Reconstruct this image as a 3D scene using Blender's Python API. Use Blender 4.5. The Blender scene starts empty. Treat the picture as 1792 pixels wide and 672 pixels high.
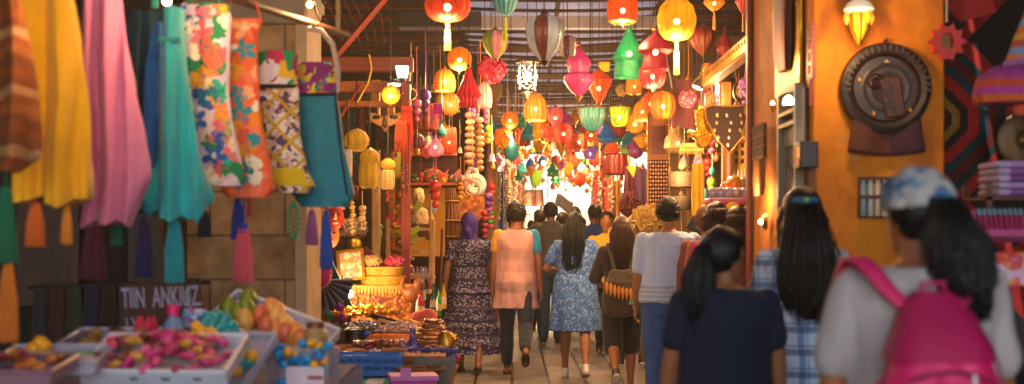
import bpy, bmesh, math, random
from mathutils import Vector, Matrix, Euler, noise
R = math.radians
PI = math.pi
random.seed(11)
sc = bpy.context.scene
COL = sc.collection
F, EYE, CX, HY = 2300.0, 1.35, 896.0, 412.0      # focal length in photo pixels, eye height, principal column, horizon row

def at(px, py, d):
    return Vector(((px - CX) * d / F, d, EYE + (HY - py) * d / F))

def C(h):
    h = h.lstrip('#')
    out = []
    for i in (0, 2, 4):
        c = int(h[i:i + 2], 16) / 255
        out.append(c / 12.92 if c <= .04045 else ((c + .055) / 1.055) ** 2.4)
    return tuple(out) + (1.0,)

# ---------------------------------------------------------------- mesh builder
class MB:
    def __init__(s):
        s.v = []; s.f = []; s.mi = []; s.uv = {}
    def add(s, vs, fs, mi=0, uv=None, T=None):
        o = len(s.v)
        for i, p in enumerate(vs):
            p = Vector(p)
            if T is not None: p = T @ p
            s.v.append(p)
            if uv: s.uv[o + i] = uv[i]
        for f in fs:
            s.f.append([o + i for i in f]); s.mi.append(mi)
        return s
    def box(s, c, size, mi=0, T=None):
        x, y, z = c; a, b, h = size[0] / 2, size[1] / 2, size[2] / 2
        vs = [(x + i * a, y + j * b, z + k * h) for i in (-1, 1) for j in (-1, 1) for k in (-1, 1)]
        fs = [(0, 1, 3, 2), (4, 6, 7, 5), (0, 4, 5, 1), (2, 3, 7, 6), (0, 2, 6, 4), (1, 5, 7, 3)]
        return s.add(vs, fs, mi, None, T)
    def tube(s, pts, rad, seg=8, mi=0, cap=True, T=None):
        pts = [Vector(p) for p in pts]
        n = len(pts)
        if not hasattr(rad, '__len__'): rad = [rad] * n
        vs = []; fs = []; prev = None
        for i, p in enumerate(pts):
            t = (pts[min(i + 1, n - 1)] - pts[max(i - 1, 0)])
            t = t.normalized() if t.length > 1e-9 else Vector((0, 0, 1))
            if prev is None:
                a = Vector((0, 0, 1)) if abs(t.z) < .9 else Vector((1, 0, 0))
                u = t.cross(a).normalized()
            else:
                u = (prev - t * prev.dot(t)).normalized()
            prev = u; w = t.cross(u)
            for k in range(seg):
                an = 2 * PI * k / seg
                vs.append(p + (u * math.cos(an) + w * math.sin(an)) * rad[i])
        for i in range(n - 1):
            for k in range(seg):
                a = i * seg + k; b = i * seg + (k + 1) % seg
                fs.append((a, b, b + seg, a + seg))
        if cap:
            fs.append(tuple(range(seg))[::-1]); fs.append(tuple(range((n - 1) * seg, n * seg)))
        return s.add(vs, fs, mi, None, T)
    def lathe(s, prof, seg=24, rib=0, amp=0.0, c=(0, 0, 0), mi=0, cap=True, T=None, rot=0.0, sharp=1.0):
        vs = []; fs = []; uv = []
        n = len(prof)
        for i, (r, z) in enumerate(prof):
            for k in range(seg):
                an = 2 * PI * k / seg + rot
                m = 1.0
                if rib:
                    m = 1 + amp * (abs(math.cos(an * rib / 2)) ** sharp - .6)
                vs.append((c[0] + r * m * math.cos(an), c[1] + r * m * math.sin(an), c[2] + z))
                uv.append((k / seg, i / (n - 1)))
        for i in range(n - 1):
            for k in range(seg):
                a = i * seg + k; b = i * seg + (k + 1) % seg
                fs.append((a, a + seg, b + seg, b))
        if cap:
            if prof[0][0] > 1e-5: fs.append(tuple(range(seg)))
            if prof[-1][0] > 1e-5: fs.append(tuple(range((n - 1) * seg, n * seg))[::-1])
        return s.add(vs, fs, mi, uv, T)
    def sphere(s, c, r, seg=14, rings=9, mi=0, T=None):
        if not hasattr(r, '__len__'): r = (r, r, r)
        vs = [(c[0], c[1], c[2] - r[2])]; fs = []
        for i in range(1, rings):
            ph = -PI / 2 + PI * i / rings
            for k in range(seg):
                an = 2 * PI * k / seg
                vs.append((c[0] + r[0] * math.cos(ph) * math.cos(an), c[1] + r[1] * math.cos(ph) * math.sin(an), c[2] + r[2] * math.sin(ph)))
        vs.append((c[0], c[1], c[2] + r[2])); last = len(vs) - 1
        for k in range(seg):
            fs.append((0, 1 + (k + 1) % seg, 1 + k))
            for i in range(rings - 2):
                a = 1 + i * seg + k; b = 1 + i * seg + (k + 1) % seg
                fs.append((a, b, b + seg, a + seg))
            a = 1 + (rings - 2) * seg + k; b = 1 + (rings - 2) * seg + (k + 1) % seg
            fs.append((a, b, last))
        return s.add(vs, fs, mi, None, T)
    def loft(s, secs, seg=24, pw=2.0, folds=0, famp=0.0, ph=0.0, mi=0, cap=True, T=None, grow=True):
        # secs: (x, y, z, rx, ry) ; superellipse cross sections stacked along z
        vs = []; fs = []; uv = []; n = len(secs)
        for i, (x, y, z, rx, ry) in enumerate(secs):
            fa = famp * ((i / (n - 1)) if grow else 1)
            for k in range(seg):
                an = 2 * PI * k / seg
                ca, sa = math.cos(an), math.sin(an)
                q = (abs(ca) ** pw + abs(sa) ** pw) ** (-1 / pw)
                m = 1 + fa * (math.sin(folds * an + ph + i * .12) + .5 * math.sin(folds * 1.7 * an + 2 * ph)) if folds else 1
                vs.append((x + rx * ca * q * m, y + ry * sa * q * m, z))
                uv.append((k / seg, i / (n - 1)))
        for i in range(n - 1):
            for k in range(seg):
                a = i * seg + k; b = i * seg + (k + 1) % seg
                fs.append((a, b, b + seg, a + seg))
        if cap:
            fs.append(tuple(range(seg))[::-1]); fs.append(tuple(range((n - 1) * seg, n * seg)))
        return s.add(vs, fs, mi, uv, T)
    def prism(s, poly, y0, y1, mi=0, T=None):      # polygon in x,z pushed along y
        n = len(poly)
        vs = [(x, y0, z) for x, z in poly] + [(x, y1, z) for x, z in poly]
        fs = [tuple(range(n)), tuple(range(n, 2 * n))[::-1]]
        for k in range(n):
            b = (k + 1) % n
            fs.append((k, k + n, b + n, b))
        return s.add(vs, fs, mi, None, T)
    def grid(s, fn, nu, nv, mi=0, T=None):          # fn(u,v)->xyz
        vs = []; uv = []; fs = []
        for j in range(nv + 1):
            for i in range(nu + 1):
                u, v = i / nu, j / nv
                vs.append(fn(u, v)); uv.append((u, v))
        for j in range(nv):
            for i in range(nu):
                a = j * (nu + 1) + i
                fs.append((a, a + 1, a + nu + 2, a + nu + 1))
        return s.add(vs, fs, mi, uv, T)
    def mesh(s, name, smooth=True, ang=40):
        me = bpy.data.meshes.new(name)
        me.from_pydata([tuple(p) for p in s.v], [], s.f)
        if any(s.mi): me.polygons.foreach_set('material_index', s.mi)
        if s.uv:
            ul = me.uv_layers.new(name='UVMap')
            li = [0] * len(me.loops); me.loops.foreach_get('vertex_index', li)
            flat = []
            for i in li: flat.extend(s.uv.get(i, (0, 0)))
            ul.data.foreach_set('uv', flat)
        bm = bmesh.new(); bm.from_mesh(me)
        bmesh.ops.recalc_face_normals(bm, faces=bm.faces); bm.to_mesh(me); bm.free()
        if smooth:
            me.polygons.foreach_set('use_smooth', [True] * len(me.polygons))
            me.set_sharp_from_angle(angle=R(ang))
        return me

def link(name, me, mats, parent=None, loc=None, rot=None, bevel=0.0, thick=0.0):
    o = bpy.data.objects.new(name, me)
    COL.objects.link(o)
    if mats is not None and len(me.materials) == 0:
        for m in (mats if isinstance(mats, (list, tuple)) else [mats]): me.materials.append(m)
    if parent is not None: o.parent = parent
    if loc is not None: o.location = loc
    if rot is not None: o.rotation_euler = rot
    if thick:
        md = o.modifiers.new('thick', 'SOLIDIFY'); md.thickness = thick; md.offset = 0
    if bevel:
        md = o.modifiers.new('bevel', 'BEVEL'); md.width = bevel; md.segments = 2; md.limit_method = 'ANGLE'; md.angle_limit = R(50)
    return o

def tag(o, label, cat, group=None):
    o['label'] = label; o['category'] = cat
    if group: o['group'] = group
    return o
def thing(name, label, cat, loc=(0, 0, 0), rot=None, group=None):
    o = bpy.data.objects.new(name, None); COL.objects.link(o)
    o.empty_display_size = .05
    o.location = loc
    if rot is not None: o.rotation_euler = rot
    return tag(o, label, cat, group)
def part(name, mb, mats, parent, bevel=0.0, smooth=True, loc=None, rot=None, thick=0.0, ang=40):
    return link(name, mb.mesh(name, smooth, ang), mats, parent, loc, rot, bevel, thick)
def solo(name, mb, mats, label, cat, loc=(0, 0, 0), rot=None, group=None, bevel=0.0, smooth=True, thick=0.0, ang=40):
    return tag(link(name, mb.mesh(name, smooth, ang), mats, None, loc, rot, bevel, thick), label, cat, group)
def struct(name, mb, mats, bevel=0.0, smooth=False, loc=None):
    o = link(name, mb.mesh(name, smooth), mats, None, loc, None, bevel); o['kind'] = 'structure'; return o
def dup(root, loc=None, rot=None, label=None, group=None, scale=None):
    r = root.copy(); COL.objects.link(r)
    if loc is not None: r.location = loc
    if rot is not None: r.rotation_euler = rot
    if scale is not None: r.scale = scale if hasattr(scale, '__len__') else (scale,) * 3
    if label: r['label'] = label
    if group: r['group'] = group
    for ch in list(root.children):
        c = ch.copy(); COL.objects.link(c); c.parent = r
        for g in list(ch.children):
            d = g.copy(); COL.objects.link(d); d.parent = c
    return r

def remeshed(mb, name, voxel, smooth=3, disp=None):
    me = bpy.data.meshes.new('tmp'); me.from_pydata([tuple(p) for p in mb.v], [], mb.f)
    bm = bmesh.new(); bm.from_mesh(me); bmesh.ops.recalc_face_normals(bm, faces=bm.faces); bm.to_mesh(me); bm.free()
    o = bpy.data.objects.new('tmp', me); COL.objects.link(o)
    md = o.modifiers.new('r', 'REMESH'); md.mode = 'VOXEL'; md.voxel_size = voxel
    if smooth:
        ms = o.modifiers.new('s', 'SMOOTH'); ms.factor = .5; ms.iterations = smooth
    dg = bpy.context.evaluated_depsgraph_get()
    out = bpy.data.meshes.new_from_object(o.evaluated_get(dg))
    out.name = name
    bpy.data.objects.remove(o); bpy.data.meshes.remove(me)
    if disp:
        ns = [v.normal.copy() for v in out.vertices]
        for v, n in zip(out.vertices, ns): v.co = v.co + n * disp(v.co)
    out.polygons.foreach_set('use_smooth', [True] * len(out.polygons))
    return out

# ---------------------------------------------------------------- materials
MC = {}
EMK = .36
def nd(nt, t, **kw):
    n = nt.nodes.new(t)
    for k, v in kw.items():
        if k in n.inputs.keys() if isinstance(k, str) else False: n.inputs[k].default_value = v
        else: setattr(n, k, v)
    return n
def ramp(nt, fac, stops, interp='LINEAR'):
    r = nt.nodes.new('ShaderNodeValToRGB'); cr = r.color_ramp; cr.interpolation = interp
    while len(cr.elements) < len(stops): cr.elements.new(.5)
    for e, (p, c) in zip(cr.elements, stops): e.position = p; e.color = c
    nt.links.new(fac, r.inputs[0]); return r.outputs[0]
def mixc(nt, fac, a, b, mode='MIX'):
    m = nt.nodes.new('ShaderNodeMix'); m.data_type = 'RGBA'; m.blend_type = mode
    for s, val in ((m.inputs[0], fac), (m.inputs[6], a), (m.inputs[7], b)):
        if hasattr(val, 'is_output'): nt.links.new(val, s)
        else: s.default_value = val
    return m.outputs[2]
def math_(nt, op, a, b=0.0):
    m = nt.nodes.new('ShaderNodeMath'); m.operation = op
    for s, val in zip(m.inputs, (a, b)):
        if hasattr(val, 'is_output'): nt.links.new(val, s)
        else: s.default_value = val
    return m.outputs[0]
def coords(nt, which='Object', scale=(1, 1, 1), rot=(0, 0, 0), loc=(0, 0, 0)):
    t = nt.nodes.new('ShaderNodeTexCoord'); mp = nt.nodes.new('ShaderNodeMapping')
    mp.inputs['Scale'].default_value = scale; mp.inputs['Rotation'].default_value = rot; mp.inputs['Location'].default_value = loc
    nt.links.new(t.outputs[which], mp.inputs[0]); return mp.outputs[0]
def noise_(nt, vec, sc_=5, detail=3, out=0, dist=0.0):
    n = nt.nodes.new('ShaderNodeTexNoise'); n.inputs['Scale'].default_value = sc_; n.inputs['Detail'].default_value = detail
    n.inputs['Distortion'].default_value = dist
    nt.links.new(vec, n.inputs['Vector']); return n.outputs[out]
def voro(nt, vec, sc_=5, feat='F1', out='Color', rnd=1.0):
    n = nt.nodes.new('ShaderNodeTexVoronoi'); n.feature = feat; n.inputs['Scale'].default_value = sc_
    n.inputs['Randomness'].default_value = rnd
    nt.links.new(vec, n.inputs['Vector']); return n.outputs[out]
def sepx(nt, vec, i):
    s = nt.nodes.new('ShaderNodeSeparateXYZ'); nt.links.new(vec, s.inputs[0]); return s.outputs[i]

def p_stripes(axis, freq, cols, which='Object', wob=.02, wscale=6):
    def f(nt):
        v = coords(nt, which)
        x = sepx(nt, v, axis)
        x = math_(nt, 'ADD', math_(nt, 'MULTIPLY', x, freq), math_(nt, 'MULTIPLY', noise_(nt, v, wscale), wob * freq))
        fr = math_(nt, 'FRACT', x)
        n = len(cols)
        return ramp(nt, fr, [(i / n, C(c)) for i, c in enumerate(cols)], 'CONSTANT')
    return f
def p_cells(scale, cols, which='Object', dist=.0, stretch=(1, 1, 1), rnd=1.0, edge=None, ew=.03):
    def f(nt):
        v = coords(nt, which, stretch)
        if dist:
            nz = noise_(nt, v, scale * .8, 2, 1)
            m = nt.nodes.new('ShaderNodeVectorMath'); m.operation = 'MULTIPLY_ADD'
            nt.links.new(nz, m.inputs[0]); m.inputs[1].default_value = (dist,) * 3; nt.links.new(v, m.inputs[2]); v = m.outputs[0]
        c = voro(nt, v, scale, rnd=rnd)
        x = sepx(nt, c, 0); n = len(cols)
        col = ramp(nt, x, [(i / n, C(k)) for i, k in enumerate(cols)], 'CONSTANT')
        if edge:
            e = voro(nt, v, scale, 'DISTANCE_TO_EDGE', 'Distance', rnd)
            col = mixc(nt, math_(nt, 'LESS_THAN', e, ew), col, C(edge))
        return col
    return f
def p_plaid(fx, fz, base, c1, c2, which='Object'):
    def f(nt):
        v = coords(nt, which)
        a = math_(nt, 'FRACT', math_(nt, 'MULTIPLY', sepx(nt, v, 0), fx)); b = math_(nt, 'FRACT', math_(nt, 'MULTIPLY', sepx(nt, v, 2), fz))
        sa = ramp(nt, a, [(0, (0, 0, 0, 1)), (.45, (.7, .7, .7, 1)), (.75, (0, 0, 0, 1)), (.85, (1, 1, 1, 1)), (.9, (0, 0, 0, 1))], 'CONSTANT')
        sb = ramp(nt, b, [(0, (0, 0, 0, 1)), (.45, (.7, .7, .7, 1)), (.75, (0, 0, 0, 1)), (.85, (1, 1, 1, 1)), (.9, (0, 0, 0, 1))], 'CONSTANT')
        return mixc(nt, sb, mixc(nt, sa, C(base), C(c1)), C(c2))
    return f
def p_wood(c1, c2, axis=2, scale=3.0):
    def f(nt):
        st = [14, 14, 14]; st[axis] = 1.2
        v = coords(nt, 'Object', st)
        return ramp(nt, noise_(nt, v, scale, 5, 0, 1.2), [(.3, C(c1)), (.7, C(c2))])
    return f
def p_brick(c1, c2, mortar, bw=.5, bh=.25, which='Object', rot=(R(90), 0, 0), ms=.012):
    def f(nt):
        v = coords(nt, which, (1, 1, 1), rot)
        b = nt.nodes.new('ShaderNodeTexBrick'); nt.links.new(v, b.inputs[0])
        b.inputs['Color1'].default_value = C(c1); b.inputs['Color2'].default_value = C(c2); b.inputs['Mortar'].default_value = C(mortar)
        b.inputs['Scale'].default_value = 1; b.inputs['Mortar Size'].default_value = ms
        b.inputs['Brick Width'].default_value = bw; b.inputs['Row Height'].default_value = bh; b.inputs['Mortar Smooth'].default_value = .3
        col = b.outputs[0]
        nz = noise_(nt, coords(nt, which), 3.5, 6)
        return mixc(nt, .75, col, ramp(nt, nz, [(.3, (.45, .42, .4, 1)), (.7, (1, 1, 1, 1))]), 'MULTIPLY')
    return f

def M(name, col='808080', rough=.7, var=.2, vs=14, bump=0.0, bs=60, metal=0.0, emit=None, es=0.0, pat=None, coat=0.0, trans=0.0, see=0.0, sheen=0.0, glass=0.0, filig=0, stretch=(1, 1, 1), sub=0.0):
    if name in MC: return MC[name]
    m = bpy.data.materials.new(name); MC[name] = m
    m.use_nodes = True; nt = m.node_tree; nt.nodes.clear()
    if emit is not None: es *= EMK
    out = nt.nodes.new('ShaderNodeOutputMaterial'); b = nt.nodes.new('ShaderNodeBsdfPrincipled')
    v = coords(nt, 'Object', stretch)
    base = pat(nt) if pat else C(col)
    nz = noise_(nt, v, vs, 4)
    k = ramp(nt, nz, [(.25, (1 - var,) * 3 + (1,)), (.75, (1, 1, 1, 1))])
    colr = mixc(nt, 1.0, base, k, 'MULTIPLY')
    nt.links.new(colr, b.inputs['Base Color'])
    b.inputs['Roughness'].default_value = rough; b.inputs['Metallic'].default_value = metal
    if coat: b.inputs['Coat Weight'].default_value = coat
    if sheen: b.inputs['Sheen Weight'].default_value = sheen
    if glass: b.inputs['Transmission Weight'].default_value = glass
    if sub:
        b.inputs['Subsurface Weight'].default_value = sub; b.inputs['Subsurface Radius'].default_value = (.012, .004, .002); b.inputs['Subsurface Scale'].default_value = 1
    if bump:
        bp = nt.nodes.new('ShaderNodeBump'); bp.inputs['Strength'].default_value = bump; bp.inputs['Distance'].default_value = .01
        nt.links.new(noise_(nt, v, bs, 5), bp.inputs['Height']); nt.links.new(bp.outputs[0], b.inputs['Normal'])
    if emit is not None:
        ec = colr if emit == 'base' else C(emit)
        if hasattr(ec, 'is_output'): nt.links.new(ec, b.inputs['Emission Color'])
        else: b.inputs['Emission Color'].default_value = ec
        if filig:
            e = voro(nt, v, filig, 'DISTANCE_TO_EDGE', 'Distance')
            st = ramp(nt, e, [(0, (.12,) * 3 + (1,)), (.12, (1, 1, 1, 1))])
            nt.links.new(math_(nt, 'MULTIPLY', st, es), b.inputs['Emission Strength'])
        else: b.inputs['Emission Strength'].default_value = es
    sh = b.outputs[0]
    if trans:
        t = nt.nodes.new('ShaderNodeBsdfTranslucent'); nt.links.new(colr, t.inputs[0])
        mx = nt.nodes.new('ShaderNodeMixShader'); mx.inputs[0].default_value = trans
        nt.links.new(sh, mx.inputs[1]); nt.links.new(t.outputs[0], mx.inputs[2]); sh = mx.outputs[0]
    if see:
        t = nt.nodes.new('ShaderNodeBsdfTransparent')
        nt.links.new(mixc(nt, .5, colr, (1, 1, 1, 1)), t.inputs[0])
        mx = nt.nodes.new('ShaderNodeMixShader'); mx.inputs[0].default_value = see
        nt.links.new(sh, mx.inputs[1]); nt.links.new(t.outputs[0], mx.inputs[2]); sh = mx.outputs[0]
    nt.links.new(sh, out.inputs[0])
    return m

def fab(col, var=.25): return M('fabric ' + col, col, .85, var, 9, .25, 120, sheen=.2)
def paint(col, rough=.45): return M('paint %s %.2f' % (col, rough), col, rough, .25, 7, .08, 60)
def gold(): return M('gilded metal', 'c8962c', .32, .45, 18, .25, 60, .9)
def brass(): return M('brass', 'a8742a', .38, .4, 20, .1, 50, .9)
def wood(c1='3a1c0c', c2='6a3516', axis=2): return M('wood %s%s%d' % (c1, c2, axis), pat=p_wood(c1, c2, axis), rough=.6, bump=.2, var=.3)
def wicker(col='8a5424'): return M('wicker ' + col, col, .7, .6, 60, .8, 90)
def lamp(energy, loc, col=(1, .58, .24), r=.05, name='lamp_light'):
    l = bpy.data.lights.new(name, 'POINT'); l.energy = energy; l.color = col; l.shadow_soft_size = r
    o = bpy.data.objects.new(name, l); COL.objects.link(o); o.location = loc; return o
# ================================================================ SETTING
def z_roof(d):
    return 5.0 if d <= 14 else 5.0 - .1 * (d - 14)

stone_floor = M('paving stone', rough=.45, var=.45, vs=2.2, bump=.35, bs=25, pat=p_brick('aea4a0', '8c827e', '2a221c', .62, .34, 'Object', (0, 0, R(90)), .016))
g = MB().add([(-70, -30, 0), (70, -30, 0), (70, 130, 0), (-70, 130, 0)], [(0, 1, 2, 3)])
struct('ground', g, stone_floor)

# --- roof : slats under a dusty translucent sheet, planked on both sides
slat_m = M('weathered slat', '4a2c18', .7, .4, 5, .2, 40)
sheet_m = M('dusty translucent sheet', 'aeb0c2', .6, .25, 1.2, trans=.42)
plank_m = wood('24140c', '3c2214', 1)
roof = thing('slat_roof', 'sagging slatted lane roof with pale daylight coming between its dark slats', 'roof', (0, 0, 0)); roof['kind'] = 'structure'
mb = MB(); y = -6.0; i = 0
while y < 31:
    x0, x1 = -.75, 2.1
    pts = []
    for k in range(7):
        u = k / 6
        pts.append((x0 + (x1 - x0) * u, y, z_roof(y) - .07 * math.sin(PI * u) * (.6 + .4 * math.sin(i * 1.7)) - .01 * (i % 3)))
    mb.tube(pts, (.021 if y < 20 else .029) + .008 * ((i * 7) % 5) / 5, 6)
    i += 1; y += (.40 if i % 4 else .46) * (1 if y < 20 else .66)
part('slats', mb, slat_m, roof)
def strip(x0, x1, dz, y0=-6, y1=31.2):
    m = MB(); ys = [y0, 14, y1]
    for a, b in zip(ys, ys[1:]):
        za, zb = z_roof(a) + dz, z_roof(b) + dz
        m.add([(x0, a, za), (x1, a, za), (x1, b, zb), (x0, b, zb), (x0, a, za + .03), (x1, a, za + .03), (x1, b, zb + .03), (x0, b, zb + .03)],
              [(0, 1, 2, 3), (7, 6, 5, 4), (0, 4, 5, 1), (1, 5, 6, 2), (2, 6, 7, 3), (3, 7, 4, 0)])
    return m
part('sheet', strip(-.72, 2.06, .09), sheet_m, roof, smooth=False)
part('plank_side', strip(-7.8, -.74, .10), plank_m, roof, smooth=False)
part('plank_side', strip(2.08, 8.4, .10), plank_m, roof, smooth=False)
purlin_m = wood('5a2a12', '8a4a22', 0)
y = 14.2
while y < 31:
    for a, b in ((-5.8, -.78), (2.12, 6.5)):
        part('purlin', MB().box(((a + b) / 2, y, z_roof(y) + .04), (b - a, .05, .07)), purlin_m, roof, smooth=False)
    y += .62
for x in (-.72, .65, 2.05):
    p = [(x, t, z_roof(t) + .035) for t in (-6, 14, 31)]
    part('rafter', MB().tube(p, .03, 6), slat_m, roof)
part('cross_beam', MB().box((.68, 18.6, 4.36), (2.75, .12, .17)), M('pale beam', 'd8d0d4', .6), roof, bevel=.008, smooth=False)
# wire lattice under the left planks
m = MB()
for k in range(8): m.tube([(-2.85 + .14 * k + .03 * math.sin(k), 17.6, 4.62), (-2.75 + .13 * k, 18.6, 4.36), (-2.7 + .12 * k, 19.2, 4.14)], .009, 5)
for k in range(6): m.tube([(-2.95, 17.7 + .3 * k, 4.6 - .095 * k), (-1.7, 17.75 + .3 * k, 4.585 - .095 * k)], .009, 5)
solo('wire_lattice', m, M('rusty wire', '8a3a18', .7, .4), 'rusty wire lattice under the dark planks above the left shop', 'lattice')
m = MB().box((-1.0, 18.3, 4.34), (1.15, .3, .22))
solo('air_duct', m, M('grey sheet metal', '4a4446', .5, .3), 'grey sheet metal duct hung under the dark planks left of the skylight', 'duct', bevel=.01)

# --- buildings and walls
def plast(nt):
    v = coords(nt, 'Object', (1, 1, .7)); a = noise_(nt, v, 2.6, 8, 0, .6); b = noise_(nt, coords(nt, 'Object', (1.6, 1.6, .8)), 4.5, 8)
    c = ramp(nt, a, [(.32, C('b05c08')), (.5, C('d47808')), (.66, C('e08c12'))])
    c = mixc(nt, ramp(nt, b, [(.56, (0, 0, 0, 1)), (.7, (.75,) * 3 + (1,))]), c, C('8a4410'))
    chips = ramp(nt, noise_(nt, coords(nt), 7, 6, 0, 1.2), [(.67, (0, 0, 0, 1)), (.69, (1, 1, 1, 1))])
    return mixc(nt, chips, c, C('b88858'))
plaster_o = M('ochre plaster', rough=.8, var=.25, vs=9, bump=.9, bs=14, pat=plast)
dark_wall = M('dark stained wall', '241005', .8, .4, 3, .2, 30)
tan = M('tan plaster', '9c744c', .8, .35, 3, .3, 30)
def wall(x0, x1, y0, y1, z1, mat, label, z0=0.0):
    return solo('market_wall', MB().box(((x0 + x1) / 2, (y0 + y1) / 2, (z0 + z1) / 2), (x1 - x0, y1 - y0, z1 - z0)), mat, label, 'wall', smooth=False)
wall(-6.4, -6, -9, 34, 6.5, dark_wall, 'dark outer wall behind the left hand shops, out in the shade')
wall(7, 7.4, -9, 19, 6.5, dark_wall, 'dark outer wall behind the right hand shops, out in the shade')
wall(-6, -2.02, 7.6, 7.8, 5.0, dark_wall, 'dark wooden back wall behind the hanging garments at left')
# stone pillar at left with pale corner strip
pil = thing('stone_pillar', 'brown stone block pillar behind the hanging bags and tassels', 'pillar', (-1.62, 8.35, 0))
part('shaft', MB().box((-.04, 0, 2.5), (.66, .6, 5)), M('brown stone blocks', rough=.9, var=.6, vs=8, bump=1.0, bs=14, pat=p_brick('d8b084', 'bc9268', '8a6a4c', .46, .27, ms=.009)), pil, smooth=False)
part('corner_strip', MB().box((.33, -.02, 2.5), (.075, .6, 5)), M('pale plaster strip', 'b99c7c', .8, .3, 5, .3), pil, bevel=.008, smooth=False)
part('capital', MB().box((-.02, -.01, 2.72), (.74, .68, .16)).box((-.02, -.01, 2.84), (.8, .74, .08)), M('grey stone capital', '8a7866', .8, .3, 6, .4), pil, bevel=.02, smooth=False)
# orange corner building at right
ob = thing('corner_building', 'ochre orange plastered corner building with emblem wall on the right', 'building', (1.49, 6.5, 0))
part('wall', MB().box((.325, .8, 2.5), (.65, 1.6, 5)), plaster_o, ob, bevel=.012, smooth=False)
part('plinth', MB().box((.325, .8, .09), (.69, 1.64, .18)), M('worn plinth stone', '6a4a2c', .8, .3), ob, bevel=.01, smooth=False)
wall(2.145, 7, 7.3, 7.5, 5, M('dark rug shop wall', '20100c', .8, .3), 'dark back wall of the rug stall at far right')
# left shop shell
wall(-6, -.86, 13.5, 13.62, 2.9, wood('2a150a', '4a2812', 0), 'dark wooden back wall of the lit left hand shop')
# far left row, right row
wall(-6, -.34, 16.4, 16.6, 3.6, dark_wall, 'narrow end wall beside the tan column on the left')
# tan column
tc = thing('round_column', 'slim tan plaster column at the left edge of the lane', 'column', (-.26, 16.2, 0))
part('shaft', MB().lathe([(.1, .0), (.095, .3), (.085, 2.2), (.08, 3.0)], 20), tan, tc)
part('capital', MB().lathe([(.08, 3.0), (.14, 3.08), (.15, 3.2), (.11, 3.26)], 20), tan, tc)
part('base', MB().lathe([(.16, 0), (.16, .12), (.11, .2)], 20), tan, tc)
wall(1.95, 7, 14.2, 14.36, 3.4, wood('2c160a', '54300f', 0), 'brown wooden wall closing the right hand shop')
wall(2.05, 7, 18.8, 19, 4.2, tan, 'tan end wall of the right hand shop row by the bright opening')
# bright far building
fb = thing('far_building', 'sunlit white building blazing at the far end of the lane', 'building', (0, 42, 0))
white_w = M('whitewash', 'c4b8a4', .8, .3, 1.5, .3)
mb = MB().box((2, 1, 3.6), (26, 2, 7.2))
part('wall', mb, white_w, fb, smooth=False)
for k, x in enumerate((-2.2, .2, 2.6, 5.0)):
    poly = [(x - .55, .05), (x - .55, 1.7)] + [(x - .55 * math.cos(PI * t / 8), 1.7 + .55 * math.sin(PI * t / 8)) for t in range(1, 8)] + [(x + .55, 1.7), (x + .55, .05)]
    part('arch_door', MB().prism(poly, -.06, -.003), M('sunbleached door', 'a89070', .7, .3), fb, smooth=False)
    part('window', MB().box((x, -.03, 3.6), (.7, .06, 1.0)), M('far shutter', '9a9a90', .6), fb, smooth=False)
part('cornice', MB().box((2, -.08, 7.1), (26.2, .3, .25)), white_w, fb, smooth=False)
# left bright far row
fl = thing('far_row_house', 'pale far house closing the left side of the bright lane end', 'building', (-6.5, 37.5, 0))
part('wall', MB().box((0, 0, 3), (8, 6, 6)), white_w, fl, smooth=False)
part('door', MB().box((2.6, -3.03, 1.05), (.9, .06, 2.1)), M('sunbleached door', 'a89070'), fl, smooth=False)
# unseen tall blocks beside the lane, added to keep side sun out
for X in (-9, 9.5): wall(X - 2, X + 2, -9, 34, 6.8, dark_wall, 'unseen tall block added left of the covered lane' if X < 0 else 'unseen tall block added right of the covered lane')
# ================================================================ LANTERNS
PROF = {
 'globe': [(.12, .5), (.2, .47), (.34, .38), (.45, .22), (.5, .02), (.46, -.2), (.36, -.37), (.22, -.47), (.12, -.5)],
 'melon': [(.1, .5), (.28, .46), (.43, .32), (.5, .08), (.5, -.1), (.44, -.32), (.3, -.46), (.14, -.5)],
 'gourd': [(.1, .5), (.16, .46), (.36, .42), (.48, .28), (.5, .1), (.45, -.1), (.34, -.28), (.22, -.38), (.16, -.44), (.12, -.5)],
 'onion': [(.01, .5), (.05, .42), (.14, .34), (.34, .22), (.49, .08), (.5, -.01), (.42, -.07), (.31, -.1), (.33, -.2), (.37, -.42), (.37, -.5)],
 'double': [(.01, .5), (.1, .42), (.36, .22), (.4, .14), (.34, 0), (.32, -.04), (.48, -.1), (.5, -.2), (.3, -.38), (.12, -.47), (.1, -.5)],
 'cone': [(.02, .5), (.1, .38), (.32, .08), (.5, -.12), (.46, -.17), (.4, -.2), (.45, -.46), (.43, -.5)],
 'diamond': [(.12, .5), (.2, .47), (.5, .2), (.46, .1), (.2, -.36), (.08, -.48), (.06, -.5)],
 'pleat': [(.05, .5), (.1, .4), (.2, .2), (.34, -.02), (.5, -.22), (.36, -.3), (.38, -.5)],
 'bowl': [(.5, .5), (.5, .44), (.46, .1), (.38, -.16), (.22, -.4), (.08, -.5)],
 'shade': [(.5, .5), (.49, .4), (.36, -.36), (.28, -.5)],
 'drum': [(.4, .5), (.47, .45), (.5, .1), (.5, -.1), (.47, -.45), (.4, -.5)],
 'barrel': [(.34, .5), (.46, .42), (.5, .2), (.5, -.2), (.46, -.42), (.34, -.5)],
 'saucer': [(.06, .5), (.2, .3), (.48, .08), (.5, -.05), (.3, -.3), (.1, -.5)],
 'dome': [(.04, .5), (.24, .44), (.42, .24), (.5, -.05), (.5, -.3), (.46, -.46), (.42, -.5)],
 'cluster': [(.05, .5), (.3, .42), (.5, .1), (.5, -.15), (.3, -.42), (.05, -.5)],
 'tear': [(.01, .5), (.06, .38), (.2, .2), (.42, -.05), (.5, -.22), (.44, -.38), (.24, -.48), (.05, -.5)],
}
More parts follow.
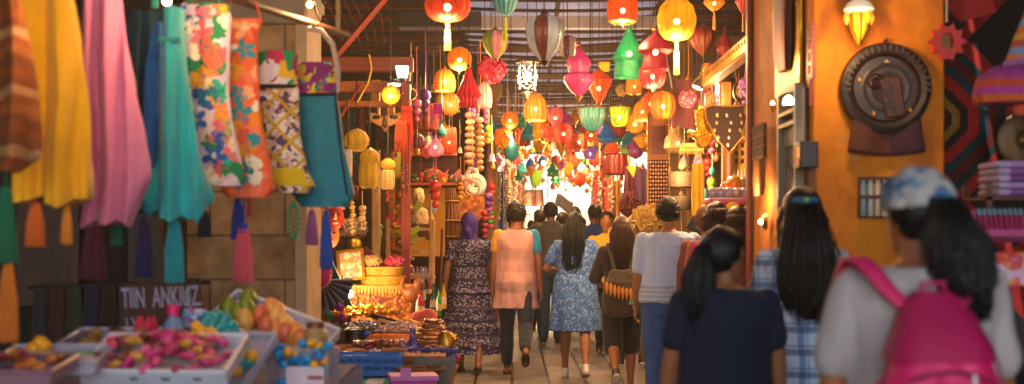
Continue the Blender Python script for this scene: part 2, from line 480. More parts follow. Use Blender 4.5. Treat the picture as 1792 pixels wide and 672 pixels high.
RIB = {'globe': (10, .07), 'melon': (9, .16), 'gourd': (9, .1), 'onion': (8, .06), 'double': (6, .1), 'cone': (6, .14), 'diamond': (12, .16), 'pleat': (14, .2),
       'bowl': (14, .1), 'shade': (20, .12), 'drum': (10, .1), 'barrel': (9, .1), 'saucer': (12, .1), 'dome': (12, .1), 'cluster': (8, .1), 'tear': (10, .05)}
def shade_mat(col, lit, fil=0):
    if lit >= .3:
        return M('lit shade %s %.2f %d' % (col, lit, fil), col, .55, .55, 11, .6, 45, emit='base', es=lit, see=.26, filig=fil)
    return M('shade %s %.2f' % (col, lit), col, .5, .4, 14, .4, 70, emit='base' if lit else None, es=lit, coat=.2)  # unlit shades get faint emission too, in place of light falling on them
bulb_m = M('warm bulb', 'ffe2a8', .3, .02, emit='ffd890', es=200)
wire_m = M('dark wire', '241812', .6)
LAMPS = []; LAMPS_W = []
def lantern(kind, px, py, w, h, d, col, lit, label, cap='8a5a20', tassel=None, tl=1.0, fil=0, group=None, ribs=True, cord=True, bulb=None, name='hanging_lantern', col2=None, rot=None, power=0):
    s = d / F; W, H = w * s, h * s
    t = thing(name, label, 'lantern', at(px, py, d), (0, 0, random.random() * 6) if rot is None else rot, group)
    rb, am = RIB[kind]
    pr = [(r * W, z * H) for r, z in PROF[kind]]
    seg = rb * 6 if rb * 6 < 100 else 72
    mats = [shade_mat(col, lit, fil)] + ([shade_mat(col2, lit, fil)] if col2 else [])
    m = MB().lathe(pr, seg, rb, am, cap=False)
    if col2:
        n = len(pr) - 1
        m.mi = [1 if ((k // 6) % 2) else 0 for i in range(n) for k in range(seg)]
    part('shade', m, mats, t, thick=.004)
    if ribs:
        m = MB()
        for k in range(rb):
            an = 2 * PI * (k + .5 if am > .12 else k) / rb
            f = 1 + am * ((0 if am > .12 else 1) - .6)
            m.tube([(r * f * 1.015 * math.cos(an), r * f * 1.015 * math.sin(an), z) for r, z in pr], W * .008 + .0006, 5)
        part('ribs', m, M('metal ' + cap, cap, .4, .4, 20, metal=.6), t)
    top = pr[0]
    m = MB().lathe([(max(top[0] * 1.1, W * .08), -.01 * H), (max(top[0] * 1.15, W * .1), H * .03), (W * .05, H * .08), (W * .02, H * .13)], 12, c=(0, 0, top[1] - H * .01))
    part('cap', m, M('metal ' + cap, cap, .4, .4, 20, metal=.6), t)
    if kind in ('diamond', 'gourd', 'melon', 'double', 'tear', 'saucer', 'globe', 'barrel', 'cluster'):
        part('finial', MB().lathe([(W * .13, 0), (W * .1, -H * .05), (W * .04, -H * .09), (.001, -H * .15)], 10, c=(0, 0, pr[-1][1] + .004)), M('metal ' + cap, cap, .4, .4, 20, metal=.6), t)
    if tassel:
        L = tl * H; z0 = pr[-1][1] - H * .1; mm = MB()
        mm.tube([(0, 0, z0 + H * .08), (0, 0, z0)], W * .015, 5)
        mm.sphere((0, 0, z0), W * .06, 8, 6)
        for k in range(14):
            a = k * 2.4; r = W * .055
            mm.tube([(0, 0, z0), (r * math.cos(a), r * math.sin(a), z0 - L * .3), (r * 1.2 * math.cos(a), r * 1.2 * math.sin(a), z0 - L)], W * .018, 4)
        part('tassel', mm, fab(tassel), t)
    if lit >= .3 if bulb is None else bulb:
        part('bulb', MB().sphere((0, 0, -.05 * H), min(.03, W * .09), 10, 7), bulb_m, t)
    if cord:
        zc = z_roof(d) - t.location.z
        if zc > 0: part('cord', MB().tube([(0, 0, H * .52), (.004, .003, zc * .5), (0, 0, zc)], .0035, 4), wire_m, t)
    if power: LAMPS.append((px, py + h * .75 + 6, d - .05, power))
    return t

L = lantern
# top row, nearest first
L('melon', 783, 10, 76, 54, 10, 'cc3a10', .5, 'big red orange melon lantern with yellow tassel cropped at the top edge', tassel='d8b040', tl=.85, power=10)
L('bowl', 884, 6, 48, 44, 11, '0c7c84', .12, 'dark teal glass lantern with long pale yellow tassel at top', tassel='b8b030', tl=.9)
L('gourd', 953, 66, 66, 82, 8.2, 'd8dcd8', .05, 'blurred brown and white striped glass lantern nearest the viewer', cap='6a3a20', col2='8a4428')
L('barrel', 993, 82, 28, 36, 9.5, '8a3c34', .05, 'small maroon and white striped barrel lantern beside the big striped glass one', col2='c8a8a0')
L('barrel', 1090, 16, 52, 50, 11, 'd8480c', .75, 'glowing red orange barrel lantern just above the green cone lantern', fil=60, power=14)
L('melon', 1184, 34, 64, 72, 10, 'e09c10', .8, 'large glowing yellow ribbed lantern with brass foot', cap='b08020', tassel='c8a030', tl=.75, power=22)
L('saucer', 1250, 4, 36, 30, 10.5, 'e07010', .6, 'small orange saucer lantern with tassel cropped at top right', tassel='c88a20', tl=1.0)
L('diamond', 1300, 8, 24, 30, 10.5, 'a02818', .2, 'small red diamond lantern with yellow tassel at top right', tassel='c89a30', tl=1.0)
L('gourd', 867, 77, 44, 50, 11.5, '8a8a30', .15, 'green and pink striped gourd lantern against the skylight', col2='b06a78')
L('globe', 804, 103, 43, 40, 12, 'd8700a', .8, 'glowing amber filigree globe lantern hung on a red cord', fil=90, power=16)
L('dome', 778, 140, 37, 40, 12.2, 'd8680a', .7, 'glowing amber dome lantern just below the filigree globe', fil=70, power=12)
L('pleat', 820, 152, 42, 70, 11.8, 'c8202c', .2, 'tall red pleated fabric lantern flaring to the bottom')
L('double', 1013, 124, 54, 88, 12, 'b02468', .16, 'magenta two tier lantern with pointed top')
L('diamond', 1048, 152, 44, 56, 13, 'dc4c12', .35, 'orange red pleated turnip lantern beside the magenta two tier one')
L('cone', 1101, 90, 56, 92, 11.5, '0c8a54', .35, 'emerald green cone lantern with six sided skirt', ribs=False)
L('onion', 1147, 88, 60, 72, 11, 'a0142c', .3, 'crimson onion dome lantern with a lit red band', ribs=False)
L('melon', 1142, 132, 44, 46, 11.3, 'd81420', .6, 'bright red ribbed lantern lit directly below the crimson onion dome', power=8)
L('barrel', 1110, 150, 27, 32, 13, 'd88a18', .4, 'plain orange yellow barrel lantern below the emerald cone')
L('melon', 1160, 184, 42, 48, 12, 'e06a0c', .4, 'orange globe lantern with golden speckles at the top of the jewellery panel', col2='e8901c')
L('diamond', 1138, 180, 30, 36, 12.8, 'd84a0c', .4, 'flame orange lantern half hidden behind the golden speckled globe')
L('dome', 938, 188, 38, 48, 13.5, 'd86408', .8, 'glowing orange bell lantern with dark ribs below the crystal lamp', rot=(0, 0, 0), power=14)
L('globe', 892, 210, 31, 30, 15, 'dc7408', .6, 'plain amber globe lantern left of the orange bell one', power=10)
L('barrel', 879, 240, 25, 30, 15, 'd86406', .7, 'small amber barrel lantern under the plain amber globe')
L('tear', 895, 256, 26, 48, 15, '128c8c', .1, 'turquoise teardrop lantern under the amber globes', ribs=False)
L('tear', 858, 216, 26, 32, 15.2, '107c80', .1, 'small turquoise cone lantern beside the pebble garland', ribs=False)
L('gourd', 972, 205, 28, 36, 15, 'e0605c', .4, 'coral pink egg shaped lantern with a dark foot')
L('melon', 986, 233, 33, 36, 14.5, 'd8281c', .35, 'striped scarlet lantern below the coral egg', col2='e06a4c')
L('barrel', 950, 228, 34, 32, 16, 'dcae10', .3, 'soft yellow barrel lantern left of the striped scarlet one', ribs=False)
L('bowl', 1037, 210, 46, 42, 14, '2c8a84', .12, 'wide teal pleated bowl lantern')
L('shade', 1084, 204, 36, 33, 14, '8cc018', .3, 'lime green pleated lampshade lantern')
L('dome', 1124, 194, 31, 36, 13.6, 'd86c08', .7, 'glowing orange dome lantern beside the lime lampshade', power=10)
L('globe', 1111, 216, 32, 34, 14.2, 'd88c20', .4, 'golden speckled globe lantern under the glowing orange dome', fil=50)
L('pleat', 1062, 232, 34, 34, 15, '1c64b0', .1, 'cobalt blue pleated fabric lantern', ribs=False)
L('pleat', 1072, 256, 28, 36, 15.2, 'e0541c', .25, 'orange fringed lantern under the cobalt blue one', ribs=False)
L('drum', 1013, 248, 31, 28, 15.4, 'd85020', .45, 'red and cream banded drum lantern', col2='e8b070')
L('saucer', 1034, 236, 30, 20, 16, 'e07014', .45, 'flat orange saucer lantern behind the teal bowl')
L('shade', 1033, 268, 23, 22, 16, 'b070c0', .3, 'lilac pleated cup lantern')
L('drum', 1078, 288, 40, 36, 14.6, '8c1c14', .1, 'dark red drum lantern over the red bead curtains', ribs=False)
L('cluster', 1112, 265, 25, 24, 15, '9c3474', .15, 'purple faceted ball lantern near the dark red drum')
L('melon', 788, 182, 27, 38, 12.6, 'e86c10', .5, 'orange pumpkin lantern behind the red pleated one')
L('globe', 732, 248, 25, 25, 11.5, '5c0c40', .04, 'dark purple ball lantern in the left shop', ribs=False)
L('tear', 762, 255, 31, 38, 11.2, 'd06a84', .3, 'pink garlic shaped lantern next to the dark purple ball', col2='e090a0')
L('saucer', 748, 262, 36, 28, 11.6, 'd84a40', .25, 'coral saucer lantern tucked behind the pink garlic one')
L('drum', 786, 247, 26, 46, 12.4, 'c83a14', .3, 'tall orange red drum lantern left of the pebble garland', fil=70)
L('drum', 745, 206, 46, 46, 12, '8a1c10', .2, 'wide dark red wicker drum lantern in the left shop', fil=60)
L('dome', 848, 166, 25, 46, 13, 'd89088', .25, 'pale pink shell lantern behind the red pleated one')
# red pair in the shade of the right planks
L('gourd', 1230, 70, 46, 48, 12, '701408', .12, 'dull dark red gourd lantern in the shade at right')
L('tear', 1268, 74, 28, 46, 12, '8a1010', .2, 'dull scarlet teardrop lantern with a tiny lit bulb at right', bulb=True)
# amber fretwork ball over the left shop, woven yellow lanterns
L('globe', 684, 166, 32, 32, 10.2, 'dc9018', .5, 'amber fretwork ball lantern under the white lamp in the left shop', fil=80)
wov = dict(name='woven_lantern', cap='8a6a30', bulb=False, ribs=False)
def woven(px, py, w, h, kind, d, label, lit=.35, col='e8a820'):
    t = L(kind, px, py, w, h, d, col, lit, label, cord=False, **wov)
    W, H = w * d / F, h * d / F
    m = MB(); n = max(7, int(h / 3.2))
    pr = PROF[kind]
    for k in range(n):
        z = -.48 + .96 * k / (n - 1)
        for (r0, z0), (r1, z1) in zip(pr, pr[1:]):
            if z1 <= z <= z0:
                r = r0 + (r1 - r0) * ((z0 - z) / max(1e-6, z0 - z1))
                m.tube([((r * W * 1.0 + .002 * math.sin(a * 9 + k * 2)) * math.cos(2 * PI * a / 28), (r * W + .002 * math.sin(a * 9 + k * 2)) * math.sin(2 * PI * a / 28), z * H) for a in range(29)], H / n * .32, 5); break
    part('weave', m, M('woven straw', 'e0a83c', .8, .4, 40, .4, 120), t)
    part('cord', MB().tube([(0, 0, H / 2), (0, 0, H / 2 + .4)], .004, 5), wire_m, t)
    return t
woven(624, 246, 42, 38, 'globe', 9.3, 'round yellow woven lantern, largest of the woven ones')
woven(647, 276, 34, 30, 'globe', 9.6, 'round yellow woven lantern above the tall woven one')
woven(645, 306, 32, 46, 'barrel', 9.6, 'tall bright yellow woven lantern')
woven(679, 289, 25, 22, 'globe', 10.3, 'small ochre woven lantern over a pale tall one', .2)
woven(678, 314, 24, 34, 'barrel', 10.3, 'small pale tall woven lantern with red bead below', .2, 'd8b868')
woven(609, 286, 14, 50, 'barrel', 9.1, 'cream woven lantern half behind the teal quilted bag', .2, 'e0d0a8')
# crystal lamp
t = thing('crystal_lamp', 'brilliant crystal lamp in a dark iron frame below the skylight', 'lamp', at(923, 135, 13))
k = 13 / F
part('bulb', MB().sphere((0, 0, 0), .04, 12, 8), M('crystal bulb', 'ffe2a8', emit='ffe0a0', es=60), t)
m = MB()
for i in range(70):
    a = i * 2.4; z = (-.5 + i / 70) * 44 * k; r = (17 - 6 * abs(z / (44 * k)) * 1.2) * k
    m.sphere((r * math.cos(a), r * math.sin(a), z), .011, 6, 4)
part('crystals', m, M('crystal', 'f4ecd8', .05, .05, emit='ffe8c0', es=.7), t)
m = MB()
for i in range(6):
    a = PI * i / 3
    m.tube([(22 * k * math.cos(a), 22 * k * math.sin(a), 26 * k), (21 * k * math.cos(a), 21 * k * math.sin(a), 4 * k), (11 * k * math.cos(a), 11 * k * math.sin(a), -24 * k)], .006, 5)
m.lathe([(22 * k, 25 * k), (23 * k, 28 * k), (12 * k, 33 * k), (3 * k, 36 * k)], 18); m.lathe([(12 * k, -22 * k), (13 * k, -26 * k), (5 * k, -32 * k), (2 * k, -38 * k)], 18)
part('frame', m, M('dark iron', '2a201a', .4, .3, metal=.7), t)
part('cord', MB().tube([(0, 0, 36 * k), (0, 0, z_roof(13) - t.location.z)], .004, 5), wire_m, t)
LAMPS.append((923, 175, 12.9, 20))
# petal balls (pompoms)
def petal_ball(px, py, w, d, col, label, n=150, name='petal_ball', flat=1.0, cord=True):
    r = w * d / F / 2; m = MB(); rnd = random.Random(px)
    for i in range(n):
        zz = 1 - 2 * (i + .5) / n; a = i * 2.399; q = math.sqrt(1 - zz * zz)
        nrm = Vector((q * math.cos(a), q * math.sin(a), zz))
        u = nrm.orthogonal().normalized(); u.rotate(Matrix.Rotation(rnd.random() * 6.28, 3, nrm)); v2 = nrm.cross(u)
        p = Vector((nrm.x, nrm.y, nrm.z * flat)) * r * rnd.uniform(.78, 1.0); s_ = r * rnd.uniform(.2, .3)
        tip = p + nrm * s_ * .5
        m.add([p - u * s_ * .9, p + v2 * s_ * .5 - nrm * s_ * .2, p + u * s_ * .9, p - v2 * s_ * .5 - nrm * s_ * .2, tip], [(0, 1, 4), (1, 2, 4), (2, 3, 4), (3, 0, 4)])
    m.sphere((0, 0, 0), (r * .8, r * .8, r * .8 * flat), 12, 8)
    t = thing(name, label, 'ornament', at(px, py, d))
    part('petals', m, M('petals ' + col, col, .6, .45, 30), t)
    if cord: part('cord', MB().tube([(0, 0, r), (0, 0, max(.2, z_roof(d) - t.location.z))], .003, 4), wire_m, t)
    return t
petal_ball(861, 122, 50, 13, 'a8143c', 'magenta petal ball under the striped gourd lantern')
petal_ball(1203, 173, 32, 11.5, '9c1c34', 'dark pink petal ball at the top of the right hand shop', cord=False)
petal_ball(1088, 158, 22, 14, 'a88848', 'loose straw coloured twig ball behind the emerald lantern')
# small yellow square lantern
t = thing('box_lantern', 'tiny bright yellow box lantern over the orange turnip lantern', 'lantern', at(1057, 117, 13.2))
part('shade', MB().box((0, 0, 0), (.11, .09, .085)), shade_mat('e8a010', .6), t, bevel=.008)
part('cap', MB().box((0, 0, .047), (.12, .1, .01)), M('metal 8a5a20', '8a5a20'), t)
part('cord', MB().tube([(0, 0, .05), (0, 0, z_roof(13.2) - t.location.z)], .003, 4), wire_m, t)

# the crowded cluster farther down the lane: one proto per shape and colour, then copies
FARK = [('globe', 'e88010', .6, 'amber globe'), ('melon', 'd04a14', .35, 'red orange melon'), ('tear', '1a8c88', .15, 'turquoise teardrop'), ('globe', 'f0c060', 1.2, 'pale glowing globe'),
        ('diamond', 'd88414', .4, 'orange turnip'), ('drum', 'c02a24', .3, 'scarlet drum'), ('cluster', '2460a8', .2, 'blue faceted'), ('shade', '78a824', .25, 'lime cup'),
        ('onion', 'b0246c', .25, 'magenta onion'), ('saucer', 'e0a81c', .5, 'yellow saucer'), ('pleat', 'd0482c', .3, 'coral fringed'), ('cone', '0c7a50', .2, 'green cone'), ('globe', 'fff0d0', 2.2, 'white hot globe')]
protos = {}
rnd = random.Random(5)
def far_lantern(px, py, d, size, ki):
    kind, col, lit, nm = FARK[ki]
    lab = 'one of the small %s lanterns in the crowd down the lane' % nm
    grp = 'small %s lanterns down the lane' % nm
    loc = at(px, py, d); sc_ = size * d / F
    if ki not in protos:
        mats = [shade_mat(col, lit) if lit < .3 else M('far lit %s %.2f' % (col, lit), col, .5, .5, 2.5, emit='base', es=lit * .6, filig=5 if kind in ('globe', 'saucer') else 0), M('metal 8a5a20', '8a5a20', .4, .4, 20, metal=.6), wire_m]
        rb, am = RIB[kind]; seg = min(rb * 4, 56)
        m = MB().lathe([(r, z * 1.1) for r, z in PROF[kind]], seg, rb, am)
        m.lathe([(.14, .5), (.16, .56), (.05, .66), (.02, .7)], 10, mi=1)
        m.lathe([(.14, -.5), (.1, -.6), (.02, -.8)], 10, mi=1)
        m.tube([(0, 0, .68), (.03, 0, 1.6), (0, 0, 2.6)], .018, 4, mi=2)
        o = solo('hanging_lantern', m, mats, lab, 'lantern', loc, (0, 0, rnd.random() * 6), grp); o.scale = (sc_,) * 3; protos[ki] = o
    else:
        o = dup(protos[ki], loc, (0, 0, rnd.random() * 6), scale=(sc_ * rnd.uniform(.9, 1.1), sc_ * rnd.uniform(.9, 1.1), sc_ * rnd.uniform(.85, 1.25)))
for i in range(190):
    d = rnd.uniform(16.5, 30)
    px = rnd.uniform(872, 1118) if d < 20 else rnd.uniform(884, 1085)
    u = (px - 872) / 246
    lo = 250 + 30 * abs(u - .5) * rnd.random()
    py = rnd.uniform(232, 302) if rnd.random() < .9 else rnd.uniform(300, 322)
    size = rnd.uniform(11, 22) * (1 if d < 22 else .75)
    if py > 318: size *= .6
    ki = rnd.choice([0, 0, 0, 1, 1, 2, 3, 3, 4, 4, 5, 6, 7, 7, 8, 9, 9, 10, 10, 11, 12])
    far_lantern(px, py, d, size, ki)
for i in range(34):
    far_lantern(rnd.uniform(868, 1124), rnd.uniform(192, 262), rnd.uniform(14.5, 19), rnd.uniform(19, 29), rnd.choice([0, 1, 2, 4, 4, 5, 7, 8, 9, 10, 11]))
for i in range(36):
    far_lantern(rnd.uniform(888, 1074), rnd.uniform(292, 342), rnd.uniform(22, 30), rnd.uniform(4.5, 9), rnd.choice([0, 0, 3, 3, 4, 5, 9, 9, 12, 12, 1]))
for px, py, d, e in ((930, 262, 18, 26), (1010, 275, 19, 30), (1060, 250, 17, 20), (970, 285, 22, 26), (1010, 262, 25, 28), (930, 268, 26, 28), (985, 250, 20.5, 22)): LAMPS.append((px, py, d, e))
# ================================================================ PEOPLE
def skin(col): return M('skin ' + col, col, .55, .15, 8, .06, 200, sub=.12)
def hairm(col):
    m = M('hair ' + col, col, .42, .6, 40, .3, 90, stretch=(6, 6, .6))
    for n in m.node_tree.nodes:
        if n.type == 'BSDF_PRINCIPLED': n.inputs['Specular IOR Level'].default_value = .32
    return m
def chain(m, pts, rad, seg=12):
    m.tube(pts, rad, seg)
    for p, r in ((pts[0], rad[0]), (pts[-1], rad[-1])): m.sphere(p, r, seg, 8)
def wr(amp, f=9.0, st=.55, seed=0.0):
    def d(co):
        p = Vector((co.x * f + seed, co.y * f, co.z * f * st))
        return amp * (noise.noise(p) + .5 * noise.noise(p * 2.3)) 
    return d
def head_T(P, yaw, pitch, roll=0): return Matrix.Translation(P) @ Matrix.Rotation(R(yaw), 4, 'Z') @ Matrix.Rotation(R(pitch), 4, 'X') @ Matrix.Rotation(R(roll), 4, 'Y')

def person(label, px, d, H, yaw=0, w=1.0, sk='9a6444', leg=((12, 4, 0), (-10, 20, 8)), arm=((-6, 8, 10), (6, 8, 14)), head=(0, 4), group=None, vox=.0085,
           top=None, bottom=None, hair=None, shoes='2a2420', hem=None, twist=0, fem=True):
    """leg: (thigh forward, knee bend, heel lift) left then right; arm: (forward, out, elbow bend[, inward])"""
    s = H / 1.7
    X = (px - CX) * d / F
    hw = .088 * w * s
    root = thing('person', label, 'person', (X, d, 0), (0, 0, R(yaw)), group)
    J = {}; low = 9
    for i, sg in ((0, -1), (1, 1)):
        th, kb, hl = leg[i]
        hip = Vector((sg * hw, 0, 0)); kn = hip + Vector((sg * .0, math.sin(R(th)), -math.cos(R(th)))) * .425 * s
        sh = th - kb; an = kn + Vector((0, math.sin(R(sh)), -math.cos(R(sh)))) * .41 * s
        ft = R(sh - hl)  # foot hangs with the shin, toes dropped by heel lift
        fw = Vector((0, math.cos(R(-hl)), math.sin(R(-hl))))
        up = Vector((0, -fw.z, fw.y))
        J[i] = (hip, kn, an, fw, up)
        low = min(low, (an - up * .075 * s).z, (an + fw * .16 * s - up * .075 * s).z)
    hz = -low
    for i in (0, 1): J[i] = tuple(v + Vector((0, 0, hz)) if k < 3 else v for k, v in enumerate(J[i]))
    top_z = hz + .80 * s
    sc_t = s
    def tz(z): return hz + (z - .90) * s           # z given for a 1.7 m body
    tw = w * s
    m = MB()
    bust = .012 if fem else 0
    tors = [(0, 0, tz(.82), .15 * tw, .115 * tw), (0, -.01, tz(.92), .168 * tw, .128 * tw), (0, 0, tz(1.02), (.138 if fem else .15) * tw, .105 * tw), (0, .0, tz(1.14), (.135 if fem else .155) * tw, .105 * tw),
            (0, .01, tz(1.26), .158 * tw, (.118 + bust) * tw), (0, 0, tz(1.34), .172 * tw, .108 * tw), (0, -.005, tz(1.395), .155 * tw, .085 * tw), (0, -.008, tz(1.43), .085 * tw, .06 * tw), (0, -.005, tz(1.45), .055 * s, .055 * s)]
    m.loft(tors, 28)
    hy, hp = head[0], head[1]
    hc = Vector((0, .02 * s, tz(1.585)))
    m.tube([(0, -.008 * s, tz(1.40)), (0, .0, tz(1.47)), (0, .012 * s, tz(1.55))], [.06 * s, .051 * s, .05 * s], 14)
    T = head_T(hc, hy, -hp, head[2] if len(head) > 2 else 0) @ Matrix.Scale(s ** .5, 4)
    # head: skull, jaw, nose, ears, lips
    m.sphere((0, -.008, .02), (.074, .093, .092), 20, 14, T=T)
    m.loft([(0, .052, -.112, .02, .022), (0, .045, -.1, .036, .035), (0, .03, -.075, .05, .055), (0, .02, -.04, .06, .07), (0, .012, .0, .067, .08)], 18, T=T)
    m.tube([(0, .078, .022), (0, .098, -.012), (0, .102, -.024), (0, .085, -.036)], [.009, .013, .015, .01], 8, T=T)
    m.sphere((0, .084, -.055), (.022, .01, .006), 10, 6, T=T); m.sphere((0, .082, -.066), (.019, .01, .006), 10, 6, T=T)
    m.sphere((0, .075, -.095), (.018, .014, .014), 10, 6, T=T)
    m.sphere((-.028, .07, .034), (.022, .014, .008), 8, 6, T=T); m.sphere((.028, .07, .034), (.022, .014, .008), 8, 6, T=T)
    for sg in (-1, 1):
        m.sphere((sg * .073, -.004, -.008), (.012, .02, .032), 10, 8, T=T)
    hands = []
    A = {}
    for i, sg in ((0, -1), (1, 1)):
        a = arm[i]; fwd, out, eb = a[0], a[1], a[2]; inn = a[3] if len(a) > 3 else 0
        S = Vector((sg * .166 * tw, -.005, tz(1.378)))
        rot = Matrix.Rotation(R(-sg * out), 3, 'Y') @ Matrix.Rotation(R(fwd), 3, 'X')
        u = rot @ Vector((0, 0, -1)); E = S + u * .285 * s
        rot2 = Matrix.Rotation(R(-sg * (out * .4)), 3, 'Y') @ Matrix.Rotation(R(sg * inn), 3, 'Z') @ Matrix.Rotation(R(fwd + eb), 3, 'X')
        f = rot2 @ Vector((0, 0, -1)); W = E + f * .245 * s
        A[i] = (S, E, W, u, f)
        mid = E + (W - E) * .35
        chain(m, [S + Vector((0, 0, -.008)), S + (E - S) * .4, E, mid, W], [.041 * tw, .041 * tw, .036 * tw, .037 * tw, .025 * tw])
        # hand : palm, four unequal curled fingers, thumb
        side = Vector((0, 1, 0)) - f * f.y
        if side.length < .2: side = Vector((-sg, 0, 0)) - f * (-sg * f.x)
        side.normalize(); nrm = f.cross(side); 
        if nrm.x * sg > 0: nrm = -nrm          # palm faces the body
        pc = W + f * .05 * s
        pts = [W, W + f * .03 * s, pc + f * .02 * s, pc + f * .045 * s]
        for q in (-.022, 0, .022): m.tube([W + side * q * .6 * s, pc + side * q * s, pc + side * q * s + f * .036 * s], [.014 * s, .015 * s, .012 * s], 8)
        for k, (q, ln) in enumerate(((.03, .068), (.011, .078), (-.009, .072), (-.028, .056))):
            b = pc + side * q * s + f * .036 * s; c1 = b + (f * .9 + nrm * .3) * ln * .5 * s; c2 = c1 + (f * .55 + nrm * .8) * ln * .5 * s
            m.tube([b, c1, c2], [.0095 * s, .009 * s, .0075 * s], 7); m.sphere(c2, .0075 * s, 7, 5)
        b = W + f * .025 * s + side * .022 * s; c1 = b + (side * .8 + f * .6) * .035 * s; c2 = c1 + (f * .9 + nrm * .3 + side * .15) * .03 * s
        m.tube([b, c1, c2], [.012 * s, .0105 * s, .009 * s], 7); m.sphere(c2, .009 * s, 7, 5)
    for i, sg in ((0, -1), (1, 1)):
        hip, kn, an, fw, up = J[i]
        mid = kn + (an - kn) * .32 + Vector((0, -.012 * s, 0))
        chain(m, [hip, hip + (kn - hip) * .45, kn, mid, kn + (an - kn) * .75, an], [.085 * tw, .075 * tw, .052 * tw, .053 * tw, .036 * s, .033 * s])
        heel = an - up * .04 * s - fw * .03 * s
        m.tube([heel, an - up * .045 * s + fw * .05 * s, an - up * .055 * s + fw * .12 * s, an - up * .058 * s + fw * .165 * s], [.033 * s, .036 * s, .034 * s, .022 * s], 10)
        m.sphere(heel, .033 * s, 10, 8); m.sphere(an - up * .058 * s + fw * .165 * s, .022 * s, 8, 6)
    body_me = remeshed(m, 'body', vox, 3)
    body = link('body', body_me, skin(sk), root)
    # eyes and brows on the face
    for sg in (-1, 1):
        e = MB().sphere((sg * .029, .077, .014), (.0125, .008, .0075), 10, 8, T=T)
        part('eye', e, M('eye white', 'd8d0c4', .3, .05), root)
        part('iris', MB().sphere((sg * .029, .0835, .014), (.006, .003, .006), 8, 6, T=T), M('iris', '1a0e08', .2), root)
        part('eyebrow', MB().tube([(sg * .014, .083, .034), (sg * .03, .084, .04), (sg * .046, .072, .035)], [.003, .0045, .002], 6, T=T), hairm('120c0a'), root)
    # ------- clothes
    if top:
        col = top['mat']; off = top.get('off', .016); zb = top.get('zb', .86); m = MB()
        neckz = top.get('neck', 1.435)
        secs = [(0, -.01, tz(zb), top.get('hem', .178) * tw + off, .135 * tw + off)]
        for (x, y, z, rx, ry) in tors:
            zz = (z - hz) / s + .90
            if zb + .04 < zz < neckz: secs.append((x, y, z, max(rx, top.get('minr', 0) * tw if zz < 1.3 else 0) + off + top.get('loose', .008), ry + off + top.get('loose', .008)))
        secs.append((0, -.006, tz(neckz), .082 * tw, .07 * tw))
        m.loft(secs, 32)
        sl = top.get('sleeve', .6)
        for i in (0, 1):
            S, E, W, u, f = A[i]
            if sl <= 0: continue
            if sl <= 1:
                e = S + (E - S) * sl
                chain(m, [S + Vector((0, 0, -.004)), S + (E - S) * .35 * sl, e], [.05 * tw + off * .3, .05 * tw + off * .5, .049 * tw + off * .7])
                # flat cuff end
            else:
                q = S.lerp(E, 1); e = E + (W - E) * (sl - 1)
                chain(m, [S, S.lerp(E, .5), E, E.lerp(e, .5), e], [.058 * tw + off * .5, .055 * tw + off * .6, .046 * tw + off * .6, .042 * tw + off * .5, .034 * tw + off * .5])
        if top.get('hood'):
            m.loft([(0, -.08 * s, tz(1.34), .03, .02), (0, -.10 * s, tz(1.38), .1, .05), (0, -.07 * s, tz(1.44), .11, .07), (0, -.03 * s, tz(1.475), .085, .07)], 18)
        if top.get('collar'):
            m.tube([(.062 * s * math.cos(t), .062 * s * math.sin(t) - .003, tz(1.445)) for t in [k * PI / 8 for k in range(17)]], .014 * s, 8)
        me = remeshed(m, 'top', max(vox, .008), 2, wr(top.get('wr', .009), 10, .5, px))
        top_o = link(top.get('name', 'shirt'), me, col, root)
        if top.get('sleeve_mats'):
            # sleeves of another garment worn underneath
            for i in (0, 1):
                S, E, W, u, f = A[i]; mm = MB(); e = S + (E - S) * .5
                chain(mm, [S, S.lerp(e, .5), e], [.064 * tw, .062 * tw, .058 * tw])
                link('sleeve', remeshed(mm, 'sleeve', .008, 2, wr(.004, 14)), top['sleeve_mats'][i], root)
    if bottom:
        kind = bottom['kind']; m = MB(); bm_ = bottom['mat']
        if kind in ('trousers', 'shorts'):
            m.loft([(0, -.005, tz(.80), .15 * tw, .125 * tw), (0, -.015, tz(.9), .178 * tw, .142 * tw), (0, -.005, tz(.98), .165 * tw, .125 * tw), (0, 0, tz(1.04), .15 * tw, .115 * tw)], 28)
            for i in (0, 1):
                hip, kn, an, fw, up = J[i]; lo = bottom.get('loose', 1.0)
                if kind == 'trousers':
                    end = kn + (an - kn) * bottom.get('len', .97)
                    chain(m, [hip, hip.lerp(kn, .4), kn, kn.lerp(end, .5), end], [.1 * tw, .09 * tw * lo, .066 * tw * lo, .062 * tw * lo, .05 * tw * lo])
                else:
                    end = hip.lerp(kn, bottom.get('len', .95))
                    chain(m, [hip, hip.lerp(kn, .4), end], [.105 * tw, .1 * tw, .092 * tw])
        else:  # skirt or dress
            zb = bottom['zb']; zt = bottom.get('zt', 1.05); rb = bottom.get('rb', .3)
            secs = []
            n = 14
            for k in range(n + 1):
                z = zb + (zt - zb) * k / n; q = k / n
                rx = rb * (1 - q) ** bottom.get('pow', 1.0) + (bottom.get('rt', .15) + .012) * (1 - (1 - q) ** bottom.get('pow', 1.0))
                if .82 < z < 1.0: rx = max(rx, .185)
                secs.append((bottom.get('sway', 0) * (1 - q), -.01, tz(z), rx * tw, rx * .78 * tw))
            secs = secs[::-1]
            m.loft(secs, 72, folds=bottom.get('folds', 9), famp=bottom.get('famp', .09), ph=px)
            for (x, y, z, rx, ry) in ([secs[k] for k in bottom['tiers']] if bottom.get('tiers') else []):
                m.loft([(x, y, z + .02 * s, rx + .002, ry + .002), (x, y, z - .02 * s, rx + .018, ry + .018), (x, y, z - .035 * s, rx + .004, ry + .004)], 48)
        me = remeshed(m, kind, max(vox, .008), 2, wr(bottom.get('wr', .008), 11, .35, px * .7))
        link(bottom.get('name', kind), me, bm_, root)
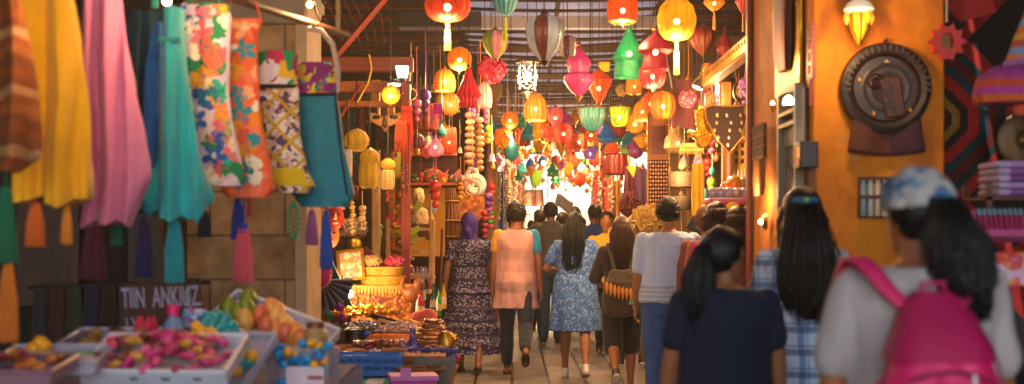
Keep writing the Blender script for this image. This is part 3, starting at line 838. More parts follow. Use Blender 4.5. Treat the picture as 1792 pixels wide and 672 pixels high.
    # ------- shoes
    if shoes:
        for i in (0, 1):
            hip, kn, an, fw, up = J[i]; side = fw.cross(up)
            Tm = Matrix.Translation(an) @ Matrix((side, fw, up)).transposed().to_4x4()
            m = MB().loft([(0, .045 * s, -.082 * s, .04 * s, .125 * s), (0, .045 * s, -.062 * s, .041 * s, .127 * s)], 22, 2.4, T=Tm)
            sole = m
            if shoes == 'sandal':
                so_ = part('sandal', sole, M('sandal sole', '3a2416'), root, bevel=.003)
                part('strap', MB().tube([(-.036 * s, .06 * s, -.06 * s), (-.02 * s, .075 * s, -.022 * s), (.02 * s, .075 * s, -.022 * s), (.036 * s, .06 * s, -.06 * s)], .007, 6, T=Tm), M('sandal strap', '4a2c18'), so_)
            else:
                up_ = MB().loft([(0, .045 * s, -.066 * s, .042 * s, .124 * s), (0, .045 * s, -.045 * s, .042 * s, .122 * s), (0, .03 * s, -.02 * s, .038 * s, .095 * s), (0, -.005 * s, .005 * s, .036 * s, .05 * s), (0, -.005 * s, .02 * s, .037 * s, .042 * s)], 20, 2.2, T=Tm)
                up_o = part('shoe', up_, M('shoe ' + shoes, shoes, .6, .3), root)
                part('sole', sole, M('shoe sole', 'cfc8bc' if shoes in ('e0dcd4', '2c3038') else '1a1614', .7, .4), up_o)
    root['T'] = 0
    info = dict(root=root, T=T, s=s, tz=tz, tw=tw, A=A, J=J)
    if hair: hair_make(info, **hair)
    return info

def hair_make(I, kind='short', col='120c0a', ln=.3, wd=.1, ph=0, n=140, side=0.0, puff=1.0, tip=None):
    T, root, s = I['T'], I['root'], I['s']
    rnd = random.Random(int(ln * 1000) + n)
    mt = hairm(col)
    m = MB()
    # scalp cap
    seg, rings = 40, 26; vs = []; fs = []; keep = {}
    full = kind in ('long', 'tail', 'bun')
    def hp(a, b):
        x = .0845 * puff * math.cos(b) * math.sin(a); y = -.012 + .101 * puff * math.cos(b) * math.cos(a); z = .02 + .1 * puff * math.sin(b)
        nz = noise.noise(Vector((x * 30, y * 30, z * 30 + ph))) * .006
        return Vector((x, y, z)) * (1 + nz * 6 * .15), x, y, z
    for j in range(rings + 1):
        b = -1.2 + (PI / 2 + 1.2) * j / rings
        for k in range(seg):
            p, x, y, z = hp(2 * PI * k / seg, b)
            front = y > .045 and z < .055 + .02 * math.sin(k)
            sidec = (abs(x) > .03 and y > .012 and z < .03) or (y > -.02 and z < -.03)
            nape = z < (-.075 if kind == 'short' else -.085)
            vs.append(p); keep[len(vs) - 1] = not (front or sidec or nape)
    for j in range(rings):
        for k in range(seg):
            q = (j * seg + k, j * seg + (k + 1) % seg, (j + 1) * seg + (k + 1) % seg, (j + 1) * seg + k)
            if all(keep[i] for i in q): fs.append(q)
    fs.append(tuple(range(rings * seg, rings * seg + seg)))
    m.add(vs, fs, T=T)
    cap = m
    if kind == 'short':
        for i in range(n):
            a = rnd.uniform(PI * .35, PI * 1.65); b = rnd.uniform(-.7, 1.4)
            p, x, y, z = hp(a, b)
            if z < -.07: continue
            q = p * 1.035 + Vector((rnd.gauss(0, .006), rnd.gauss(0, .006), -.012))
            cap.tube([p * .99, (p + q) / 2 * 1.015, q], [.006, .005, .0015], 3, T=T)
        part('hair', cap, mt, root, thick=.006, ang=180); return
    if kind == 'tuft':
        for i in range(n):
            a = rnd.uniform(0, 2 * PI); b = rnd.uniform(-.6, 1.5)
            p, x, y, z = hp(a, b)
            if y > .05 and z < .06 or z < -.06: continue
            q = p + Vector((p.x * .25, p.y * .2, abs(p.z) * .3 + .05)) * rnd.uniform(.5, 1.1)
            cap.tube([p * .96, p.lerp(q, .5) * 1.03, q], [.013, .011, .003], 4, T=T)
        part('hair', cap, mt, root, thick=.006, ang=180); return
    part('hair', cap, mt, root, thick=.008, ang=180)
    Ti = T
    def drop(path0, ln, wd, nn, r0, gather=None, wave=.0, vol=.03, taper=.55):
        mm = MB()
        # inner mass
        secs = []
        k_ = 10
        for i in range(k_ + 1):
            t = i / k_
            c = path0(t); ww = wd(t); secs.append((c.x, c.y, c.z, max(.006, ww * .84), max(.006, min(vol, ww) * (1 - .35 * t))))
        secs2 = secs[::-1]
        mm.loft(secs2, 26, folds=7, famp=.05, ph=ph, grow=False)
        for i in range(int(nn * 1.9)):
            o = rnd.uniform(-1, 1); dep = rnd.uniform(-1.08, .1); l2 = rnd.uniform(.8, 1.06)
            pts = []; rr = []
            w0 = rnd.uniform(0, 6)
            for k in range(9):
                t = k / 8 * l2
                c = path0(t); ww = wd(min(t, 1))
                pts.append((c.x + o * ww + wave * math.sin(t * 9 + w0) * t, c.y + dep * min(vol, ww) * math.sqrt(max(0, 1 - o * o)) + wave * math.cos(t * 9 + w0) * t * .6, c.z))
                rr.append(r0 * .62 * (1 - taper * t))
            rr[-1] = .001
            mm.tube(pts, rr, 4)
        for i in range(nn // 4):      # loose flyaway strands
            o = rnd.uniform(-1.15, 1.15); a0 = rnd.uniform(.05, .7); pts = []
            for k in range(7):
                t = min(1.08, a0 + .4 * k / 6); c = path0(t); ww = wd(min(t, 1)); e_ = 1 + .35 * (k / 6) ** 2 * rnd.uniform(.2, 1)
                pts.append((c.x + o * ww * e_ + .004 * math.sin(k * 1.3 + i), c.y - min(vol, ww) * e_ * .95 * math.sqrt(max(0, 1 - min(1, o * o))), c.z))
            mm.tube(pts, [.0022] * 6 + [.0008], 3)
        return mm
    hc = T.translation
    yawv = (T.to_3x3() @ Vector((0, -1, 0))).normalized(); yawv.z = 0; yawv.normalize()
    sv = (T.to_3x3() @ Vector((1, 0, 0))).normalized()
    if kind == 'long':
        L0 = hc + Vector((0, 0, .095 * s))
        def path(t):
            z = L0.z - t * (ln + .1)
            bk = .045 + .075 * min(1, t * 4) ** .6 if t < .25 else .12 + .01 * math.sin(t * 5)
            if t > .35: bk += .03
            return hc + yawv * (bk - .02) * s + Vector((side * t, 0, z - hc.z))
        def wdt(t): return (.035 + .06 * min(1, t * 5) ** .5 if t < .2 else .095 + (wd - .095) * min(1, (t - .2) / .4)) * (1 - .35 * max(0, (t - .75) / .25)) * s
        mm = drop(path, ln, wdt, n, .0065, vol=.06)
        part('long_hair', mm, mt if not tip else M('hair two', tip, .4, .5, 25, .3, 90, stretch=(6, 6, .6)), root, ang=180)
        # locks in front of the ears
        mm = MB()
        for sg in (-1, 1):
            for i in range(16):
                a0 = T @ Vector((sg * .07, -.02 + .05 * i / 16, .05)); e = hc + sv * sg * (.085 + .02 * rnd.random()) + yawv * (.03 + .04 * i / 16) + Vector((0, 0, -ln * .45 * rnd.uniform(.7, 1)))
                mm.tube([a0, a0.lerp(e, .4) + sv * sg * .02, e], [.009, .009, .002], 4)
        part('hair_lock', mm, mt, root, ang=180)
    if kind == 'tail':
        st = T @ Vector((0, -.105, .045 + .0))
        mm = MB().lathe([(.016, -.012), (.022, 0), (.016, .012)], 12)
        def path(t): return st + yawv * (.045 * math.sin(min(t * 4, 1.6))) * 1.0 + Vector((side * t, 0, -t * ln + .02 * math.sin(min(1, t * 6) * PI)))
        def wdt(t): return (.018 + (wd - .018) * min(1, t * 3)) * (1 - .5 * max(0, (t - .6) / .4))
        mm = drop(path, ln, wdt, n, .007, wave=ph, vol=wd * .8)
        part('ponytail', mm, mt, root, ang=180)
        b = MB().tube([st + Vector((.02 * math.cos(k), 0, .02 * math.sin(k))) for k in [i * PI / 5 for i in range(11)]], .009, 6)
        part('hair_band', b, M('hair band ' + (tip or '203050'), tip or '203050'), root)

def floral(key, cols, sc_=26, dist=.05, edge=None): return M(key, pat=p_cells(sc_, cols, 'Object', dist, edge=edge), rough=.85, var=.3, vs=8)

denim = M('denim', '3a60a0', .85, .4, 10, .4, 160)
# --- 1 hijab woman, patterned tiered dress
def band_dress(nt):
    v = coords(nt, 'Object')
    z = math_(nt, 'ADD', sepx(nt, v, 2), math_(nt, 'MULTIPLY', noise_(nt, v, 9, 2), .035))
    fl = ramp(nt, sepx(nt, voro(nt, v, 95), 0), [(0, C('20224e')), (.5, C('2c3062')), (.66, C('a8a8c4')), (.84, C('7a3040')), (.93, C('c8b4a8'))], 'CONSTANT')
    fr = math_(nt, 'FRACT', math_(nt, 'MULTIPLY', z, 7.4))
    bands = ramp(nt, fr, [(0, (0, 0, 0, 1)), (.80, (1, 1, 1, 1))], 'CONSTANT')
    bc = ramp(nt, math_(nt, 'FRACT', math_(nt, 'MULTIPLY', z, 3.7)), [(0, C('a8323c')), (.3, C('c08a5c')), (.6, C('b89a94')), (.8, C('7c2440'))], 'CONSTANT')
    dots = math_(nt, 'GREATER_THAN', voro(nt, v, 120, 'F1', 'Distance'), .28)
    bc = mixc(nt, dots, bc, C('20224e'))
    return mixc(nt, bands, fl, bc)
dress_m = M('banded print dress', pat=band_dress, rough=.85, var=.3, vs=7)
I = person('woman in purple headscarf and long banded navy print dress walking beside the left stall', 822, 13, 1.56, w=1.12, sk='8a5638', head=(-14, 6), arm=((-8, 13, 12), (-2, 10, 10)),
           leg=((8, 2, 0), (-14, 14, 10)), shoes='sandal', top=dict(mat=dress_m, zb=.98, sleeve=.5, loose=.012, hem=.16), bottom=dict(kind='skirt', name='skirt', mat=dress_m, zb=.2, zt=1.06, rb=.31, rt=.155, folds=8, famp=.07, tiers=(3, 6, 9, 12), pow=.85))
m = MB(); T = I['T']
m.sphere((0, -.012, .018), (.092, .108, .108), 26, 18, T=T)
m.loft([(0, -.012, -.16, .1, .1), (0, -.015, -.12, .085, .092), (0, -.015, -.06, .082, .095), (0, -.012, 0, .09, .105)], 26, T=T)
m.tube([T @ Vector((.0, -.09, -.05)), T @ Vector((.02, -.115, -.09)), T @ Vector((.035, -.11, -.16))], [.03, .035, .015], 10)
link('headscarf', remeshed(m, 'headscarf', .007, 3, wr(.007, 16, .5)), M('purple scarf', '3e1c80', .8, .3, 12, .2, 80), I['root'])
# --- 2 pink tunic
pink_t = M('salmon tunic', 'd09a92', .9, .3, 6, .3, 140)
I = person('short haired woman in long salmon tunic over navy leggings with yellow and blue sleeves', 903, 12.7, 1.66, w=1.03, sk='94583a', head=(12, 8), arm=((-2, 9, 8), (-10, 11, 8)), leg=((9, 3, 0), (-16, 42, 34)), shoes='sandal',
           top=dict(mat=pink_t, minr=.165, zb=.66, sleeve=0, loose=.02, hem=.215, neck=1.44, name='tunic', wr=.015, sleeve_mats=(fab('d89418'), fab('1488b8'))), bottom=dict(kind='trousers', name='leggings', mat=fab('1c2438'), loose=1.08, len=.86), hair=dict(kind='short', col='1c100a', n=260, puff=1.08))
# --- 3 blue dress
bluep = M('blue print cotton', pat=p_cells(70, ['3c64ac', '5c88cc', '3058a4', '88aae0', '4c78bc'], 'Object', .03), rough=.9, var=.25)
I = person('woman with long black hair in knee length blue print dress holding her hands in front', 1006, 12.4, 1.57, w=1.06, sk='9c6444', head=(-8, 6), arm=((8, 24, 82, 30), (-4, 16, 70, 20)), leg=((14, 6, 0), (-15, 22, 16)), shoes='e0dcd4',
           top=dict(mat=bluep, zb=.98, sleeve=.62, loose=.016, hem=.165), bottom=dict(kind='dress', name='dress_skirt', mat=bluep, zb=.5, zt=1.08, rb=.255, rt=.16, folds=7, famp=.05, pow=.5), hair=dict(kind='long', col='0c0a10', ln=.44, wd=.12, n=170))
# --- 4 brown haired woman with shorts
I4 = person('woman with long auburn hair, dark shorts and olive backpack, lifting her right heel', 1088, 11.1, 1.5, w=1.05, sk='9a5e3c', head=(6, 5), arm=((14, 16, 60, 24), (6, 16, 40, 12)), leg=((-16, 40, 40), (10, 4, 0)), shoes='2c3038',
           top=dict(mat=fab('301c24'), zb=.9, sleeve=.95), bottom=dict(kind='shorts', name='shorts', mat=fab('1a1416'), len=1.05), hair=dict(kind='long', col='3c140c', ln=.4, wd=.15, n=190))
# --- 5 man in white tee
def tee(nt):
    v = coords(nt, 'Object'); z = sepx(nt, v, 2)
    st = ramp(nt, math_(nt, 'FRACT', math_(nt, 'MULTIPLY', z, 30)), [(0, C('98a2b4')), (.5, C('b0bad0'))], 'CONSTANT')
    return mixc(nt, math_(nt, 'LESS_THAN', z, .985), C('b4c4e6'), st)
I = person('man with cropped black hair in a plain white tee and blue jeans', 1170, 9.6, 1.62, w=1.14, sk='9a6444', fem=False, head=(-6, 4), arm=((2, 8, 16), (6, 9, 20)), leg=((6, 4, 0), (-8, 12, 6)), shoes='1a1614',
           top=dict(mat=M('white tee', pat=tee, rough=.9, var=.1), minr=.16, zb=.9, sleeve=.75, loose=.02, hem=.185, wr=.012), bottom=dict(kind='trousers', name='jeans', mat=denim, loose=1.08), hair=dict(kind='short', col='0c0a0a', n=240))
# --- 6 grey jacket man
I = person('man in grey hooded jacket and blue jeans walking ahead of the blue dress', 964, 16.2, 1.76, w=1.12, sk='7c4c30', fem=False, head=(-4, 4), arm=((4, 10, 14), (-6, 12, 18)), leg=((-10, 14, 8), (10, 4, 0)), shoes='20242c',
           top=dict(mat=fab('4c444c'), zb=.88, sleeve=1.95, loose=.03, hem=.195, hood=True, name='jacket'), bottom=dict(kind='trousers', name='jeans', mat=M('dark denim', '24406c', .85, .4, 10, .4, 160), loose=1.1), hair=dict(kind='short', col='140e0c', n=200))
# --- 7 capped man in profile
I = person('man in a grey cap glancing right, dark blue jacket, behind the salmon tunic', 903, 14.9, 1.66, w=1.1, sk='84502e', fem=False, head=(-72, 2), arm=((8, 10, 20), (-6, 10, 20)), leg=((10, 4, 0), (-14, 20, 16)), shoes='3a3028',
           top=dict(mat=fab('1c1e2a'), zb=.88, sleeve=1.95, loose=.03, hood=True, name='jacket'), bottom=dict(kind='trousers', name='trousers', mat=fab('5c5450'), loose=1.05), hair=dict(kind='short', col='140e0c', n=120))
m = MB(); T = I['T']
m.loft([(0, -.008, .03, .084, .1), (0, -.01, .07, .084, .1), (0, -.01, .11, .07, .085), (0, -.01, .13, .03, .04)], 24, T=T)
m.loft([(0, .115, .04, .06, .06), (0, .115, .047, .058, .058)], 20, T=T)
link('cap', remeshed(m, 'cap', .006, 2), fab('5a4c50'), I['root'])
part('moustache', MB().tube([T @ Vector((-.026, .086, -.048)), T @ Vector((0, .095, -.043)), T @ Vector((.026, .086, -.048))], [.003, .006, .003], 6), hairm('120c0a'), I['root'])
# --- 8..: middle crowd
def mid(label, px, d, H, **k):
    k.setdefault('vox', .012); return person(label, px, d, H, **k)
mid('man with reddish brown face turned left, beside the grey jacket', 944, 18.5, 1.72, sk='90502c', fem=False, head=(40, 2), top=dict(mat=fab('20304a'), sleeve=1.9), bottom=dict(kind='trousers', name='trousers', mat=fab('2a2422')), hair=dict(kind='short', col='241008', n=60))
mid('short person with dark brown hair seen between the grey jacket and the blue dress', 985, 18, 1.66, sk='8a4c2c', top=dict(mat=fab('6a3a34'), sleeve=1.2), bottom=dict(kind='trousers', name='trousers', mat=fab('2a2838')), hair=dict(kind='short', col='2c120a', n=80, puff=1.1))
mid('person with smooth round black hair far behind the blue dress', 1005, 19.5, 1.77, sk='8a5634', top=dict(mat=fab('3a3a44'), sleeve=1.9), bottom=dict(kind='trousers', name='trousers', mat=fab('22242c')), hair=dict(kind='short', col='0c0c10', n=30, puff=1.18))
mid('man in bright blue shirt with dark cropped hair', 1040, 16.8, 1.75, sk='8c4e2e', fem=False, w=1.05, head=(24, 2), top=dict(mat=fab('1c44a0'), sleeve=.7, collar=True), bottom=dict(kind='trousers', name='trousers', mat=fab('2a2a30')), hair=dict(kind='short', col='180c08', n=90))
I = mid('young man in yellow shirt facing the viewer with a black strap across his chest', 1062, 14.6, 1.61, yaw=176, sk='a0643c', fem=False, head=(0, 0), top=dict(mat=fab('d8a41c'), sleeve=.7, collar=True), bottom=dict(kind='trousers', name='trousers', mat=fab('24262c')), hair=dict(kind='short', col='140c08', n=60, puff=1.06), vox=.009)
m = MB(); tz = I['tz']
m.tube([(-.1, .125, tz(1.40)), (-.02, .155, tz(1.28)), (.06, .16, tz(1.12)), (.13, .12, tz(.98))], .017, 6)
solo('shoulder_strap', m, fab('14141a'), 'black bag strap across the yellow shirt', 'bag strap', I['root'].location, I['root'].rotation_euler)
mid('tall person with spiky maroon hair and mustard top', 1104, 13.6, 1.72, sk='b88040', w=1.08, head=(0, 2), top=dict(mat=fab('c89030'), sleeve=.9, loose=.02), bottom=dict(kind='trousers', name='trousers', mat=fab('3a2c28')), hair=dict(kind='tuft', col='5c0c14', n=200, puff=1.05), vox=.009)
mid('woman with wavy dark brown bob in dusty rose top', 1254, 8.9, 1.57, sk='9a6444', w=1.0, head=(10, 3), top=dict(mat=fab('b84a50'), sleeve=.8, loose=.02), bottom=dict(kind='trousers', name='trousers', mat=fab('2a2430')), hair=dict(kind='long', col='2a120c', ln=.16, wd=.125, n=150))
mid('woman with straight brown hair behind the navy shirted child', 1291, 8.75, 1.535, sk='9a6444', head=(-8, 3), top=dict(mat=fab('7a3040'), sleeve=.8), bottom=dict(kind='trousers', name='trousers', mat=fab('24202a')), hair=dict(kind='long', col='3c1a10', ln=.25, wd=.11, n=120))
mid('person with fair reddish hair at the right hand shop', 1238, 9.5, 1.56, sk='a06a48', head=(-10, 3), top=dict(mat=fab('a05a40'), sleeve=1.9), bottom=dict(kind='trousers', name='trousers', mat=fab('2c2622')), hair=dict(kind='short', col='8a4a2c', n=60, puff=1.08))
# far silhouettes in the bright end
for px, d, H, lab, tc_, hc_, yw in ((1018, 24, 1.68, 'far walker in a red top in the bright end of the lane', 'a8282c', '1a100c', 10), (892, 22, 1.7, 'far walker in teal shirt at the left edge of the bright end', '1c6a78', '140c0a', -8),
                               (1070, 26, 1.74, 'far walker in white shirt near the bead curtains', 'c8c0b4', '140c0a', 15), (930, 27, 1.66, 'far walker in orange top under the lantern cluster', 'c8641c', '1c100a', 0)):
    mid(lab, px, d, H, yaw=yw, sk='8a5232', top=dict(mat=fab(tc_), sleeve=.8), bottom=dict(kind='trousers', name='trousers', mat=fab('2a2a32')), hair=dict(kind='short', col=hc_, n=40), vox=.016)
# --- foreground
navy = M('navy tee', '0e1a34', .9, .25, 7, .2, 90)
I = person('child with black ponytail and navy tee looking right in the foreground', 1268, 4.9, 1.36, w=1.16, sk='9a5e3c', head=(-52, 2), arm=((4, 11, 10), (2, 11, 12)), leg=((6, 2, 0), (-8, 10, 4)),
           top=dict(mat=navy, minr=.15, zb=.84, sleeve=.62, loose=.016, hem=.18), bottom=dict(kind='trousers', name='trousers', mat=fab('2c3448')), hair=dict(kind='tail', col='0c0e16', ln=.3, wd=.058, n=170, side=.0, ph=.004, tip='2c4a6c'), vox=.007)
plaid = M('blue white plaid', pat=p_plaid(11, 11, 'b4c4dc', '3c64a0', '24406c'), rough=.9, var=.2)
I = person('woman with very long dark hair and blue plaid shirt by the orange wall', 1405, 5.5, 1.54, w=1.0, sk='9a6444', head=(-4, 3), arm=((4, 10, 14), (4, 10, 14)), leg=((8, 2, 0), (-8, 10, 4)),
           top=dict(mat=plaid, zb=.8, sleeve=.95, loose=.02), bottom=dict(kind='trousers', name='jeans', mat=denim), hair=dict(kind='long', col='140c0e', ln=.42, wd=.135, n=260), vox=.008)
m = MB(); T = I['T']
m.tube([T @ Vector((-.05, -.09, .055)), T @ Vector((0, -.112, .05)), T @ Vector((.05, -.09, .055))], [.012, .02, .012], 10)
part('hair_clip', m, M('teal hair clip', '1c6080'), I['root']); 
part('clip_bead', MB().sphere(T @ Vector((0, -.135, .052)), .011, 10, 8), M('lime bead', '88b020'), I['root'])
grey_t = M('pale grey tee', 'b0a6a6', .9, .2, 5, .2, 120)
I = person('woman in blue white print headscarf and pale grey tee carrying a pink backpack', 1607, 3.35, 1.5, w=1.16, sk='9a5e3c', head=(16, 4), arm=((4, 10, 14), (4, 10, 14)), leg=((8, 2, 0), (-8, 10, 4)),
           top=dict(mat=grey_t, minr=.15, zb=.82, sleeve=.72, loose=.012, hem=.18, wr=.01), bottom=dict(kind='trousers', name='jeans', mat=denim), hair=dict(kind='tail', col='0e0a0c', ln=.3, wd=.075, n=260, side=.05, ph=.02, tip='34507c'), vox=.007)
T = I['T']
m = MB().sphere((0, -.012, .035), (.09, .108, .094), 30, 20, T=T)
m.v = m.v
me = remeshed(m, 'headscarf', .006, 1, wr(.011, 24, .5))
bm = bmesh.new(); bm.from_mesh(me); Ti = T.inverted()
bmesh.ops.delete(bm, geom=[v for v in bm.verts if (Ti @ v.co).z < .018 - .28 * (Ti @ v.co).y * .0 and (Ti @ v.co).y > -.2 and (Ti @ v.co).z < .012], context='VERTS'); bm.to_mesh(me); bm.free()
link('headscarf', me, M('blue white scarf', pat=p_cells(17, ['4c7498', 'b0aca8', '6a8ca8', '8a8c90', '3c5c80', '9ca4ac', '8c8478'], 'Object', .2), rough=.95, var=.2), I['root'], thick=.006)
part('knot', MB().sphere(T @ Vector((.0, -.125, .03)), (.03, .025, .025), 10, 8), fab('3c74a8'), I['root'])
ICAP = I
# pink backpack
pk = M('pink nylon', 'd81a64', .55, .2, 6, .35, 30); pk2 = M('deep pink nylon', 'b01050', .55, .2, 6, .35, 30)
tz = I['tz']; x0 = I['root'].location
bp = thing('backpack', 'bright pink backpack worn on the pale grey tee', 'backpack', (x0.x - .02, x0.y - .2, tz(1.0) + .14))
m = MB().loft([(0, 0, -.21, .12, .05), (0, -.015, -.19, .15, .085), (0, -.02, -.05, .145, .1), (0, -.01, .06, .115, .085), (0, .015, .14, .08, .055), (0, .035, .18, .045, .025)], 32, 3.0)
me = remeshed(m, 'pack', .007, 1, wr(.013, 13, .8, 3)); link('pack', me, pk, bp)
m = MB().loft([(0, -.085, -.17, .09, .03), (0, -.1, -.15, .11, .045), (0, -.105, -.06, .112, .045), (0, -.09, -.03, .1, .03)], 28, 3.4)
part('front_pocket', m, pk2, bp)
part('zip', MB().tube([(-.1, -.095, -.02), (-.06, -.115, .0), (0, -.122, .01), (.06, -.115, .0), (.1, -.095, -.02)], .005, 6), M('zip', '7a0c3c'), bp)
part('flap', MB().loft([(0, -.02, .03, .128, .098), (0, -.01, .07, .115, .09), (0, .012, .14, .085, .062), (0, .03, .19, .045, .03)], 28, 3.0), pk2, bp)
part('handle', MB().tube([(-.03, .03, .17), (-.025, .02, .21), (.025, .02, .21), (.03, .03, .17)], .008, 8), pk2, bp)
part('zip_pull', MB().box((.05, -.124, -.015), (.008, .006, .035)), M('steel', '9a98a0', .3, .1, metal=.8), bp)
part('seam', MB().tube([(-.148, -.06, -.17), (-.15, -.06, -.05), (-.118, -.05, .06), (-.08, -.02, .14)], .004, 6).tube([(.148, -.06, -.17), (.15, -.06, -.05), (.118, -.05, .06), (.08, -.02, .14)], .004, 6), M('zip', '7a0c3c'), bp)
part('label_patch', MB().box((0, -.14, -.06), (.05, .008, .025)), M('patch', 'e890b0', .6), bp)
for sg in (-1, 1):
    pts = [(sg * .06, .03, .15), (sg * .1, .05, .19), (sg * .13, .075, .235), (sg * .15, .12, .265), (sg * .155, .2, .265), (sg * .155, .28, .2)]
    mm = MB(); n = len(pts)
    def stp(u, v, pts=pts):
        i = min(int(v * (n - 1)), n - 2); f = v * (n - 1) - i
        p = Vector(pts[i]).lerp(Vector(pts[i + 1]), f); return p + Vector(((u - .5) * .045, 0, 0))
    mm.grid(stp, 3, 16); part('strap', mm, pk, bp, thick=.014)
# olive backpack with shell fringe
tz = I4['tz']; x0 = I4['root'].location
ob_ = thing('backpack', 'dark olive backpack with orange shell fringe and teal tassels on the auburn haired woman', 'backpack', (x0.x - .01, x0.y - .2, tz(1.0)))
m = MB().loft([(0, 0, -.2, .1, .05), (0, -.01, -.18, .15, .085), (0, -.02, -.05, .17, .1), (0, -.01, .08, .15, .085), (0, .01, .18, .09, .05)], 30, 2.6)
link('pack', remeshed(m, 'pack', .008, 2, wr(.012, 12, .7, 5)), fab('3c2c1c'), ob_)
for k in range(9):
    u = k / 8; x = -.14 + .26 * u; z = .09 - .02 * math.sin(u * PI) - .05 * u
    part('shell', MB().lathe([(.003, 0), (.012, -.02), (.014, -.05), (.004, -.1)], 8, c=(x, -.125 - .02 * math.sin(u * PI), z)), M('orange shell', 'e08420', .4, .3), ob_)
for x, z, c in ((.06, -.02, '5c9a80'), (.11, .01, '1c9aa0'), (.09, -.06, '6ca488')):
    m = MB()
    for k in range(12): m.tube([(x, -.125, z), (x + .016 * math.cos(k), -.13 + .012 * math.sin(k), z - .08)], [.004, .005], 4)
    m.sphere((x, -.125, z), .012, 8, 6); part('tassel', m, fab(c), ob_)
for sg in (-1, 1): part('strap', MB().tube([(sg * .06, .03, .16), (sg * .1, .07, .32), (sg * .11, .15, .39), (sg * .12, .24, .33)], .017, 8), fab('3c2c1c'), ob_)
# ================================================================ LEFT FOREGROUND STALL
HANGOUT = {}
def hang(name, label, cat, d, secs, mat, folds=9, famp=.1, dep=.05, wrk=.006, seg=72, children=None, ph=0.0, hem=True, pw=2.2):
    """secs: (py, px_left, px_right) from the top down, in photo pixels at depth d; a soft closed shape hanging there"""
    k = d / F
    py0 = secs[0][0]; pxm = (secs[0][1] + secs[0][2]) / 2
    t = thing(name, label, cat, at(pxm, py0, d))
    S = []
    for i, (py, a, b) in enumerate(secs):
        cx = ((a + b) / 2 - pxm) * k; S.append((cx, 0, -(py - py0) * k, (b - a) / 2 * k, dep * (.6 + .4 * i / max(1, len(secs) - 1))))
    # resample
    out = []
    for (a, b) in zip(S, S[1:]):
        for q in range(5): out.append(tuple(a[j] + (b[j] - a[j]) * q / 5 for j in range(5)))
    out.append(S[-1])
    m = MB().loft(out, seg, pw, folds, famp, ph, grow=False)
    me = m.mesh(name)
    if wrk:
        for v in me.vertices:
            n = noise.noise(Vector((v.co.x * 16 + ph, v.co.y * 16, v.co.z * 5))) + .5 * noise.noise(Vector((v.co.x * 30, ph, v.co.z * 14)))
            v.co.y += n * wrk * 2; v.co.x += n * wrk * .7
    if pw < 2.5:      # garments: soft vertical folds and an uneven hem
        W = max(s_[3] for s_ in out) * 2; H = abs(out[-1][2]) or 1; nf = 1.9 + (ph * 1.7) % 1.3; A = min(.042, W * .14)
        for v in me.vertices:
            x, z = v.co.x, v.co.z; q = min(1, -z / H)
            u = x / W * 2 * PI * nf + 1.4 * noise.noise(Vector((ph, z * 2.2, 3))) + ph
            f = math.sin(u) + .45 * math.sin(u * 2.3 + z * 2.5) * q
            v.co.y += A * f * (.55 + .45 * q)
            if q > .8: v.co.z += W * .16 * (noise.noise(Vector((x * 7 / max(W, .05) * .3, ph, 1))) + .3 * f) * (q - .8) / .2
    link('cloth', me, mat, t); HANGOUT[t.name] = out
    return t, k
def tassel(px, py0, py1, wpx, d, col, label, top=None, loop=0, col2=None, split=.0):
    k = d / F; t = thing('tassel', label, 'tassel', at(px, py0, d))
    L = (py1 - py0) * k; w = wpx * k / 2; m = MB(); rnd = random.Random(int(px * 7 + py0))
    hz = L * .14
    for i in range(60):
        a = i * 2.399; r = w * math.sqrt((i + .5) / 60)
        x, y = r * math.cos(a), r * math.sin(a) * .8
        m.tube([(x * .45, y * .45, -hz * .8), (x * .8 + rnd.gauss(0, w * .04), y, -L * .5), (x + rnd.gauss(0, w * .05), y, -L * rnd.uniform(.95, 1))], [w * .12, w * .12, w * .08], 4)
    part('strands', m, fab(col), t)
    m = MB().lathe([(w * .15, 0), (w * .42, -hz * .3), (w * .5, -hz * .7), (w * .42, -hz), (w * .56, -hz * 1.3)], 14, cap=False)
    part('knot', m, fab(col2 or col), t)
    zc = 2.9 if py0 < 380 else None
    part('cord', MB().tube([(0, 0, 0), (0, 0, (60 if not loop else loop) * k)], w * .08 + .001, 5), fab(col2 or col), t)
    return t
rail = MB().tube([(-1.9, 3.6, 2.36), (-.86, 6.9, 2.4)], .018, 10)
t = thing('clothes_rail', 'wooden rail above the frame carrying the hanging garments and bags', 'rail', (0, 0, 0))
part('bar', rail, wood(), t)
for x, y in ((-1.85, 3.75), (-.9, 6.8)): part('bracket', MB().tube([(x, y, 2.38), (x, y, 4.95)], .012, 6), wire_m, t)
hang('striped_textile', 'coarse brown textile with pale diagonal stripes at the left edge', 'textile', 4.0, [(-60, -60, 30), (60, -60, 48), (200, -60, 62), (275, -50, 66), (296, -30, 40)],
     M('brown striped weave', pat=p_stripes(2, 5, ['8a4410', '7a3c10', '9a5420', '8a4410', 'b07c50', '7a3c10'], 'Object', .3, 2), rough=.9, var=.4, bump=.5, bs=80), 5, .05, .06)
hang('yellow_garment', 'long bright yellow cloth hanging at left with a deep fold', 'garment', 4.4, [(-50, 38, 118), (20, 34, 128), (120, 30, 142), (230, 26, 156), (330, 22, 168), (352, 28, 160)], fab('e8ac08', .2), 5, .05, .06, .006, ph=1)
hang('pink_garment', 'pink cotton garment hanging between the yellow cloth and the turquoise one', 'garment', 4.8, [(-50, 152, 200), (20, 148, 214), (120, 150, 232), (240, 156, 254), (310, 160, 262), (390, 138, 232)], fab('d47aa8', .2), 5, .05, .06, .006, ph=2)
hang('dark_garment', 'dark petrol coloured garment half behind the turquoise dress', 'garment', 5.5, [(20, 232, 290), (60, 224, 300), (180, 226, 300), (330, 236, 300), (372, 240, 290)], fab('0c3444'), 8, .1, .06, .008, ph=3)
hang('blue_garment', 'strip of deep blue cloth beside the turquoise dress', 'garment', 5.3, [(40, 268, 292), (150, 256, 300), (260, 250, 292), (330, 262, 292)], fab('0c5ca8', .2), 6, .14, .05, .008, ph=4)
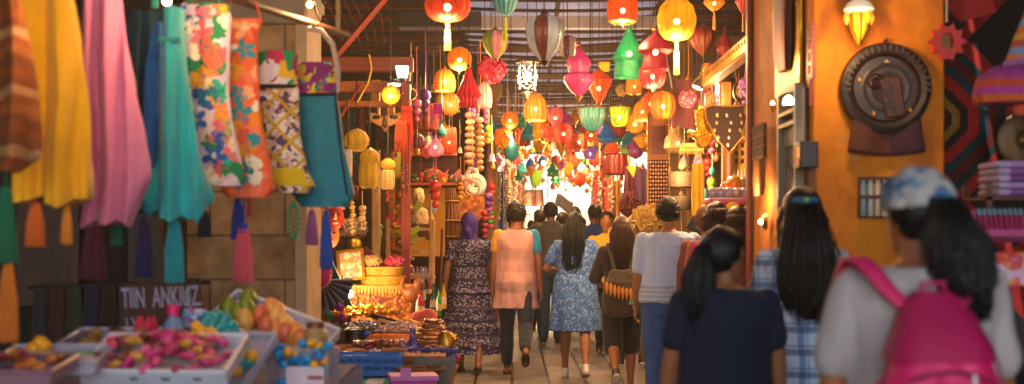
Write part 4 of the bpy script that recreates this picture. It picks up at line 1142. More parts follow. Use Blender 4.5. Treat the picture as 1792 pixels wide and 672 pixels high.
t, k = hang('turquoise_dress', 'bright turquoise gathered dress hanging left of the floral bag', 'garment', 5.1, [(14, 288, 318), (66, 288, 318), (75, 284, 320), (180, 282, 332), (290, 272, 356), (350, 240, 372), (382, 262, 348)], fab('08a0ac', .2), 6, .06, .06, .006, ph=5)
part('waist_tie', MB().tube([(-.04, -.05, -.13), (0, -.06, -.135), (.04, -.05, -.13)], .012, 8), fab('067c88'), t)
part('hanger_cord', MB().tube([(-.07, 0, .0), (-.075, 0, .2)], .014, 6), fab('20a890'), t)
flor = M('tropical print', pat=p_cells(9, ['c8b8d8', 'd8c8d8', 'c8d0d8', '0c8058', 'd8c0cc', 'c8b8d8'], 'Object', .2), rough=.75, var=.15)
def bagmat(key, cols, sc_, dist=.2, st=(1, 1, 1), edge=None, ew=.03, rnd_=1.0): return M(key, pat=p_cells(sc_, cols, 'Object', dist, st, rnd_, edge, ew), rough=.75, var=.18)
t, k = hang('floral_bag', 'tall cloth bag with tropical leaf and flower print in green, coral and white', 'bag', 5.6, [(8, 318, 398), (30, 318, 402), (160, 322, 398), (250, 334, 414), (310, 348, 424), (326, 362, 420)], flor, 4, .03, .05, .008, ph=6, pw=3)
part('top_band', MB().loft([(0, 0, -.005, 41 * k, .036), (0, 0, -.05, 42 * k, .04)], 40, 3), bagmat('print band', ['e8a020', '0c8a50', 'e46a50', 'c8b8d8'], 22), t)
for q in (-.06, .06): part('handle', MB().tube([(q, 0, 0), (q * .9, 0, .2)], .007, 6), fab('0c7a54'), t)
t, k = hang('coral_bag', 'coral orange cloth bag with turquoise leaves and white edge', 'bag', 5.9, [(34, 392, 458), (60, 398, 450), (170, 402, 452), (260, 404, 466), (330, 388, 480), (346, 400, 470)], bagmat('coral print', ['e86438', 'ee7858', 'e88018', 'e86438', 'ee7858', 'e86438'], 8, .3), 4, .03, .05, .008, ph=7, pw=3)
part('handle', MB().tube([(-.08, 0, 0), (-.05, 0, .09), (.05, 0, .1), (.08, 0, 0)], .006, 6), fab('d84a38'), t)
latt = M('lattice print', pat=lambda nt: (lambda v: mixc(nt, math_(nt, 'GREATER_THAN', math_(nt, 'MAXIMUM', math_(nt, 'ABSOLUTE', math_(nt, 'SINE', math_(nt, 'MULTIPLY', math_(nt, 'ADD', sepx(nt, v, 0), sepx(nt, v, 2)), 22))), math_(nt, 'ABSOLUTE', math_(nt, 'SINE', math_(nt, 'MULTIPLY', math_(nt, 'SUBTRACT', sepx(nt, v, 0), sepx(nt, v, 2)), 22)))), .975), p_cells(26, ['d8c4b8', 'c8a8a0', 'e8dcd0', '6c3c50', '4a3868', 'e0d0c8'], 'Object', .15)(nt), C('c89c10')))(coords(nt)), rough=.8, var=.2)
t, k = hang('patterned_pouch', 'tall pouch with yellow lattice over white and purple print and pink tulip top', 'bag', 6.2, [(90, 448, 522), (150, 452, 520), (158, 450, 524), (240, 458, 526), (300, 470, 540), (322, 482, 550), (338, 486, 540)], latt, 3, .02, .06, .006, ph=8, pw=2.6)
part('tulip_band', MB().loft([(0, 0, .0, 37.5 * k, .042), (0, 0, -60 * k, 35 * k, .044)], 40, 2.6), bagmat('tulip print', ['c01c54', '0c8a50', 'e0b020', 'd8d0dc', 'b01c60', 'e8e0e8', '9c1850'], 17, .1, (1.2, 1, .8)), t)
part('trim', MB().loft([(0, 0, -59 * k, 36.4 * k, .048), (0, 0, -66 * k, 36.8 * k, .05)], 40, 2.6), fab('14181c'), t)
part('yellow_hem', MB().loft([(16 * k, 0, -205 * k, 36 * k, .062), (24 * k, 0, -222 * k, 37 * k, .062), (32 * k, 0, -236 * k, 35.5 * k, .06)], 40, 2.6), fab('d8b80c'), t)
t, k = hang('teal_bag', 'quilted teal bag with dark piping and swirl patterned flap on a long pale handle', 'bag', 6.4, [(162, 514, 590), (175, 514, 592), (260, 520, 604), (340, 514, 622), (362, 530, 606)], M('quilted teal', '0c7c94', .7, .3, 22, .6, 26), 3, .02, .06, .006, ph=9, pw=2.8)
part('flap', MB().loft([(0, .0, 52 * k, 26 * k, .04), (0, 0, 40 * k, 37 * k, .045), (0, 0, -6 * k, 38.5 * k, .05)], 40, 2.6), bagmat('swirl print', ['d8b418', '7c1468', '0c7a5c', 'c84820', 'e0c030', '8c1c78', '40b0b0'], 16, .3), t)
part('piping', MB().tube([(-38 * k, -.035, -4 * k), (0, -.06, -5 * k), (38 * k, -.035, -4 * k)], .006, 6).tube([(36 * k, -.04, 0), (45 * k, -.04, -100 * k), (58 * k, -.045, -180 * k)], .006, 6).tube([(-38 * k, -.04, 0), (-34 * k, -.04, -100 * k), (-38 * k, -.045, -180 * k)], .006, 6), fab('0a1c30'), t)
part('handle', MB().tube([(38 * k, 0, 0), (40 * k, 0, 40 * k), (30 * k, 0, 85 * k), (10 * k, 0, 108 * k), (-12 * k, 0, 112 * k)], .013, 8), M('pale rope', 'c0aaa0', .8, .3), t)
part('hook', MB().tube([(-12 * k, 0, 112 * k), (10 * k, 0, 122 * k), (-6 * k, 0, 160 * k)], .006, 6), wire_m, t)
TS = [(10, 325, 462, 40, 4.0, '0c7048', 'thick green tassel at the left edge above the orange one', None), (14, 455, 600, 36, 4.05, 'e07808', 'long orange tassel hanging below the thick green one at the left edge', None),
      (62, 352, 432, 34, 4.4, 'e06a0c', 'looped orange cord tassel under the yellow cloth', None), (117, 352, 428, 20, 4.4, 'e88a10', 'small amber tassel under the right side of the yellow cloth', None),
      (204, 372, 430, 20, 5.0, '107060', 'small teal tassel under the pink garment', None), (252, 380, 486, 30, 5.4, '201c5c', 'dark indigo tassel left of the turquoise tassel', None),
      (305, 378, 496, 36, 5.1, '0a94a0', 'long turquoise tassel under the turquoise dress', None), (358, 366, 416, 24, 5.6, '141a40', 'short navy tassel under the floral bag', None),
      (426, 388, 494, 36, 5.9, 'e05870', 'coral pink tassel with a blue head on the stone pillar', '2438b0'), (416, 346, 420, 22, 5.95, '2438b0', 'royal blue tassel just above the coral pink one', None),
      (571, 366, 472, 22, 6.4, '1c50b8', 'slim cobalt tassel under the quilted teal bag', None), (546, 366, 430, 22, 6.5, 'b060a0', 'lilac tassel behind the slim cobalt one', None), (437, 340, 380, 10, 6.0, 'd84a50', 'thin red tassel beside the patterned pouch', None), (165, 380, 490, 44, 5.6, '5a1434', 'dim wine coloured tassel in the shade under the pink garment', None)]
for px, a, b, wp, d, c, lab, c2 in TS: tassel(px, a, b, wp, d, c, lab, col2=c2)
m = MB(); k = 6.2 / F
for i in range(22):
    a = 2 * PI * i / 22; m.sphere((8 * k * math.sin(a), 0, -30 * k + 30 * k * math.cos(a)), .009, 8, 6)
solo('bead_loop', m, M('green bead', '109060', .3, .2), 'loop of green beads under the patterned pouch', 'beads', at(514, 357, 6.2))
# dim scarves in the back of the stall
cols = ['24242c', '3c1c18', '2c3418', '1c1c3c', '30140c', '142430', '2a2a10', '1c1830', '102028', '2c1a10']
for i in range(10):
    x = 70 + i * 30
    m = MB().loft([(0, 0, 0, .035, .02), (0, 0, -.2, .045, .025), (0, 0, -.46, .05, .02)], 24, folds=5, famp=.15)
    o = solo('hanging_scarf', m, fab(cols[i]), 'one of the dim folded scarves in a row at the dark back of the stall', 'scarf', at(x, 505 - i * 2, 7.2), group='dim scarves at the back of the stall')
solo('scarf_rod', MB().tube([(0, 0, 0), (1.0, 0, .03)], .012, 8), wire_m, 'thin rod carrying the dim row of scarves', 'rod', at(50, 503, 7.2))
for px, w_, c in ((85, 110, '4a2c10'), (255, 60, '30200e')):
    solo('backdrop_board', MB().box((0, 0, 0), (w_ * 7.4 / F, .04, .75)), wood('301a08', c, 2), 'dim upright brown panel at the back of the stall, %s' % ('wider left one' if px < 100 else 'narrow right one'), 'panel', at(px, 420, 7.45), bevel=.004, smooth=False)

# ---- stall table with crates
tb = thing('market_table', 'cloth covered foreground table heaped with sweets and fruit', 'table', (-1.62, 5.1, 0))
part('top', MB().box((0, 0, .74), (1.75, 1.6, .04)), wood(), tb, bevel=.006)
part('cloth', MB().grid(lambda u, v: (-.92 + 1.84 * u, -.85 + 1.7 * v, .766 + .004 * math.sin(u * 20) * math.sin(v * 16)), 40, 40), M('lilac cloth', '6a6488', .9, .3, 5), tb, thick=.006)
part('apron', MB().grid(lambda u, v: (-.92 + 1.84 * u, -.86 + .02 * math.sin(u * 60), .765 - .6 * v), 120, 3), M('lilac cloth', '6a6488'), tb, thick=.006)
part('apron', MB().grid(lambda u, v: (.925 + .02 * math.sin(u * 60), -.85 + 1.7 * u, .765 - .6 * v), 120, 3), M('lilac cloth', '6a6488'), tb, thick=.006)
for x in (-.82, .82):
    for y in (-.74, .74): part('leg', MB().box((x, y, .36), (.05, .05, .72)), wood(), tb)
white_p = M('white plastic', 'c4c0cc', .35, .15, 5); clear_p = M('frosted plastic', 'b0a8bc', .25, .15, 6)
def tray(px, py, d, w, dp, h, label, mat=white_p, tilt=(0, 0, 0), name='tray'):
    t = thing(name, label, name.replace('_', ' '), at(px, py, d), tuple(R(a) for a in tilt))
    a = .008; m = MB().box((0, 0, a / 2), (w, dp, a))
    part('base', m, mat, t)
    for (c, s_) in (((0, -dp / 2, h / 2), (w, a, h)), ((0, dp / 2, h / 2), (w, a, h)), ((-w / 2, 0, h / 2), (a, dp, h)), ((w / 2, 0, h / 2), (a, dp, h))): part('side', MB().box(c, s_), mat, t, bevel=.002)
    m = MB()
    for (p, q) in (((-w / 2, -dp / 2), (w / 2, -dp / 2)), ((w / 2, -dp / 2), (w / 2, dp / 2)), ((w / 2, dp / 2), (-w / 2, dp / 2)), ((-w / 2, dp / 2), (-w / 2, -dp / 2))): m.tube([(p[0], p[1], h), (q[0], q[1], h)], .009, 6)
    part('rim', m, mat, t)
    return t
def fill(t, n, mk, cols, labels, cat, group, w, dp, z0, layers=2, rnd=None, sc_=(.85, 1.15), name='sweet', heap=.03):
    """single pieces lying in a tray, each its own object"""
    rnd = rnd or random.Random(int(w * 1000) + n); pr = {}
    Mx = Matrix.Translation(t.location) @ t.rotation_euler.to_matrix().to_4x4()
    for i in range(n):
        ci = rnd.randrange(len(cols)); x = rnd.uniform(-.5, .5); y = rnd.uniform(-.5, .5)
        z = z0 + heap * (1 - 4 * x * x) * (1 - 4 * y * y) + rnd.uniform(0, .012)
        p = Mx @ Vector((x * w, y * dp, z)); ro = (rnd.uniform(-.5, .5), rnd.uniform(-.5, .5), rnd.uniform(0, 6.28)); s_ = rnd.uniform(*sc_)
        if ci not in pr:
            o = solo(name, mk(), M('%s %s' % (name, cols[ci]), cols[ci], .4, .3, 20), labels[ci], cat, p, ro, group); o.scale = (s_,) * 3; pr[ci] = o
        else: dup(pr[ci], p, ro, scale=s_)
t = tray(292, 640, 4.6, .5, .3, .05, 'white tray of pink and brown dried sweets with a small price strip in the foreground', white_p, (20, 0, -4))
part('price_strip', MB().box((.05, -.158, .028), (.42, .006, .04)), M('pale label', 'b8bcc8', .5), t)
for x in (-.06, .05, .16):
    part('mark', MB().box((x, -.162, .028), (.03, .003, .008)), M('dark ink', '20202a'), t)
fill(t, 90, lambda: MB().sphere((0, 0, 0), (.036, .018, .016), 10, 7), ['d03078', 'e05090', '7a2c20', 'c89030', 'b02860'], ['pink sugared sweet in the white tray', 'bright pink sweet in the white tray', 'brown date in the white tray', 'golden sweet in the white tray', 'dark pink sweet in the white tray'], 'sweet', 'sweets in the white tray', .46, .27, .035, heap=.06)
def price_tag_part(): pass
t2 = tray(205, 612, 5.0, .36, .28, .05, 'greyish tray of mixed brown and yellow nuts behind the white tray', clear_p, (8, 0, 0))
fill(t2, 34, lambda: MB().sphere((0, 0, 0), (.026, .018, .015), 10, 7), ['8a4c24', 'c88c28', '5c2018', 'a86048'], ['brown nut in the greyish tray', 'yellow nut in the greyish tray', 'dark red nut in the greyish tray', 'pale brown nut in the greyish tray'], 'nut', 'nuts in the greyish tray', .32, .25, .03)
t3 = tray(272, 618, 5.15, .3, .3, .05, 'lilac tray of hot pink candy strips and brown sticks', M('lilac plastic', '9484a8', .35, .15), (14, 0, -20))
fill(t3, 30, lambda: MB().tube([(-.05, 0, 0), (0, .006, .006), (.05, 0, 0)], [.010, .012, .010], 8), ['e0307c', 'f05898', '8a3c1c'], ['hot pink candy strip in the lilac tray', 'light pink candy strip in the lilac tray', 'brown cinnamon stick in the lilac tray'], 'candy', 'candy strips in the lilac tray', .24, .26, .03)
t4 = tray(95, 640, 4.5, .34, .3, .04, 'shallow grey tray of coloured packets at the lower left corner', clear_p, (6, 0, 4))
for i, (x, y, c, lab) in enumerate(((-.1, .06, 'c8b8a8', 'cream paper packet in the shallow corner tray'), (.06, .04, '2c9a68', 'green wrapped packet in the shallow corner tray'), (-.06, -.06, 'c06838', 'rust orange packet in the shallow corner tray'), (.1, -.07, 'b8a0b0', 'pale pink packet in the shallow corner tray'))):
    m = MB().loft([(0, 0, 0, .07, .035), (0, 0, .015, .08, .045), (0, 0, .03, .06, .03)], 20, 4)
    solo('packet', m, M('foil ' + c, c, .35, .3, 20, .3), lab, 'packet', t4.location + Vector((x, y, .015)), (0, 0, i * .9))
for k_, (px, py) in enumerate(((60, 610), (77, 606), (70, 600))): solo('lemon_candy', MB().sphere((0, 0, 0), .026, 14, 10), M('candy e8a010', 'e8a010', .4, .2), 'one of three amber candy balls at the lower left corner', 'candy', at(px, py, 4.6), group='amber candy balls at the corner')
t5 = tray(30, 658, 4.2, .3, .26, .04, 'dark pink lined tray at the very lower left corner', M('rose plastic', '8a6070', .4), (6, 0, 0))
fill(t5, 20, lambda: MB().sphere((0, 0, 0), (.024, .018, .014), 10, 7), ['8c2434', 'b86a20'], ['red dried fruit in the corner tray', 'amber dried fruit in the corner tray'], 'dried fruit', 'dried fruit in the corner tray', .26, .22, .03)
# teal and amber ball sweets
rnd = random.Random(3)
def balls(pts, r, d0, col, label, group):
    p0 = None
    for (px, py) in pts:
        loc = at(px, py, d0 + .12 - .35 * (py - 556) / 85 + rnd.uniform(-.03, .03))
        if p0 is None: p0 = solo('sugar_ball', MB().sphere((0, 0, 0), (r, r, r * .9), 16, 11), M('candy ' + col, col, .4, .2), label, 'sweet', loc, None, group)
        else: dup(p0, loc, (rnd.random(), rnd.random(), rnd.random()))
TB = [(358, 566), (374, 562), (390, 570), (382, 580), (398, 586), (412, 582), (396, 600), (412, 598), (426, 608), (418, 620), (404, 616), (430, 624), (370, 574), (388, 592), (434, 616), (410, 634), (424, 638), (366, 556), (380, 552), (394, 558), (406, 570), (420, 594), (436, 632)]
AB = [(352, 580), (362, 592), (374, 602), (386, 612), (390, 628), (402, 622), (398, 640), (350, 594), (380, 618), (440, 622), (368, 582), (343, 572), (360, 606), (376, 590), (412, 648)]
balls(TB, .026, 5.0, '0c9098', 'teal sugar ball in the heap beside the mango tray', 'teal sugar balls')
balls(AB, .024, 4.9, 'e8a00c', 'amber sugar ball in front of the teal ones', 'amber sugar balls')
t = tray(398, 640, 4.95, .3, .3, .03, 'frosted tray under the teal and amber sugar balls', clear_p, (38, 0, -24))
# mango tray, steeply tilted
tm = tray(478, 583, 5.6, .50, .24, .05, 'tilted white tray of mangoes and pears by the stone pillar', white_p, (28, 19, -14))
part('lining', MB().box((0, 0, .012), (.48, .22, .006)), M('pale lining', 'd0c8d0', .6), tm)
Mx = Matrix.Translation(tm.location) @ tm.rotation_euler.to_matrix().to_4x4()
rnd = random.Random(8); pr = {}
for i in range(17):
    c = ['e8924c', 'e8a850', 'e06a48'][i % 3] if i > 3 else '78841c'
    x = -.2 + .4 * (i / 16); y = rnd.uniform(-.08, .08)
    loc = Mx @ Vector((x, y, .045 + rnd.uniform(0, .03))); ro = (rnd.uniform(-.5, .5), rnd.uniform(-.4, .4), rnd.uniform(0, 6)); s_ = rnd.uniform(.9, 1.15)
    key = c
    nm = 'pear' if c == '78841c' else 'mango'
    lab = {'78841c': 'green pear at the upper end of the tilted white tray', 'e8924c': 'orange mango in the tilted white tray', 'e8a850': 'yellow mango in the tilted white tray', 'e06a48': 'reddish mango in the tilted white tray'}[c]
    if key in pr: dup(pr[key], loc, ro, scale=s_)
    else:
        m = MB().lathe([(.001, -.05), (.022, -.042), (.036, -.018), (.038, .008), (.028, .035), (.012, .05), (.001, .053)], 18)
        pr[key] = solo(nm, m, M('fruit ' + c, c, .4, .3, 14), lab, 'fruit', loc, ro, 'fruit in the tilted white tray'); pr[key].scale = (s_,) * 3
# jar box with blue and yellow candies
jb = thing('candy_box', 'clear box of blue and amber candies with a white card front', 'box', at(530, 690, 5.1), (0, 0, R(-8)))
part('base', MB().box((0, 0, .008), (.24, .16, .016)), clear_p, jb)
part('wall', MB().box((0, .08, .09), (.24, .006, .18)).box((-.12, 0, .09), (.006, .16, .18)).box((.12, 0, .09), (.006, .16, .18)), M('clear film', 'd8d4e4', .15, .1, see=.65), jb)
part('card', MB().box((.035, -.083, .06), (.15, .006, .11)), M('card white', 'd0c0cc', .6), jb)
for z in (.04, .075): part('card_stripe', MB().box((.075, -.0875, z), (.06, .002, .014)), M('card red', 'a83040', .6), jb)
Mx = Matrix.Translation(jb.location) @ jb.rotation_euler.to_matrix().to_4x4()
rnd = random.Random(4); pr = {}
for i in range(44):
    c = ['1070b8', '1890c8', 'e09a10'][0 if i % 4 == 0 else (1 if i % 4 < 3 else 2)]
    loc = Mx @ Vector((rnd.uniform(-.1, .1), rnd.uniform(-.06, .06), .03 + .17 * i / 44))
    if c in pr: dup(pr[c], loc)
    else: pr[c] = solo('candy_drop', MB().sphere((0, 0, 0), .019, 12, 8), M('candy ' + c, c, .4, .2), {'1070b8': 'deep blue candy in the clear box', '1890c8': 'sky blue candy in the clear box', 'e09a10': 'amber candy in the clear box'}[c], 'candy', loc, None, 'candies in the clear box')
nb = thing('nut_jar', 'tall clear jar of ochre nuts with brown lid behind the candy box', 'jar', at(552, 638, 5.35))
part('glass', MB().lathe([(.05, 0), (.052, .05), (.05, .13), (.035, .15)], 20), M('jar film', 'c0a070', .2, .4, 40, see=.25), nb)
part('lid', MB().lathe([(.036, .15), (.036, .175), (.001, .178)], 18), M('brown lid', '7a3c20', .5), nb)
# bottle, bow, pouch, sign
b = thing('bottle', 'pale blue bottle with hot pink cap in front of the cardboard sign', 'bottle', at(303, 600, 5.1))
part('glass', MB().lathe([(.036, 0), (.042, .02), (.042, .06), (.03, .085), (.018, .1), (.018, .108)], 20), M('blue plastic bottle', '7c9cc8', .2, .1, see=.25), b)
part('cap', MB().lathe([(.022, .105), (.023, .145), (.02, .148), (.001, .149)], 18), M('pink cap', 'e01870', .4), b)
m = MB()
for i in range(9):
    a = i * .7; m.tube([(0, 0, .0), (.035 * math.cos(a), .015 * math.sin(a * 2), .05 + .012 * (i % 3)), (.05 * math.cos(a) * (.6 + .1 * (i % 4)), .01, .1 * (1 if i % 2 else .3))], [.012, .018, .006], 7)
solo('ribbon_bow', m, fab('d01848'), 'crimson ribbon bow against the cardboard sign', 'bow', at(256, 600, 5.1))
m = MB().loft([(0, 0, 0, .05, .03), (0, 0, .06, .056, .035), (0, 0, .12, .05, .02), (0, 0, .14, .045, .006)], 24, 3)
solo('printed_pouch', m, bagmat('blue floral', ['4878b8', 'a8b8d8', 'b03060', '20386c', '7ca0d0'], 40, .1), 'blue and pink printed pouch right of the pink capped bottle', 'pouch', at(342, 602, 5.2))
sg = thing('cardboard_sign', 'brown cardboard sign with uneven white hand lettering', 'sign', at(281, 545, 5.35), (R(-8), R(-2), R(3)))
k = 5.35 / F
part('board', MB().prism([(-70 * k, -56 * k), (66 * k, -60 * k), (70 * k, 50 * k), (40 * k, 54 * k), (-20 * k, 50 * k), (-68 * k, 50 * k)], -.004, .004), M('brown cardboard', '4a2a1c', .85, .3, 8, .2), sg, smooth=False)
def text(body, size, loc, parent, mat, rot=(R(90), 0, 0), sx=1.0, ext=.0015, name='lettering', shear=0.0, align='LEFT'):
    cu = bpy.data.curves.new(name, 'FONT'); cu.body = body; cu.size = size; cu.extrude = ext; cu.shear = shear; cu.align_x = align; cu.offset = size * .012
    tmp = bpy.data.objects.new('tmp', cu); COL.objects.link(tmp)
    me = bpy.data.meshes.new_from_object(tmp.evaluated_get(bpy.context.evaluated_depsgraph_get())); bpy.data.objects.remove(tmp)
    me.materials.clear(); o = link(name, me, mat, parent, loc, rot); o.scale = (sx, 1, 1); return o
chalk = M('white paint marks', 'a094ac', .8, .1)
text('TIIN  ANKIUZ.', .118, (-66 * k, -.007, 8 * k), sg, chalk, sx=.43, shear=-.12)
text('( ', .1, (44 * k, -.007, 12 * k), sg, chalk, sx=.7, shear=-.2)
text('l V', .085, (-58 * k, -.007, -34 * k), sg, chalk, sx=.6, shear=-.2)
text('aeS', .085, (20 * k, -.007, -28 * k), sg, chalk, sx=.7)

# printed motifs that follow the cloth of the two print bags
def motifs(t, W, H, n, cols, seed, x_shift=0.0):
    cl = [c for c in t.children if c.name.startswith('cloth')][0]
    out = HANGOUT[t.name]; H = abs(out[-1][2])
    rnd = random.Random(seed); mats = [M('print ' + c, c, .75, .15) for c in cols]; m = MB()
    for i in range(n):
        q = (i + .5) / n; cx = rnd.uniform(-.42, .42) * W + x_shift * q; cz = -H * (.05 + .9 * q) + rnd.uniform(-.02, .02)
        kind = i % 3; mi = rnd.randrange(len(cols)); r = rnd.uniform(.036, .062); a0 = rnd.random() * 6.28; L_ = 40; y = -.1 - .0006 * i
        pts = []
        for k in range(L_):
            a = 2 * PI * k / L_
            if kind == 0: rr = r * (.35 + .65 * abs(math.sin(a * 2.5)))                       # five petal flower
            elif kind == 1: rr = r * 1.25 * (.12 + .88 * abs(math.cos(a / 2)) ** 2.2) * (.72 + .28 * abs(math.cos(a * 5)))   # cut leaf
            else: rr = r * .8 * (.25 + .75 * abs(math.sin(a)) ** 1.6) * (1 if math.sin(a) > 0 else .7)    # double leaf
            pts.append((cx + rr * math.cos(a + a0), y, cz + rr * math.sin(a + a0)))
        def inside(p):
            z = max(-H * .985, min(-.012, p[2])); j = min(range(len(out)), key=lambda q: abs(out[q][2] - z)); cxx, hw_ = out[j][0], out[j][3] * .93
            return (max(cxx - hw_, min(cxx + hw_, p[0])), p[1], z)
        pts = [inside(p) for p in pts]
        c2 = sum(p[0] for p in pts) / L_; c3 = sum(p[2] for p in pts) / L_
        rings = [[(c2 + (p[0] - c2) * f, y, c3 + (p[2] - c3) * f) for p in pts] for f in (1, .66, .33)]
        vs = [p for r_ in rings for p in r_] + [(c2, y, c3)]; fs = []
        for g in range(2):
            for k in range(L_): fs.append((g * L_ + k, g * L_ + (k + 1) % L_, (g + 1) * L_ + (k + 1) % L_, (g + 1) * L_ + k))
        for k in range(L_): fs.append((2 * L_ + k, 2 * L_ + (k + 1) % L_, 3 * L_))
        m.add(vs, fs, mi)
        if kind == 0:
            mj = (mi + 3) % len(cols); rr = r * .22
            vs = [inside((cx + rr * math.cos(k * PI / 6), y - .02, cz + rr * math.sin(k * PI / 6))) for k in range(12)] + [inside((cx, y - .02, cz))]
            m.add(vs, [(k, (k + 1) % 12, 12) for k in range(12)], mj)
    o = part('printed_motifs', m, mats, t)
    sw = o.modifiers.new('lie', 'SHRINKWRAP'); sw.target = cl; sw.wrap_method = 'PROJECT'; sw.use_project_y = True; sw.use_positive_direction = True; sw.use_negative_direction = False; sw.offset = .003; sw.wrap_mode = 'ABOVE_SURFACE'
    return o
for o in list(COL.objects):
    if o.get('label', '').startswith('tall cloth bag with tropical'): motifs(o, .19, .76, 46, ['0c7a54', 'e8586c', 'e8a020', '18a898', 'ee6a50', '1c58b0', '0c8a50', 'f06a78', 'f0e0c8'], 3, .06)
    if o.get('label', '').startswith('coral orange cloth bag'): motifs(o, .13, .76, 24, ['1c8ca0', 'd89018', 'e8e0d0', 'd84a30', '187888', 'f0a878'], 5, .06)
# bulbs along the clothes rail; the last two, unseen, are added for light
for i, (px, py, d, e) in enumerate(((292, 2, 4.75, 2.8), (542, 8, 6.6, 13), (120, -30, 4.0, 3), (430, -12, 5.4, 3.6))):
    b = thing('string_bulb', ('warm fairy bulb above the turquoise dress', 'pale bulb at the top of the stone pillar edge', 'warm fairy bulb on the clothes rail over the yellow cloth', 'warm fairy bulb on the clothes rail over the coral bag')[i], 'bulb', at(px, py, d))
    part('glass', MB().sphere((0, 0, 0), .014, 12, 8), M('hot bulb', 'ffe8b0', .2, .0, emit='ffd890', es=40), b)
    part('socket', MB().lathe([(.012, .018), (.012, .05), (.004, .055)], 8), wire_m, b)
    part('cord', MB().tube([(0, 0, .05), (.02, .1, .3), (.02, .3, .9)], .004, 5), wire_m, b)
    LAMPS_W.append((e, b.location + Vector((.06, -.12, -.03))))
# ================================================================ LIT LEFT SHOP (8.5 - 13 m away)
redw = M('red painted wood', '8a2c10', .55, .4, 6, .15, 40); orw = wood('7a3810', 'b0601c', 0); ltw = wood('a87840', 'd0a468', 2)
fr = thing('shop_awning', 'red brown wooden awning frame over the lit left hand shop', 'frame', (-1.25, 11, 0))
part('beam', MB().box((-.15, 0, 2.78), (1.15, .12, .12)), M('red brown beam', '7a3016', .6, .4, 5, .2, 30, stretch=(1, 6, 6)), fr, bevel=.008)
part('beam', MB().box((-.15, .05, 2.60), (1.1, .08, .09)), orw, fr, bevel=.006)
part('beam', MB().box((-.15, .1, 2.46), (1.1, .08, .05)), orw, fr, bevel=.006)
part('post', MB().box((.36, 0, 1.36), (.075, .075, 2.72)), redw, fr, bevel=.006)
part('post', MB().box((.05, .6, 1.36), (.07, .07, 2.72)), ltw, fr, bevel=.006)
part('post', MB().box((.13, 1.2, 1.36), (.06, .06, 2.72)), orw, fr, bevel=.006)
part('brace', MB().tube([(-.23, -.05, 2.83), (.28, -.1, 3.42)], .033, 4), redw, fr)
part('brace', MB().tube([(-.26, -.07, 2.2), (-.02, -.02, 2.6)], .014, 6), redw, fr)
solo('cable', MB().tube([(0, 0, 0), (.02, 0, -.12), (-.01, 0, -.24), (-.1, 0, -.4)], .009, 6), M('yellow cable', 'c89a20', .5), 'yellow cable drooping over the red brown beam', 'cable', at(646, 95, 10.9))
wl = thing('shop_lamp', 'bright white tapered shop lamp under the red brown beam', 'lamp', at(704, 126, 10.7))
part('shade', MB().lathe([(.068, .045), (.062, .0), (.05, -.045), (.03, -.05)], 4, rot=PI / 4), M('white lamp glass', 'fff2dc', .3, .02, emit='fff0d4', es=6), wl)
part('base', MB().box((0, 0, -.06), (.05, .05, .03)), wire_m, wl)
part('arm', MB().tube([(0, 0, -.06), (.06, .1, -.08), (.06, .3, 0)], .01, 6), wire_m, wl)
LAMPS.append((680, 175, 10.0, 10))
sl_ = thing('spot_lamp', 'flat white spot lamp above the amber fretwork ball', 'lamp', at(690, 150, 10.6))
part('diffuser', MB().lathe([(.05, 0), (.052, .012), (.045, .02)], 18), M('white lamp glass', 'fff2dc'), sl_)
part('housing', MB().lathe([(.053, .015), (.05, .04), (.02, .055)], 18), wire_m, sl_)

def bowl_(name, px, py, d, r, h, mat, label, cat='bowl', rim=True, loc=None):
    t = thing(name, label, cat, loc if loc is not None else at(px, py, d))
    part('body', MB().lathe([(r * .55, 0), (r * .8, h * .3), (r, h), (r * .95, h), (r * .72, h * .35), (.001, h * .12)], 28), mat, t)
    if rim: part('rim', MB().lathe([(r * 1.03, h * .96), (r * 1.05, h), (r * 1.03, h * 1.05), (r * .96, h * 1.03)], 28, cap=False), mat, t, thick=.004)
    return t
def basket_mat(c='9a5c24'): return M('basket ' + c, pat=p_stripes(2, 55, [c, '5a3010', c, 'b8803c'], 'Object', .004, 30), rough=.8, var=.5, vs=60, bump=.8, bs=110)
# long low table
lt = thing('goods_table', 'low wooden table crowded with trinkets in front of the lit left shop', 'table', (-.98, 9.35, 0))
part('top', MB().box((0, 0, .56), (1.1, 1.9, .04)), orw, lt, bevel=.006)
part('apron', MB().box((0, -.94, .4), (1.06, .02, .28)), wood('5a2a10', '7a4018', 0), lt)
part('apron', MB().box((.53, 0, .4), (.02, 1.84, .28)), wood('5a2a10', '7a4018', 1), lt)
for x in (-.5, .5):
    for y in (-.88, .88): part('leg', MB().box((x, y, .27), (.05, .05, .54)), orw, lt)
TZ = .582
def on(px, py, top=TZ):      # point on the table top seen at this pixel
    d = (EYE - top) * F / (py - HY); return Vector(((px - CX) * d / F, d, top))
# blue crate
bc = thing('plastic_crate', 'bright blue slatted plastic crate at the near edge of the low table', 'crate', at(640, 655, 8.15))
bl = M('blue plastic', '0868c0', .35, .2, 6)
W_, D_, H_ = .44, .24, .13
part('bottom', MB().box((0, 0, .005), (W_, D_, .01)), bl, bc)
for y in (-D_ / 2, D_ / 2):
    m = MB().box((0, y, H_ - .012), (W_, .01, .024)).box((0, y, .02), (W_, .01, .03)).box((0, y, .07), (W_, .008, .02))
    for i in range(9): m.box((-W_ / 2 + W_ * i / 8, y, H_ / 2), (.014, .012, H_ - .004))
    part('side', m, bl, bc)
for x in (-W_ / 2, W_ / 2):
    m = MB().box((x, 0, H_ - .012), (.01, D_, .024)).box((x, 0, .03), (.01, D_, .05))
    for i in range(5): m.box((x, -D_ / 2 + D_ * i / 4, H_ / 2), (.012, .014, H_ - .004))
    part('side', m, bl, bc)
st = thing('crate_stand', 'striped white and teal cloth covered box under the blue crate', 'stand', at(620, 657, 8.1))
